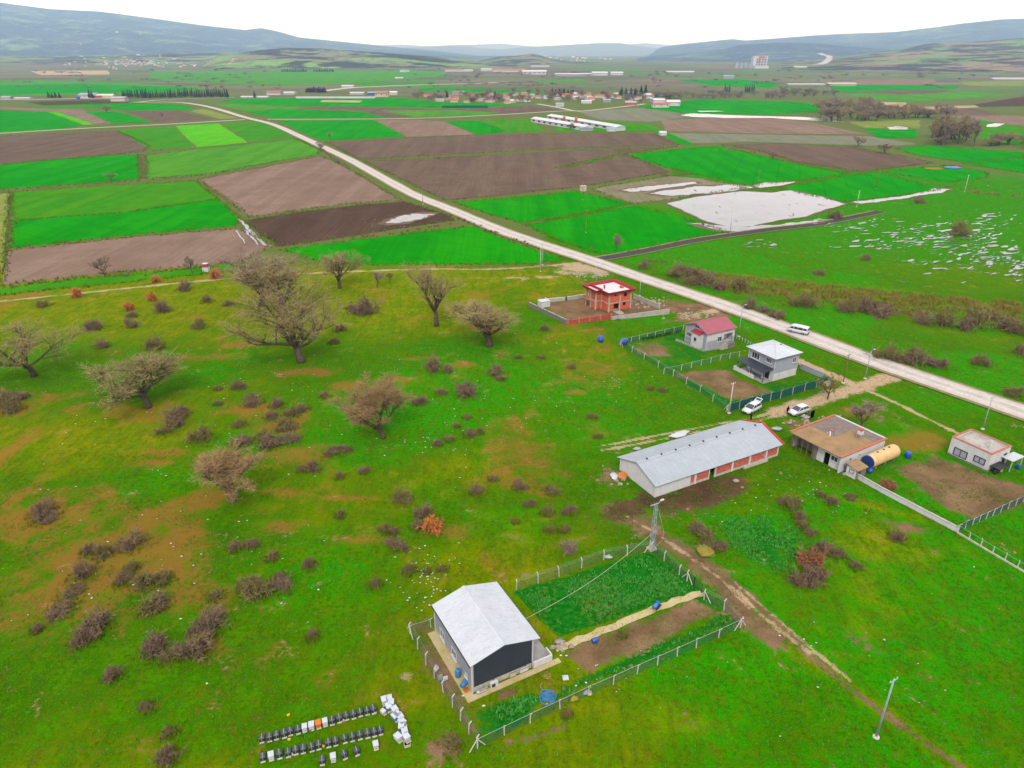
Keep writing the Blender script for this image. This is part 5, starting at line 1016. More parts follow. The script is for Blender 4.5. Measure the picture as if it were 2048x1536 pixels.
for k in range(5): MB().box(-.12,-.02,5.0+k*1.0,5.1+k*1.0,0,2.75).build('shed_post', 'raw_wood', t)
FF_ = ((51.1,94.7), AF)
flat_thing('rooftop_tank', 'white and red water tank on a stand on the flat brown roof', 'tank', on(FF_,7.4,2.2,2.95), AF, [('stand',[(-.4,-.34,-.4,-.34,0,.9),(.34,.4,-.4,-.34,0,.9),(-.4,-.34,.34,.4,0,.9),(.34,.4,.34,.4,0,.9),(-.42,.42,-.42,.42,.9,.95)],'galvanised'),('vessel',[(-.35,.35,-.35,.35,.954,1.5)],'white_plaster'),('lid',[(-.3,.3,-.3,.3,1.504,1.62)],'red_tile_trim')], None)
flat_thing('roof_boards', 'pale boards and scraps lying on the flat brown roof', 'boards', on(FF_,4.2,5.2,2.94), AF+.6, [('board',[(0,1.6,0,.18,0,.06)],'white_plaster'),('board',[(.3,1.2,.4,.6,0,.06)],'rubble'),('board',[(1.9,2.5,-.3,.1,0,.1)],'orange_trim'),('board',[(.6,2.2,-.5,-.4,0,.05)],'raw_wood')], None)
# lying tank
o = thing('storage_tank', 'cream cylindrical tank with blue end lying beside the flat-roofed farmhouse', 'tank', on(FF_,5.0,-1.45,0), AF)
MB().lathe([(.2,.05),(1.05,.06),(1.12,.3),(1.12,6.5),(1.05,6.8),(.3,6.95)],22,'x',(0,0,1.3)).build('vessel','cream_tank',o,True); MB().lathe([(.1,-.02),(1.0,-.01),(1.04,.045)],22,'x',(0,0,1.3)).build('end_plate','blue_paint',o)
for x in (1.0,3.4,5.8): MB().box(x,x+.4,-.8,.8,0,.42).build('cradle','grey_block',o)
for x in (2.0,3.6,5.0): MB().lathe([(.16,2.38),(.16,2.5)],8,'z',(x,0,0)).build('hatch','dark_metal',o)
# lean-to shed and gate
o = thing('small_shed', 'small lean-to shed with tilted mossy roof at the farmhouse corner', 'shed', on(FF_,.6,-2.6,0), AF)
MB().wall(0,2.2,0,1.7,[(.4,1.0,0,1.5)],0,.12).build('front_wall','grey_block',o); MB().box(0,.12,.12,1.8,0,1.7).box(2.08,2.2,.12,1.8,0,1.7).box(.12,2.08,1.68,1.8,0,1.7).build('side_wall','white_plaster',o)
MB().add([(-.2,-.25,1.66),(2.4,-.25,1.66),(2.4,2.0,2.05),(-.2,2.0,2.05),(-.2,-.25,1.74),(2.4,-.25,1.74),(2.4,2.0,2.13),(-.2,2.0,2.13)],[(0,3,2,1),(4,5,6,7),(0,1,5,4),(1,2,6,5),(2,3,7,6),(3,0,4,7)]).build('roof','bitumen_roof',o); window(o,'L',0,.5,1.3,.8,1.4,0,.06,'dark_metal')
barrel('blue drum below the small shed, at the blue end of the cream tank', on(FF_,4.0,-2.6,0), 1.0, 'blue_plastic', .35, 1.0, True)
barrel('blue drum on the grass right of the cream tank', (*P(1815,915),0), .3, 'blue_plastic', .45, 1.0)
# ---- small white house on the right edge
t = thing('small_white_house', 'small white flat-roofed house with dark-framed windows at the right edge', 'house', (74.56,95.06,0), A0)
MB().wall(0,6.4,.3,3.2,[(3.4,5.6,.35,1.75),(.6,2.4,.8,1.9)],0,.2,'L').build('side_wall','white_plaster',t); MB().wall(.2,5.2,.3,3.2,[(3.6,4.6,.3,2.3)],0,.2).build('front_wall','white_plaster',t)
MB().box(5.0,5.2,.2,6.4,.3,3.2).box(.2,5.0,6.2,6.4,.3,3.2).build('rear_wall','white_plaster',t); MB().box(-.05,5.25,-.05,6.45,-.05,.297).build('plinth','grey_block',t)
window(t,'L',0,3.4,5.6,.35,1.75,1,.12,'dark_metal','grey_plaster'); window(t,'L',0,.6,2.4,.8,1.9,1,.12,'dark_metal','grey_plaster')
MB().box(.2,5.0,.2,6.2,2.75,2.85).build('roof','concrete',t); MB().box(-.08,.26,-.08,6.48,3.203,3.28).box(.26,5.28,-.08,.26,3.203,3.28).box(4.94,5.28,.26,6.48,3.203,3.28).box(.26,4.94,6.14,6.48,3.203,3.28).build('coping','orange_trim',t)
dr = MB().box(3.6,4.6,.06,.12,.3,2.3).build('door','dark_metal',t); MB().box(3.7,3.76,.0,.055,1.2,1.3).build('handle','galvanised',dr)
MB().tube([(2.2,1.6,2.85),(2.2,1.6,4.3)],.14,8).build('chimney','white_plaster',t)
MB().box(3.0,6.2,-1.8,-.1,1.9,2.0).build('porch_roof','white_panel',t)
for x in (3.1,6.0): MB().box(x,x+.1,-1.7,-1.6,0,1.9).build('porch_post','white_trim',t)
MB().box(.2,2.9,-1.6,-.08,1.1,1.2).build('lean_to_roof','dark_metal',t)
FS_ = ((74.56,95.06), A0)
for k in range(4): barrel(['dark drum nearest the corner under the small white house lean-to','dark drum, second under the small white house lean-to','pale drum, third under the small white house lean-to','blue tub right of the small white house'][k], on(FS_,.6+k*.75+(2.4 if k==3 else 0),-.9-(.9 if k == 3 else 0),0), 0, ['dark_metal','dark_metal','stained_plaster','blue_plastic'][k], .3, .8)
# ================================================================== WALLS AND FENCES
def run_wall(name, label, pxs, h, th, mat, cap=None, piers=0, hend=None, piermat=None, grp=None):
    pts = [P(*q) for q in pxs]; o = thing(name, label, 'wall', (*pts[0],0), 0, grp); ox, oy = pts[0]
    for a, b in zip(pts[:-1], pts[1:]):
        d = unit((b[0]-a[0], b[1]-a[1])); nx, ny = -d[1]*th/2, d[0]*th/2; l_ = math.dist(a, b)
        def seg(m, h0, h1, z0, ex):
            q = [(a[0]-ox+nx*ex,a[1]-oy+ny*ex),(b[0]-ox+nx*ex,b[1]-oy+ny*ex),(b[0]-ox-nx*ex,b[1]-oy-ny*ex),(a[0]-ox-nx*ex,a[1]-oy-ny*ex)]; hs = [h0,h1,h1,h0]
            m.add([(x,y,z0 if not isinstance(z0, tuple) else z0[i in (1,2)]) for i,(x,y) in enumerate(q)]+[(x,y,z) for (x,y),z in zip(q,hs)], [(0,1,2,3),(7,6,5,4),(0,4,5,1),(1,5,6,2),(2,6,7,3),(3,7,4,0)])
        h1 = hend or h
        seg(m := MB(), h, h1, -.05, 1.0); m.build('wall_face', mat, o)
        if cap: seg(m := MB(), h+.08, h1+.08, (h+.003, h1+.003), 1.35); m.build('coping', cap, o)
        for k in range(piers+1 if piers else 0):
            f = k/piers; x, y = a[0]-ox+(b[0]-a[0])*f, a[1]-oy+(b[1]-a[1])*f; hh = h+(h1-h)*f+.22; s_ = th*.9; MB().box(x-s_,x+s_,y-s_,y+s_,-.05,hh).build('pier', piermat or mat, o)
    return o
run_wall('block_wall', 'grey block wall on the left side of the brick house yard', [(1058,613),(1134,649)], 1.15, .2, 'grey_block', 'concrete', 4)
run_wall('brick_wall', 'low red brick wall in front of the unfinished brick house', [(1136,648),(1222,638)], .95, .2, 'red_brick_wall', None, 4, 1.25, 'orange_brick')
run_wall('concrete_wall', 'pale concrete wall at the right front of the brick house yard', [(1223,640),(1338,628)], .8, .2, 'concrete', 'concrete', 0, 1.3)
run_wall('concrete_wall', 'concrete wall along the back right of the brick house yard', [(1268,597),(1318,617)], 1.1, .2, 'concrete', 'concrete', 3)
run_wall('concrete_wall', 'pale rendered wall at the back left of the brick house yard', [(1078,606),(1132,601),(1176,594)], .9, .2, 'concrete', 'white_plaster', 2)
run_wall('garden_wall', 'long white garden wall below the dug garden on the right', [(1706,952),(1762,984),(1914,1064)], .75, .25, 'white_plaster', 'concrete', 0)
run_wall('grey_wall', 'smooth grey wall beside the track, right of the white hip-roofed house', [(1600,737),(1645,756)], 1.1, .18, 'grey_plaster', 'grey_plaster', 0)
run_wall('grey_wall', 'short pale wall at the dirt junction corner', [(1645,776),(1668,768)], 1.1, .18, 'grey_plaster', 'concrete', 0)
run_wall('kerb_wall', 'low mossy concrete footing running to the right edge below the green fence', [(1914,1066),(1985,1108),(2060,1152),(2220,1247)], .22, .18, 'stained_plaster', None, 0)
o = thing('white_cabin', 'white flat-topped cabin against the grey block wall', 'cabin', (*P(1083,616),0), A0)
MB().box(0,2.6,0,2.0,0,1.5).build('body','white_plaster',o); MB().box(-.1,2.7,-.1,2.1,1.503,1.6).build('roof','white_panel',o); MB().box(-.03,-.003,.6,1.3,0,1.2).build('door','white_trim',o); MB().box(2.2,2.4,1.7,1.9,1.604,2.0).build('vent','white_plaster',o)
def netmat(name, c, a):
    q = NT(name); tr_ = q.t.nodes.new('ShaderNodeBsdfTransparent'); ms = q.t.nodes.new('ShaderNodeMixShader'); q.base(c, .8)
    n = q.noise(q.pos(), .8, 3); q.set(ms.inputs[0], q.rng(n, .3, .7, a*.7, a*1.25)); q.t.links.new(tr_.outputs[0], ms.inputs[1]); q.t.links.new(q.b.outputs[0], ms.inputs[2]); q.t.links.new(ms.outputs[0], q.o.inputs['Surface'])
netmat('green_chain_link', C(40,110,84), .34); netmat('shade_net', C(4,88,72), 1.2); netmat('grey_chain_link', C(120,126,112), .22); netmat('dense_green_link', C(52,100,92), .62)
def post_mesh(h, bend=1, r=.055):
    mb = MB(); mb.tube([(0,0,-.1),(0,0,h*.82),(bend*h*.16,0,h)], [r*1.3]*2+[r*1.1], 4); m = mb.mesh('post'); m.materials.append(M['post_concrete']); return m
PM = {}
def fence(label, pxs, n, h, net, bend=1, skip=(), braces=(), wires=True, grp=None, nh=.8):
    pts = [P(*q) for q in pxs]; ox, oy = pts[0]; o = thing('fence', label, 'fence', (ox,oy,0), 0, grp); k = 0; rs = random.Random(len(label))
    for si, (a, b) in enumerate(zip(pts[:-1], pts[1:])):
        nn = n[si] if hasattr(n, '__len__') else n; d = unit((b[0]-a[0], b[1]-a[1])); ang = math.atan2(d[1], d[0])-math.pi/2
        if (h,bend) not in PM: PM[(h,bend)] = post_mesh(h, bend)
        for i in range(nn+(1 if si == len(pts)-2 else 0)):
            f = i/nn; x, y = a[0]-ox+(b[0]-a[0])*f, a[1]-oy+(b[1]-a[1])*f
            if (si, i) not in skip:
                q = bpy.data.objects.new('post', PM[(h,bend)]); col.objects.link(q); q.parent = o; q.location = (x,y,0); q.rotation_euler = (rs.gauss(0,.035), rs.gauss(0,.035), ang)
                if (si, i) in braces:
                    for s_ in (-1,1): MB().tube([(x,y,h*.8),(x+d[0]*s_*h*.55,y+d[1]*s_*h*.55,-.05)],.06,4).build('brace','post_concrete',o)
            if net and i < nn and (si, i) not in skip:
                x2, y2 = a[0]-ox+(b[0]-a[0])*(i+1)/nn, a[1]-oy+(b[1]-a[1])*(i+1)/nn; mb = MB(); sg = .06*rs.random()
                mb.add([(x,y,.02),(x2,y2,.02),(x2,y2,h*nh-sg),((x+x2)/2,(y+y2)/2,h*nh-.05-sg),(x,y,h*nh-sg)],[(0,1,2,3,4)]); mb.build('mesh_panel', net, o)
        if wires:
            for z in (h*.82, h*.9, h*.97):
                e = (z-h*.82)/(h*.18)*bend*h*.16; nx, ny = d[1]*e, -d[0]*e; mb = MB(); mb.tube([(a[0]-ox+nx,a[1]-oy+ny,z),((a[0]+b[0])/2-ox+nx,(a[1]+b[1])/2-oy+ny,z-.03),(b[0]-ox+nx,b[1]-oy+ny,z)],.008,3,False); mb.build('wire','galvanised',o)
    return o
fence('post and wire fence along the left of the grey building plot', [(820,1268),(852,1330),(905,1415),(955,1497)], [2,3,3], 1.75, 'grey_chain_link', -1, (), ((0,0),))
fence('green mesh fence along the front of the grey building plot', [(955,1497),(1060,1446),(1177,1391),(1274,1348),(1392,1296),(1480,1256)], [2,2,2,3,2], 1.6, 'green_chain_link', 1, (), ((0,0),(4,2)))
fence('post and wire fence along the back of the grey building plot', [(1033,1180),(1118,1153),(1207,1120),(1300,1103)], 2, 1.6, 'grey_chain_link', -1, (), ((2,2),))
fence('post fence beside the dirt track, lattice pole to the gate', [(1302,1104),(1328,1122),(1358,1150),(1374,1162)], 1, 1.6, 'green_chain_link', -1, (), ((2,1),))
fence('post fence from the path gate to the near right plot corner', [(1408,1200),(1448,1220),(1480,1256)], 1, 1.6, 'green_chain_link', -1, (), ((0,0),))
fence('short fence behind the left rear corner of the grey building', [(820,1268),(862,1255),(880,1240)], 1, 1.5, 'grey_chain_link', 1)
o = thing('gate', 'dark wire gate at the end of the pale path', 'gate', (*P(1372,1158),0), 0); gx, gy = P(1372,1158); g2 = P(1403,1186); dx_, dy_ = g2[0]-gx, g2[1]-gy
for f in (0,.48,.52,1.0): MB().tube([(dx_*f,dy_*f,-.05),(dx_*f,dy_*f,1.4)],.04,5).build('gate_post','dark_metal',o)
for z in (.15,1.3): MB().tube([(0,0,z),(dx_,dy_,z)],.025,4).build('rail','dark_metal',o)
MB().add([(0,0,.15),(dx_,dy_,.15),(dx_,dy_,1.3),(0,0,1.3)],[(0,1,2,3)]).build('mesh_panel','green_chain_link',o)
fence('post and wire fence on the left side of the two house gardens', [(1241,692),(1288,718),(1346,753),(1400,784),(1452,824)], [2,2,2,2], 1.5, 'green_chain_link', -1, (), ((0,0),(3,2)))
fence('garden fence behind the blue lying tank, running to the red-roofed house', [(1240,690),(1262,684),(1310,673),(1366,660)], [1,3,3], 1.4, 'dense_green_link', 1)
fence('post fence between the two house gardens', [(1327,748),(1362,741),(1402,731),(1440,721),(1478,714)], [1,2,2,2], 1.5, 'grey_chain_link', 1)
fence('green shade-net fence above the two white cars', [(1456,824),(1478,818),(1500,811),(1560,797),(1655,768)], [1,1,3,4], 2.0, 'shade_net', 1, nh=.9)
fence('green wire fence along the right side of the dug garden', [(1916,1063),(1985,1032),(2060,998),(2200,935)], [5,5,8], 1.5, 'dense_green_link', 1, nh=.92)
fence('thin post and wire fence above the footing on the right', [(1916,1064),(1985,1106),(2060,1150),(2220,1245)], [3,3,5], 1.2, None, 1)
fence('picket fence around the base of the red-roofed house', [(1352,682),(1406,703),(1440,698)], [26,14], .62, None, 0, wires=False)
fence('low roadside fence behind the red-roofed house', [(1468,674),(1490,685),(1512,697)], [4,4], .9, 'grey_chain_link', 0)
# hedge of young cypress behind the shade net and by the blue tank
for ln, nm in (([(1285,683),(1330,674),(1362,667)],'garden_hedge'),([(1470,815),(1520,800),(1590,782),(1650,762)],'garden_hedge')):
    pts = PL(ln, 4); mb = MB(); r2 = random.Random(len(ln))
    for a, b in zip(pts[:-1], pts[1:]):
        for i in range(max(2,int(math.dist(a,b)/.35))):
            t_ = r2.random(); c = Vector((a[0]+(b[0]-a[0])*t_, a[1]+(b[1]-a[1])*t_+.5, 0))
            for q_ in range(22):
                a_ = r2.uniform(0,6.28); z = r2.uniform(.05,1.15); d = Vector((math.cos(a_), math.sin(a_), .9)).normalized(); blade(mb, c+Vector((math.cos(a_)*.1,math.sin(a_)*.1,z*.6)), d, .3, .14, r2)
    stuff(mb.build(nm, 'ivy_leaves'))
# ================================================================== POLES
def tube_pole(label, px, py, ytop, arm=True, lamp=True, mat='galvanised', r=.11, wood=False, cat='pole', lean=None):
    x, y = P(px, py); h = hgt(px, py, ytop); o = thing('utility_pole' if not lamp else 'street_lamp', label, cat, (x,y,0), A0)
    MB().tube([(0,0,-.2),(0,0,h*.5),(0,0,h)],[r,r*.8,r*.55],8).build('shaft', mat, o, True)
    MB().lathe([(.35,-.05),(.32,.1),(.2,.2)],8).build('footing','post_concrete',o)
    if arm:
        MB().box(-.55,.55,-.04,.04,h-.25,h-.17).build('crossarm', mat, o)
        for s_ in (-.5,0,.5): MB().lathe([(.05,h-.17),(.06,h-.08),(.03,h+.02)],6,'z',(s_,0,0)).build('insulator','white_trim',o)
    if lamp:
        MB().tube([(0,0,h-.1),(.25,0,h+.12),(.75,0,h+.22)],.035,5).build('lamp_arm', mat, o); MB().frustum((.65,1.15,-.1,.1),(.7,1.1,-.06,.06),h+.14,h+.26).build('lamp_head','white_trim',o)
    return o
tube_pole('slim grey steel pole with concrete foot in the lower right grass', 1752, 1474, 1358, True, False, r=.13)
tube_pole('pale concrete lamp pole left of the white hatchback with open tailgate', 1458, 826, 765, True, False, 'post_concrete', .13)
tube_pole('grey lamp post right of the red-roofed house', 1477, 673, 612, False, True)
tube_pole('grey lamp post by the grass triangle at the junction', 1730, 757, 702, False, True)
tube_pole('tall leaning grey pole behind the small white house', 1965, 858, 793, True, False)
tube_pole('dark wooden pole at the dirt junction', 1686, 766, 708, True, False, 'raw_wood', .1)
tube_pole('tall twin pole beside the road above the brick house, left one', 1081, 543, 490, True, False, 'post_concrete', .14)
tube_pole('tall twin pole beside the road above the brick house, right one', 1085, 530, 487, True, False, 'galvanised', .12)
tube_pole('thin lamp post behind the left of the brick house', 1192, 565, 530, False, True); tube_pole('thin lamp post behind the right of the brick house', 1279, 592, 558, False, True)
tube_pole('pale pole at the near edge of the flooded field', 1460, 467, 420, True, False, 'post_concrete', .15); tube_pole('pale pole right of the flooded field', 1713, 414, 381, True, False, 'post_concrete', .15)
tube_pole('yellowish pole in the wheat beyond the flooded field', 1752, 377, 342, True, False, 'raw_wood', .2); tube_pole('pale pole by the far ditch on the right', 1929, 384, 350, True, False, 'post_concrete', .15); tube_pole('far pole by the brown patch at the right', 1976, 371, 346, True, False, 'raw_wood', .15)
tube_pole('far pole at the tip of the flooded wheat margin', 1517, 362, 340, True, False, 'raw_wood', .15); tube_pole('thin pole in the ploughed field left of the wheat', 1165, 400, 352, True, False, 'raw_wood', .14); tube_pole('thin pole beside the bright wheat east of the road', 1172, 465, 420, True, False, 'raw_wood', .1)
tube_pole('wooden pole on the road edge by the dark field', 846, 408, 386, True, False, 'raw_wood', .12); tube_pole('thin rusty pole in the fenced plot by the front fence', 1178, 1386, 1328, False, False, 'raw_wood', .05)
# lattice pole
x, y = P(1303,1098); hh_ = hgt(1303,1098,1008); o = thing('lattice_pole', 'grey steel lattice pole with lamp at the corner of the fenced plot', 'pole', (x,y,0), A0)
cw = lambda z: .24*(1-.45*z/hh_)
for sx, sy in ((-1,-1),(1,-1),(1,1),(-1,1)): MB().tube([(sx*cw(0),sy*cw(0),0),(sx*cw(hh_),sy*cw(hh_),hh_)],.045,4).build('leg','galvanised',o)
nb = 12
for k in range(nb):
    z0, z1 = hh_*k/nb, hh_*(k+1)/nb; mb = MB(); cs = [(-1,-1),(1,-1),(1,1),(-1,1)]
    for i in range(4):
        a, b = cs[i], cs[(i+1)%4]
        if k % 2: a, b = b, a
        mb.tube([(a[0]*cw(z0),a[1]*cw(z0),z0),(b[0]*cw(z1),b[1]*cw(z1),z1)],.025,3)
    mb.build('brace','galvanised',o)
MB().box(-.5,.5,-.5,.5,-.1,.25).build('footing','post_concrete',o); MB().box(-.9,.5,-.05,.05,hh_-.05,hh_+.05).build('crossarm','galvanised',o); MB().tube([(.3,0,hh_),(.75,0,hh_+.3)],.04,5).build('lamp_arm','galvanised',o); MB().frustum((.65,1.25,-.12,.12),(.7,1.2,-.08,.08),hh_+.25,hh_+.42).build('lamp_head','white_trim',o)
MB().box(-.3,.3,-.36,-.3,2.8,3.2).build('cable_box','galvanised',o)
mb = MB(); a = Vector((x,y-.3,3.0)); b = Vector(on(FM_,8.0,3.2,3.7)); mb.tube([a.lerp(b,k/14)-Vector((0,0,1.1*math.sin(math.pi*k/14))) for k in range(15)],.025,4); tag(mb.build('power_cable','stained_plaster'),'thin cable from the lattice pole to the white sheet roof','cable')
mb = MB(); mb.tube([(x+.3,y,hh_-.6),(x+.9,y-.3,hh_*.62),(x+1.3,y-.4,hh_*.42),(x+1.2,y-.5,hh_*.25),(x+.3,y-.35,.5)],.02,4); tag(mb.build('loose_cable','stained_plaster'),'loose cable hanging beside the lattice pole','cable')
# ================================================================== PATH IN THE PLOT
def ribbon(name, pxs, wd, mat, z):
    pts = PL(pxs, 5); mb = MB(); n = len(pts)
    for i, p in enumerate(pts):
        a, b = pts[max(i-1,0)], pts[min(i+1,n-1)]; d = unit((b[0]-a[0], b[1]-a[1])); j = .12*math.sin(i*1.7)+.08*math.sin(i*4.1); mb.v += [(p[0]-d[1]*(wd/2+j),p[1]+d[0]*(wd/2+j),z),(p[0]+d[1]*(wd/2-j*.6),p[1]-d[0]*(wd/2-j*.6),z)]
    mb.f = [(2*i,2*i+1,2*i+3,2*i+2) for i in range(n-1)]; o = mb.build(name, mat); return structure(o)
ribbon('path', [(1118,1298),(1160,1280),(1230,1252),(1300,1222),(1360,1200),(1404,1186)], 1.0, 'concrete_floor', .05)
# ================================================================== BEEHIVES
def hive_proto(kind):
    o = thing('beehive', 'x', 'beehive', (0,0,-50), 0)
    bm = {'black':'black_sheet','white':'white_trim','orange':'orange_plastic','blue':'sky_blue_plastic','pink':'stained_plaster'}[kind]
    MB().box(-.21,.21,-.26,.26,.08,.42).build('hive_box', 'dark_metal' if kind == 'black' else bm, o); MB().box(-.2,.2,-.42,-.262,.06,.1).build('landing_board','stained_plaster',o)
    for s_ in (-.16,.16): MB().box(s_-.04,s_+.04,-.24,.24,0,.078).build('runner','raw_wood',o)
    if kind == 'black':
        cv = MB(); cv.frustum((-.25,.25,-.24,.3),(-.24,.24,-.23,.29),.16,.44); cv.frustum((-.24,.24,-.23,.29),(-.14,.14,-.16,.2),.442,.52); c_ = cv.build('cover','black_sheet',o); MB().box(-.02,.02,-.2,.26,.522,.535).box(-.02,.02,-.262,-.242,.16,.44).build('strap','galvanised',c_)
    else:
        MB().box(-.24,.24,-.29,.29,.424,.5).build('lid', 'white_panel' if kind in ('white','pink','blue') else 'orange_plastic', o); MB().box(-.09,.09,-.266,-.2605,.1,.13).build('entrance','black_and_painted_shade',o)  # dark strip on the hive front, shade of the slot put into colour
    return o
HP = {k: hive_proto(k) for k in ('black','white','orange','blue','pink')}; HU = set()
def zz1(x, y): return (480+x/5.12, 1350+y/5.12)
def hive(kind, zx, zy, label, group, rz, z=0.0, sc=1.0):
    px, py = zz1(zx, zy+22); X, Y = P(px, py); 
    if kind not in HU: HU.add(kind); r = HP[kind]; r.location = (X,Y,z); r.rotation_euler = (0,0,rz); r.scale = (sc,)*3; r['label'] = label; r['group'] = group
    else: dup(HP[kind], (X,Y,z), rz, sc, label, group)
p0, p1 = P(*zz1(228,645)), P(*zz1(1367,348)); RZ = math.atan2(p1[1]-p0[1], p1[0]-p0[0]); rj = random.Random(4)
for row, lst, wh in (('upper',[(228,645),(307,632),(378,612),(455,595),(518,572),(597,556),(665,535),(735,518),(805,500),(873,478),(945,462),(1018,440),(1090,415),(1163,400),(1232,378),(1303,362),(1367,348)],{6:'white',7:'white',8:'orange',9:'white'}),('lower',[(237,840),(322,825),(407,805),(497,790),(573,765),(650,752),(735,735),(810,712),(908,690),(980,675),(1072,648),(1152,630),(1228,612),(1307,595),(1376,580),(1437,565)],{1:'white'})):
    for i, (zx, zy) in enumerate(lst):
        k = wh.get(i,'black'); hive(k, zx, zy, f'{"black-wrapped" if k == "black" else k} beehive, {ORD[i]} from the left in the {row} row', f'beehives of the {row} row', RZ+rj.uniform(-.07,.07), sc=1.1*rj.uniform(.96,1.06))
for i, (k, zx, zy) in enumerate((('black',845,870),('white',957,840),('black',1068,812),('black',1196,775),('pink',1392,715))): hive(k, zx, zy, f'{"black-wrapped" if k == "black" else "white" if k == "white" else "pale pinkish"} beehive, {ORD[i]} from the left in the short front row', 'beehives of the short front row', RZ+rj.uniform(-.1,.3), sc=1.1)
STK = [('white',1480,262),('white',1530,250),('blue',1525,330),('white',1550,292),('white',1587,362),('blue',1590,430),('white',1612,412),('white',1642,436),('white',1662,486),('blue',1655,535),('white',1688,585),('white',1620,640),('white',1705,640)]
for i, (k, zx, zy) in enumerate(STK): hive(k, zx, zy, f'{k} hive box, {ORD[i]} from the top in the jumbled line right of the rows', 'jumbled hive boxes', RZ+R(rj.uniform(-12,30)), sc=1.25)
hive('pink', 1468, 372, 'small pinkish hive box left of the jumbled line', 'jumbled hive boxes', RZ+.6, sc=.9)
o = flat_thing('open_hive_box', 'open brown hive box at the bottom of the jumbled line', 'box', (*P(*zz1(1712,715)),0), RZ, [('side',[(-.3,.3,-.3,-.26,0,.3),(-.3,.3,.26,.3,0,.3),(-.3,-.26,-.259,.259,0,.3),(.26,.3,-.259,.259,0,.3)],'stained_plaster'),('floor',[(-.258,.258,-.258,.258,.01,.05)],'black_and_painted_shade')], None)
for i, (zx, zy, mt, lab) in enumerate(((505,665,'yellow_plastic','yellow canister between the two hive rows'),(497,415,'yellow_plastic','small yellow scrap above the upper hive row'),(722,575,'raw_wood','wooden feeder board below the white upper hives'),(538,815,'stained_plaster','pale jar beside the fourth lower hive'),(852,735,'yellow_plastic','yellow board standing between lower hives'),(1055,470,'stained_plaster','pale jar below the upper row'),(1385,392,'stained_plaster','pale jar at the right end of the upper row'))):
    X, Y = P(*zz1(zx, zy)); flat_thing('hive_feeder', lab, 'feeder', (X,Y,0), i*.7, [('tray',[(-.14,.14,-.1,.1,0,.12)],mt),('rim',[(-.15,.15,-.11,.11,.122,.15)],mt)], None)
# ================================================================== VEHICLES
plain('white_paint', C(224,224,226), C(214,214,218), .3, .22, 0, .5); plain('tyre_rubber', C(34,34,36), C(26,26,28), 3, .9); plain('lamp_glass', C(220,222,226), C(190,192,196), 2, .15, 0, .6); plain('tail_lamp', C(190,30,30), C(150,20,20), 2, .3)
def loft(stations):
    mb = MB(); m = 8
    for x, w_, z0, z1 in stations: mb.v += [(x,-w_*.9,z0),(x,-w_,z0+(z1-z0)*.35),(x,-w_*.99,z1-.08),(x,-w_*.86,z1),(x,w_*.86,z1),(x,w_*.99,z1-.08),(x,w_,z0+(z1-z0)*.35),(x,w_*.9,z0)]
    for i in range(len(stations)-1):
        for k in range(m): mb.f.append((i*m+k,(i+1)*m+k,(i+1)*m+(k+1)%m,i*m+(k+1)%m))
    mb.f.append(tuple(range(m))); e = (len(stations)-1)*m; mb.f.append(tuple(e+k for k in range(m-1,-1,-1))); return mb
def wheels(o, xs, w_, r):
    for x in xs:
        for s_ in (-1,1):
            t_ = MB().lathe([(r*.62,-.1),(r*.95,-.1),(r,-.05),(r,.05),(r*.95,.1),(r*.62,.1)],14,'y',(x,s_*w_,r)).build('wheel','tyre_rubber',o); MB().lathe([(r*.2,-.105),(r*.6,-.1),(r*.6,.1),(r*.2,.105)],10,'y',(x,s_*w_,r)).build('rim','galvanised',t_)
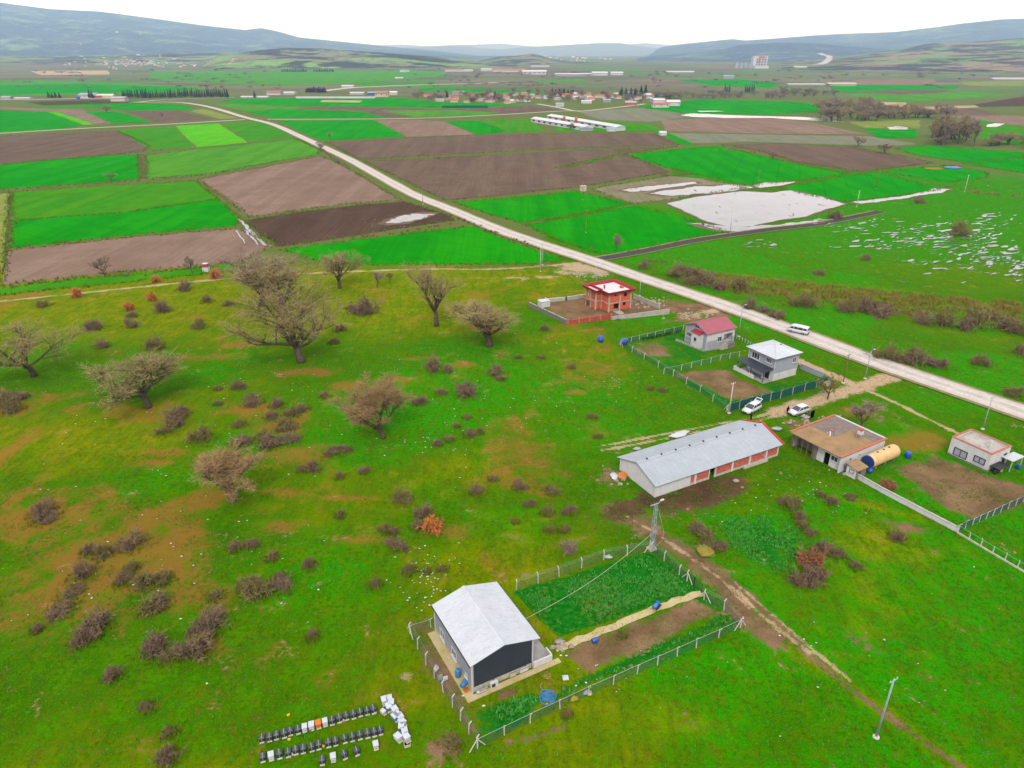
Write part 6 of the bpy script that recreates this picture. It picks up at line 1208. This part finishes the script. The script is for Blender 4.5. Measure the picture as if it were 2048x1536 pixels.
def car(label, px, py, qx, qy, hatch=False, L_=4.3):
    a, b = P(px, py), P(qx, qy); o = thing('hatchback_car', label, 'car', ((a[0]+b[0])/2,(a[1]+b[1])/2,0), math.atan2(a[1]-b[1],a[0]-b[0]))
    loft([(-2.12,.7,.42,.8),(-2.04,.82,.3,.95),(-1.5,.87,.22,.97),(0,.88,.2,.95),(.95,.88,.22,.93),(1.6,.84,.24,.82),(2.0,.76,.28,.7),(2.14,.6,.38,.62)]).build('body','white_paint',o,True)
    MB().frustum((-1.92,1.05,-.78,.78),(-1.5,.12,-.6,.6),.93,1.44).build('glass_house','window_glass',o)
    MB().frustum((-1.62,.2,-.66,.66),(-1.45,.05,-.54,.54),1.435,1.51).build('roof','white_paint',o)
    for s_ in (-1,1):
        for (x0,x1) in ((1.05,.14),(-.35,-.4),(-1.9,-1.52)): MB().tube([(x0,s_*.79,.94),(x1,s_*.62,1.45)],.045,4).build('pillar','white_paint',o)
        MB().box(.75,.9,s_*.86-.02+(.0 if s_ < 0 else .0),s_*.86+.12*s_ if s_ > 0 else s_*.86+.02,.95,1.06).build('mirror','white_paint',o) if s_ > 0 else MB().box(.75,.9,-.98,-.84,.95,1.06).build('mirror','white_paint',o)
        MB().box(1.9,2.1,s_*.55-.14,s_*.55+.14,.56,.68).build('headlight','lamp_glass',o); MB().box(-2.12,-2.02,s_*.66-.1,s_*.66+.1,.7,.9).build('tail_light','tail_lamp',o)
    MB().box(2.08,2.17,-.4,.4,.4,.54).build('grille','dark_metal',o); wheels(o,(-1.3,1.35),.78,.32)
    if hatch:
        h_ = MB().add([(-1.5,-.62,1.5),(-1.5,.62,1.5),(-2.35,.6,1.86),(-2.35,-.6,1.86),(-1.5,-.62,1.57),(-1.5,.62,1.57),(-2.35,.6,1.94),(-2.35,-.6,1.94)],[(0,1,2,3),(7,6,5,4),(0,4,5,1),(1,5,6,2),(2,6,7,3),(3,7,4,0)]).build('tailgate','white_paint',o); MB().add([(-1.7,-.5,1.5824+.085),(-1.7,.5,1.5824+.085),(-2.15,.48,1.858+.04),(-2.15,-.48,1.858+.04)],[(3,2,1,0)]).build('pane','window_glass',h_)
        for s_ in (-1,1): MB().tube([(-1.85,s_*.6,1.05),(-2.0,s_*.56,1.74)],.02,4).build('strut','dark_metal',o)
    return o
car('white hatchback with raised tailgate parked by the green shade net', 1489, 829, 1516, 815, True)
car('white car without raised tailgate, right one on the dirt track', 1582, 831, 1610, 822)
a, b = P(1578,664), P(1612,671.5); o = thing('minibus', 'white minibus driving on the gravel road', 'minibus', ((a[0]+b[0])/2,(a[1]+b[1])/2,.27), math.atan2(a[1]-b[1],a[0]-b[0]))
loft([(-2.35,.78,.35,1.02),(-2.3,.85,.28,1.05),(0,.87,.26,1.05),(1.6,.87,.26,1.05),(2.15,.82,.28,1.0),(2.35,.7,.35,.85)]).build('body','white_paint',o,True)
loft([(-2.3,.8,1.05,1.72),(-2.2,.83,1.05,1.86),(0,.83,1.05,1.92),(1.2,.82,1.05,1.88),(1.55,.78,1.05,1.75),(2.05,.76,1.05,1.12)]).build('upper_body','white_paint',o,True)
for s_ in (-1,1):
    for x0,x1 in ((-2.05,-1.35),(-1.2,-.2),(-.05,.75)): MB().box(x0,x1,s_*.842-.008,s_*.842+.008,1.16,1.62).build('side_window','window_glass',o)
    MB().add([(.92,s_*.838,1.16),(1.62,s_*.822,1.16),(1.42,s_*.8,1.6),(.92,s_*.838,1.6)],[(0,1,2,3) if s_ < 0 else (3,2,1,0)]).build('side_window','window_glass',o); MB().box(2.2,2.36,s_*.55-.12,s_*.55+.12,.62,.78).build('headlight','lamp_glass',o)
MB().add([(1.62,-.66,1.7),(1.62,.66,1.7),(2.07,.68,1.16),(2.07,-.68,1.16)],[(0,3,2,1)]).build('windscreen','window_glass',o); MB().box(-2.36,-2.3,-.6,.6,1.15,1.6).build('rear_window','window_glass',o); MB().box(-2.45,-2.36,-.8,.8,.32,.48).build('bumper','dark_metal',o); wheels(o,(-1.35,1.45),.78,.33)
# far cars on the road
for i,(px,py) in enumerate(((634,289),(640,293))):
    q_ = dup(bpy.data.objects['hatchback_car'],(*P(px,py),.27),R(130),1.0,('white car far along the gravel road at its bend','second white car far along the gravel road, just nearer')[i])
# ================================================================== PEOPLE
plain('dark_clothes', C(38,34,38), C(28,26,30), 4, .9); plain('skin', C(196,150,124), C(180,134,110), 4, .6); plain('hair', C(40,30,26), C(30,24,20), 6, .8)
def person(label, px, py, rz, top, stride=.12):
    x, y = P(px, py); o = thing('person', label, 'person', (x,y,0), rz); s_ = stride
    J = {'pel':(0,0,.95),'ch':(0,.01,1.3),'nk':(0,0,1.5),'hd':(0,.02,1.62),'ht':(0,.02,1.74)}
    V = [(0,0,.95),(0,.01,1.15),(0,.01,1.38),(0,0,1.5),(0,.02,1.6),(0,.02,1.73)]; Ed = [(0,1),(1,2),(2,3),(3,4),(4,5)]; Rd = [.15,.14,.16,.06,.085,.08]
    for sg in (-1,1):
        n = len(V); V += [(sg*.1,0,.88),(sg*.11,sg*s_,.5),(sg*.11,sg*s_*1.6-.02,.08),(sg*.11,sg*s_*1.6+.14,.04)]; Ed += [(0,n),(n,n+1),(n+1,n+2),(n+2,n+3)]; Rd += [.1,.065,.045,.04]
        n = len(V); V += [(sg*.2,0,1.4),(sg*.25,-sg*s_*.4,1.13),(sg*.24,.08-sg*s_*.5,.88),(sg*.23,.1-sg*s_*.5,.78)]; Ed += [(2,n),(n,n+1),(n+1,n+2),(n+2,n+3)]; Rd += [.065,.05,.038,.035]
    me = bpy.data.meshes.new('body'); me.from_pydata(V, Ed, []); b_ = bpy.data.objects.new('body', me); col.objects.link(b_); b_.parent = o; b_.modifiers.new('skin','SKIN'); 
    if not me.skin_vertices: pass
    bpy.context.view_layer.objects.active = b_
    for i, r_ in enumerate(Rd): me.skin_vertices[0].data[i].radius = (r_, r_)
    me.skin_vertices[0].data[0].use_root = True; sb = b_.modifiers.new('sub','SUBSURF'); sb.levels = 1; sb.render_levels = 1; me.materials.append(M[top])
    MB().lathe([(.03,1.56),(.075,1.6),(.085,1.67),(.06,1.7)],10,'z',(0,.035,0)).build('face','skin',o,True); MB().lathe([(.09,1.66),(.095,1.72),(.06,1.78),(.01,1.79)],10,'z',(0,.005,0)).build('hair','hair',o,True)
    for sg in (-1,1): MB().lathe([(.02,.7),(.035,.74),(.03,.79)],6,'z',(sg*.23,.1-sg*s_*.5,0)).build('hand','skin',o,True)
person('person in dark clothes standing at the front of the right white car', 1574, 829, R(200), 'dark_clothes'); person('person in black standing on the track above the barn roof', 1501, 843, R(90), 'dark_clothes', .05)
# ================================================================== SMALL THINGS
def coil(name, label, px, py, mat, n, rmax, seed, r=.03):
    rs = random.Random(seed); x, y = P(px, py); pts = []; 
    for k in range(n):
        t_ = k/n*2*math.pi*9; rr_ = rmax*(.45+.3*math.sin(k*.37+seed)+.25*math.sin(k*.11)); pts.append((x+rr_*math.cos(t_)+.12*math.sin(k*.9), y+rr_*math.sin(t_)*.95+.1*math.cos(k*.7), .05+.1*(.5+.5*math.sin(k*1.3))))
    return tag(MB().tube(pts, r, 5).build(name, mat), label, 'hose')
coil('garden_hose', 'tangled sky-blue hose on the grass in front of the dark gable', 1095, 1394, 'sky_blue_plastic', 170, .95, 3, .04); coil('garden_hose', 'coiled pale yellowish hose nearer the dark gable', 1092, 1354, 'yellow_twigs', 120, .6, 8, .03)
mb = MB(); mb.tube([(*P(1084,1366),.05),(*P(1080,1374),.05),(*P(1086,1381),.05)],.02,4); tag(mb.build('hose_end','galvanised'),'loose hose end joining the two hose coils','hose')
barrel('blue barrel beside the pale path, left of the dug bed', (*P(1184,1286),0), .4, 'blue_plastic', .28, .7, True); o = thing('wheelbarrow', 'small cart carrying sky-blue and blue canisters on the pale path', 'cart', (*P(1312,1220),.05), A0+R(20))
MB().frustum((-.3,.5,-.3,.3),(-.4,.65,-.36,.36),.3,.55).build('tray','dark_metal',o); MB().lathe([(.08,-.04),(.2,-.04),(.2,.04),(.08,.04)],12,'y',(.7,0,.2)).build('wheel','tyre_rubber',o)
for s_ in (-.25,.25): MB().tube([(.65,s_*.3,.2),(-.3,s_,.32),(-1.0,s_*1.2,.62)],.025,5).build('handle','raw_wood',o); MB().tube([(-.25,s_,.3),(-.3,s_,0)],.025,4).build('leg','dark_metal',o)
MB().lathe([(.22,-.3),(.26,-.2),(.26,.25),(.1,.35)],10,'x',(-.3,0,.78)).build('canister','sky_blue_plastic',o,True); MB().lathe([(.2,.55),(.27,.6),(.27,.95),(.12,1.02)],12,'z',(.3,0,0)).build('canister','blue_plastic',o,True)
flat_thing('white_panel_board','square white board lying on the grass right of the hoses','board',(*P(1131,1356),0),.1,[('board',[(-.32,.32,-.32,.32,.02,.08)],'white_trim'),('batten',[(-.3,.3,-.05,.05,0,.018)],'raw_wood')],None)
flat_thing('leaning_board','grey board leaning on a left fence post','board',(*P(880,1360),0),.4,[('board',[(-.25,.3,-.04,.0,0,.7)],'galvanised'),('edge',[(-.27,.32,-.05,.01,.7,.74)],'galvanised')],None); flat_thing('white_bucket','white tub beside the leaning grey board','tub',(*P(891,1358),0),.4,[('tub',[(-.25,.25,-.18,.18,0,.25)],'white_trim'),('contents',[(-.2,.2,-.13,.13,.252,.27)],'stained_plaster')],None)
def sack(label, px, py, mat, sx, sy, sz, rz=0, z=0):
    rs = random.Random(int(px)); mb = MB(); n = 9
    for j in range(5):
        t_ = j/4; rr_ = math.sin(math.pi*(.12+.8*t_))
        for k in range(n): a = 2*math.pi*k/n; q_ = rr_*(1+rs.uniform(-.4,.35)); mb.v.append((sx*q_*math.cos(a), sy*q_*math.sin(a), sz*t_*(1+rs.uniform(-.3,.3)*(0<j))))
    for j in range(4):
        for k in range(n): mb.f.append((j*n+k, j*n+(k+1)%n, (j+1)*n+(k+1)%n, (j+1)*n+k))
    mb.f.append(tuple(range(n-1,-1,-1))); mb.f.append(tuple(4*n+k for k in range(n))); o = mb.build('sack', mat, None, True); o.location = (*P(px,py),z); o.rotation_euler = (0,0,rz); return tag(o, label, 'sack')
sack('crumpled yellow tarp at a post of the front fence',1148,1400,'yellow_plastic',.45,.3,.35,.4); sack('crumpled white bag against the front fence, right of the yellow tarp',1174,1388,'white_trim',.4,.3,.35); sack('white bag by a post on the back fence of the plot',1217,1116,'white_trim',.55,.35,.4)
sack('white bundle at the left fence post near the grey side wall',873,1338,'white_trim',.3,.45,.35); sack('pale sack at the right end of the terrace',1118,1285,'rubble',.6,.35,.35,.5); sack('grey sack below the terrace by the path start',1142,1295,'rubble',.35,.3,.35); sack('white pile at the gable corner of the long barn',1228,955,'white_trim',.8,1.0,.5); sack('orange leaf pile at the gable of the long barn',1245,953,'rust_leaves',1.1,.8,.5,.6)
sack('white sheeting bundle behind the barn roof',1358,870,'white_trim',2.2,.9,.35,.5); sack('dark junk heap with white rag before the barn ledge',1471,964,'rubble',.6,.4,.4); sack('pale yellow sack on the mud in front of the barn',1484,976,'yellow_twigs',.3,.3,.25); sack('blue-grey bundle behind the barn gable',1274,899,'galvanised',.7,.4,.4); sack('white heap of rubbish beside the right white car',1611,838,'rubble',.9,.6,.8)
sack('pale heap by the farmhouse hedge, left of the rubbish',1578,848,'rubble',.5,.4,.5); sack('straw heap beside the dirt track',1411,1104,'reed_stalks',1.3,1.1,.5); sack('grey bundle at the back corner of the barn',1553,861,'galvanised',.8,.5,.7)
flat_thing('black_panel','upright black panel standing right of the two white cars','panel',(*P(1623,836),0),A0,[('board',[(-.5,.5,-.05,.05,.05,1.5)],'black_and_painted_shade'),('post',[(-.55,-.51,-.05,.05,0,1.6)],'raw_wood')],None)
# blue tanks by the garden fence
o = thing('water_tank','upright blue water tank with domed top beside the garden corner','tank',(*P(1201,684),0),0); MB().lathe([(.55,.15),(.68,.2),(.68,.55),(.71,.6),(.68,.65),(.68,1.2),(.5,1.4),(.2,1.48)],18).build('vessel','blue_plastic',o,True); MB().lathe([(.2,1.481),(.2,1.56)],10).build('lid','blue_plastic',o); MB().box(-.5,.5,-.5,.5,0,.148).build('base','grey_block',o)
o = thing('water_tank','blue tank lying on a stand behind the garden fence','tank',(*P(1247,690),0),A0); MB().lathe([(.3,-.95),(.58,-.85),(.6,-.5),(.62,-.45),(.6,-.4),(.6,.5),(.58,.85),(.3,.95)],16,'x',(0,0,.95)).build('vessel','blue_plastic',o,True)
for x_ in (-.6,.6): MB().box(x_-.06,x_+.06,-.5,.5,0,.5).build('stand','dark_metal',o)
flat_thing('blue_tarp_cover','blue sheet at the foot of the concrete yard wall','sheet',(*P(1236,639),0),A0,[('sheet',[(-.5,.5,-.3,.3,0,.2)],'blue_plastic'),('weight',[(-.1,.1,-.1,.1,.202,.3)],'rubble')],None)
# rubbish scraps, too many and small to count
rs = random.Random(9); mb = MB()
for zx, zy, sx, sy, n in [(500,800,420,240,150),(850,1150,70,60,70),(1000,800,300,160,90),(300,1100,300,180,70),(1600,1000,200,60,40),(1230,765,60,20,24),(1150,1350,200,80,30),(1700,1300,250,150,20),(870,890,90,30,20),(1640,980,60,30,16),(1180,548,40,14,40),(760,450,60,12,20)]:
    for _ in range(n):
        X, Y = P(zx+rs.gauss(0,.5)*sx, zy+rs.gauss(0,.5)*sy); s_ = rs.uniform(.05,.2)*(1.6 if zy < 560 else 1); a = rs.uniform(0,6.28); pts = []
        for k in range(5): q_ = s_*rs.uniform(.6,1.2); pts.append((X+q_*math.cos(a+k*1.257), Y+q_*math.sin(a+k*1.257)*.7, .06+rs.uniform(0,.08)))
        mb.add(pts, [(0,1,2,3,4)])
stuff(mb.build('litter_scraps','white_trim'))
rs = random.Random(19); mb = MB()
for zx, zy, sx, sy, n in [(1175,548,55,12,60),(1380,628,50,10,60),(1300,605,40,10,60),(1120,1290,20,10,20),(1620,845,50,16,40),(1240,960,16,14,20),(1700,940,30,14,20)]:
    for _ in range(n):
        X, Y = P(zx+rs.gauss(0,.5)*sx, zy+rs.gauss(0,.5)*sy); s_ = rs.uniform(.1,.35); mb.frustum((X-s_,X+s_,Y-s_*.8,Y+s_*.8),(X-s_*.5,X+s_*.6,Y-s_*.5,Y+s_*.3),0,s_*.8)
stuff(mb.build('rubble_stones','rubble'))
# ================================================================== FAR BUILDINGS
plain('far_white', C(222,220,222), C(208,206,208), .05, .7); plain('far_tile', C(176,132,112), C(156,112,94), .08, .8); plain('far_red', C(206,104,86), C(186,90,74), .05, .8); plain('far_cream', C(226,206,180), C(208,190,164), .05, .8); plain('far_grey', C(176,180,190), C(156,160,170), .05, .8); plain('far_blue', C(70,100,190), C(60,84,170), .05, .8); plain('far_net', C(20,110,80), C(16,96,70), .1, .9)
FBM = {}
def far_house(name, label, cat, px0, px1, ybase, hpx, wall='far_white', roof='far_tile', depth=.7, gable=True, rz=0.0, group=None, windows=0, zhill=False):
    xc = (px0+px1)/2; X, Y = P(xc, ybase); s_ = mpx(xc, ybase); W_ = (px1-px0)*s_; h = hpx*s_; D = W_*depth if depth < 3 else depth
    z = hill_z(X, Y) if zhill else 0.0
    t = thing(name, label, cat, (X,Y,z-.3), rz-math.atan2(X,Y)*.0, group)
    key = (wall, roof, gable, windows)
    if key not in FBM:
        wl = MB().box(-.5,.5,0,1,0,.68 if gable else .94).mesh('wall'); wl.materials.append(M[wall])
        rf = (MB().xprism([(-.06,.68),(1.06,.68),(.5,1.0)],-.53,.53) if gable else MB().box(-.52,.52,-.03,1.03,.943,1.0)).mesh('roof'); rf.materials.append(M[roof]); wn = None
        if windows: wn = MB().box(-.03,.03,-.012,-.002,.3,.52).mesh('window'); wn.materials.append(M['window_glass'])
        FBM[key] = (wl, rf, wn)
    wl, rf, wn = FBM[key]
    for nm, m in (('wall',wl),('roof',rf)):
        o = bpy.data.objects.new(nm, m); col.objects.link(o); o.parent = t; o.scale = (W_,D,h+.3)
    for k in range(windows):
        o = bpy.data.objects.new('window', wn); col.objects.link(o); o.parent = t; o.location = (W_*(-.4+.8*k/max(1,windows-1)),0,0); o.scale = (W_*(6/max(6,windows)),D,h+.3)
    return t
SH = [('long white shed at the left of the far sheds below the conifer row',482,534,196,3.4,'far_white','far_white',12,0),('long white greenhouse in the middle below the evergreen clump',593,672,197,3,'far_white','far_white',10,0),('long white greenhouse right of the middle one',675,748,197,3,'far_white','far_white',10,0),('red-roofed shed behind the long white sheds',533,560,190,7,'far_white','far_red',.8,0),('white hall behind the greenhouses on the left',566,588,189,5,'far_white','far_white',.8,0),('white hall right of the evergreen clump',700,727,189,4.5,'far_white','far_white',.6,0),('cream house beside the village edge',750,776,194,11,'far_cream','far_tile',.8,3),('pale blue house near the cream village house',735,750,190,6,'far_blue','far_grey',.8,0),('pale house right of the cream village house',776,794,190,7,'far_cream','far_white',.8,0),
 ('white house with dark windows left of the conifer row',158,190,196,9,'far_white','far_grey',.6,4),('reddish shed beside the white house at far left',186,210,196,7,'far_red','far_white',.7,0),('cream shed near the left end of the conifer row',205,226,197,8,'far_cream','far_white',.7,0),('cream hut in front of the sheds at far left',222,250,203,9,'far_cream','far_grey',.6,0),('small blue container at far left',153,158,198,5,'far_blue','far_blue',1.0,0),('grey truck-like shed at the far left edge',2,20,198,5,'far_grey','far_grey',.5,0),('long pale hall at the far left edge',28,58,198,3,'far_white','far_white',.5,0),
 ('white barn, front one of the group right of the village',1306,1338,215,9,'far_white','far_red',.5,3),('white barn with pale roof, upper one right of the village',1307,1330,206,8,'far_white','far_white',.7,0),('white barn at the right of the group right of the village',1334,1360,212,11,'far_white','far_white',.7,2),('grey-roofed barn with reddish wall at the village right edge',1251,1273,211,8,'far_red','far_grey',.8,0),('white hall in the right part of the village',1163,1183,207,6,'far_white','far_white',.5,0),('dark-ended white shed by the village road',1112,1128,213,7,'far_white','far_grey',.8,0),
 ('white cubic hut on the vineyard margin',1319,1333,271,8,'far_white','far_white',.9,1),('long white hall on the right plain',1579,1650,171,3.2,'far_white','far_white',24,0),('long cream hall right of the white one on the right plain',1658,1713,171,5,'far_white','far_cream',22,0),('long white hall at the right edge of the plain',1988,2060,160,4,'far_white','far_white',24,0),('long white hall in mid plain',1335,1388,146,3.5,'far_white','far_white',30,0),
 ('white factory at the left of the factory row',890,925,143,4.8,'far_white','far_red',.4,0),('small white factory, second in the row',925,945,143,3.4,'far_white','far_white',.5,0),('small white factory, third in the row',962,984,142,4.6,'far_white','far_white',.5,0),('long white factory with reddish roof, fourth in the row',985,1048,144,6,'far_white','far_red',.3,0),('grey-white factory at the right of the row',1046,1092,149,8,'far_white','far_white',.4,5),('white shed on the plain left of the dairy plant',1112,1185,151,4,'far_white','far_white',.3,0),('white plant buildings with thin masts',1185,1215,151,7,'far_white','far_white',.6,0),('white plant building right of the thin masts',1222,1246,150,6,'far_white','far_white',.6,0),('white shed far behind the factory row',1062,1098,134,2.4,'far_white','far_white',.3,0),
 ('pale shed by the far highway',683,706,175,4.5,'far_white','far_white',.5,0),('small white house by the far highway',790,806,157,2.6,'far_white','far_white',.5,0),('white house below the foothills at centre',800,818,144,4,'far_white','far_grey',.5,0),('small shed on the plain with a dark front',1448,1468,157,6,'far_grey','far_grey',.6,0),('long white building beside the winding road',1590,1614,136,3,'far_white','far_white',.5,0),('white shed in the far left village below the mountain',446,473,106,3,'far_white','far_white',.4,0)]
for lab, x0, x1, yb, hp, wl, rf, dp, nw in SH: far_house('farm_building', lab, 'building', x0, x1, yb, hp, wl, rf, dp, True, 0.0, None, nw)
# big concrete block and its neighbours
t = far_house('office_block', 'tall white concrete block with orange panels on the plain', 'building', 1505, 1533, 136, 22, 'far_white', 'far_white', .5, False, 0, None, 0)
X, Y = P(1519,136); s_ = mpx(1519,136)
for i in range(4):
    for j in range(3): MB().box((-8+i*5.4)*s_,(-5.4+i*5.4)*s_,-2,-1,(5+j*4.6)*s_,(7.4+j*4.6)*s_).build('window','window_glass',t)
MB().box(-4*s_,9*s_,-3,-2.1,19*s_,21.4*s_).build('sign_panel','far_red',t); MB().box(-4*s_,-1*s_,-3,-2.1,9*s_,18*s_).build('sign_panel','far_red',t)
far_house('office_block','low white hall in front of the tall concrete block','building',1510,1537,137,5,'far_white','far_white',.5,False)
for i in range(4): far_house('silo_block',f'grey-blue silo block, {ORD[i]} left of the tall white block','building',1470+i*9,1477+i*9,136,10-i%2,'far_grey','far_grey',.9,False,0,'silo blocks')
# poultry farm at mid distance
def long_hall(label, a, b, wd, h, rz=None, walls='far_white', roofm='far_white', wins=9):
    A_, B_ = P(*a), P(*b); Ln = math.dist(A_,B_); t = thing('poultry_house', label, 'building', (*A_,0), math.atan2(B_[1]-A_[1],B_[0]-A_[0])); MB().box(0,Ln,0,wd,0,h).build('wall',walls,t); MB().xprism([(-.5,h+.01),(wd+.5,h+.01),(wd/2,h*1.5)],-.5,Ln+.5).build('roof',roofm,t)
    for k in range(wins): MB().box(Ln*(k+.3)/wins,Ln*(k+.7)/wins,-.08,-.02,h*.35,h*.75).build('window','window_glass',t)
long_hall('long white poultry house, front one with a tree before it',(1062,244),(1168,262),9,3); long_hall('long white poultry house, rear one behind the orange silos',(1094,238),(1232,262),9,3,wins=10)
far_house('annex','grey annex in front of the poultry houses','building',1160,1186,262,8,'far_grey','far_grey',.5); far_house('annex','white-fronted annex at the right end of the poultry houses','building',1214,1233,263,8,'far_white','far_grey',.5,True,0,None,2)
for i, px in enumerate((1128,1152)):
    X, Y = P(px,250 if i else 248); o = thing('feed_silo',('orange and white feed silo, left one between the poultry houses','orange feed silo, right one between the poultry houses')[i],'silo',(X,Y,0),0); MB().lathe([(.4,1.0),(1.3,2.2),(1.3,5.6),(.4,6.6)],12).build('vessel','far_red',o,True)
    for a in (.8,2.4,4,5.5): MB().tube([(1.1*math.cos(a),1.1*math.sin(a),0),(1.2*math.cos(a),1.2*math.sin(a),2.4)],.08,4).build('leg','galvanised',o)
    MB().lathe([(.3,6.61),(.3,6.9)],8).build('cap','far_white',o)
low_tree(1140,258,12,20,'grey_twigs','bare tree in front of the front poultry house',None)
# village
rs = random.Random(77); k = 0
for i in range(64):
    px = 835+rs.random()*480; py = 188+rs.random()*18+(2 if px > 1000 else 0); wp = rs.uniform(9,17); wl = rs.choice(('far_white','far_cream','far_cream','far_white','far_grey')); rf = rs.choice(('far_tile','far_tile','far_tile','far_white','far_red','far_grey'))
    if py > 205 and px > 1040: continue
    far_house('village_house','small tile-roofed village house among bare trees','house',px,px+wp,py,rs.uniform(4.5,7.5),wl,rf,rs.uniform(.6,1.0),True,rs.uniform(-.6,.6),'village houses')
o = thing('minaret','slim white minaret rising from the village','tower',(*P(984,199),0),0); s_ = mpx(984,199); MB().tube([(0,0,0),(0,0,11*s_)],[1.1*s_*.8,.8*s_*.8],10).build('shaft','far_white',o); MB().lathe([(1.5*s_,8.5*s_),(1.5*s_,9.1*s_)],10).build('balcony','far_cream',o); MB().lathe([(.8*s_,11*s_),(.02,14*s_)],10).build('spire','far_grey',o)
flat_thing('net_enclosure','long dark green net enclosure in the field before the village','enclosure',(*P(930,216),0),.05,[('net',[(-26,26,0,3,0,2.5)],'far_net'),('net_roof',[(-14,10,3.004,9,0,2.2)],'far_net')],None)
# far town on the mountain foot
for i in range(150):
    if i < 95: px, py = 250+rs.gauss(0,52), 127+rs.gauss(0,5.5)
    elif i < 120: px, py = 445+rs.gauss(0,60), 132+rs.gauss(0,3)
    else: px, py = 1130+rs.gauss(0,60), 118+rs.gauss(0,2.5)
    if py > 139 or py < 109: continue
    far_house('town_house', 'tiny pale house of the far town at the foot of the left mountain' if i < 95 else 'tiny house in the hamlet below the foothills' if i < 120 else 'tiny pale house of the town in the hazy centre distance','house',px,px+rs.uniform(2.5,5.5),py,rs.uniform(1.6,3),rs.choice(('far_white','far_white','far_cream')),rs.choice(('far_tile','far_white','far_tile','far_red')),.8,True,rs.uniform(-.6,.6),'left far town' if i < 95 else 'foothill hamlet' if i < 120 else 'centre far town',0,True)
for i in range(16): far_house('town_house','tiny pale house on the plain left of the tall white block','house',1400+rs.random()*100,1404+rs.random()*100 if False else 1400+i*6+4,124+rs.random()*10,2.2,'far_white','far_tile',.8,True,0,'plain houses') if False else None
# winding road on the right slope
def slope_road(name, pxs, wd, mat):
    # follows the hill surface: march the sight line of each surveyed point to the terrain
    pts = []
    for px, py in smooth_line(pxs, 6):
        u = (px-1024)/F; v = (768-py)/F; d = np.array((u, CT+v*ST, -ST+v*CT)); tt = 2500.0
        while tt < 9000:
            q_ = d*tt; z = H+q_[2]
            if z <= hill_z(q_[0], q_[1])+1: break
            tt += 12
        q_ = d*tt; pts.append((q_[0], q_[1], max(hill_z(q_[0], q_[1]), 0)+2.0))
    mb = MB(); n = len(pts)
    for i, p in enumerate(pts):
        a, b = pts[max(i-1,0)], pts[min(i+1,n-1)]; d = unit((b[0]-a[0]+1e-6, b[1]-a[1])); mb.v += [(p[0]-d[1]*wd/2,p[1]+d[0]*wd/2,p[2]+.5),(p[0]+d[1]*wd/2,p[1]-d[0]*wd/2,p[2]+.5),(p[0]-d[1]*wd/2,p[1]+d[0]*wd/2,p[2]-8),(p[0]+d[1]*wd/2,p[1]-d[0]*wd/2,p[2]-8)]
    for i in range(n-1): o_ = 4*i; mb.f += [(o_,o_+1,o_+5,o_+4),(o_+2,o_,o_+4,o_+6),(o_+1,o_+3,o_+7,o_+5)]
    structure(mb.build(name, mat))
slope_road('winding_road', [(1622,130),(1640,129),(1652,124),(1659,118),(1657,113),(1645,110),(1637,107)], 34, 'gravel_road')
# small far things
sack('blue sheet on the far field edge at right',1905,336,'blue_plastic',6,4,.6,.2); sack('straw heap beside the far blue sheet',1868,338,'reed_stalks',7,4,.6,.2)
o = flat_thing('pump_house','small tan pump house at the near edge of the big ploughed field','hut',(*P(1166,382),0),A0,[('wall',[(-1.1,1.1,-1.1,1.1,0,2.2)],'far_cream'),('roof',[(-1.3,1.3,-1.3,1.3,2.204,2.4)],'far_cream')],None)
o = flat_thing('field_hut','tiny white hut with red tank by the track, left of the oak clump','hut',(*P(413,543),0),0,[('wall',[(-.8,.8,-.8,.8,0,1.4)],'white_plaster'),('tank',[(-.7,.7,-.7,.7,1.404,2.4)],'red_brick_wall'),('lid',[(-.75,.75,-.75,.75,2.404,2.5)],'white_trim')],None)
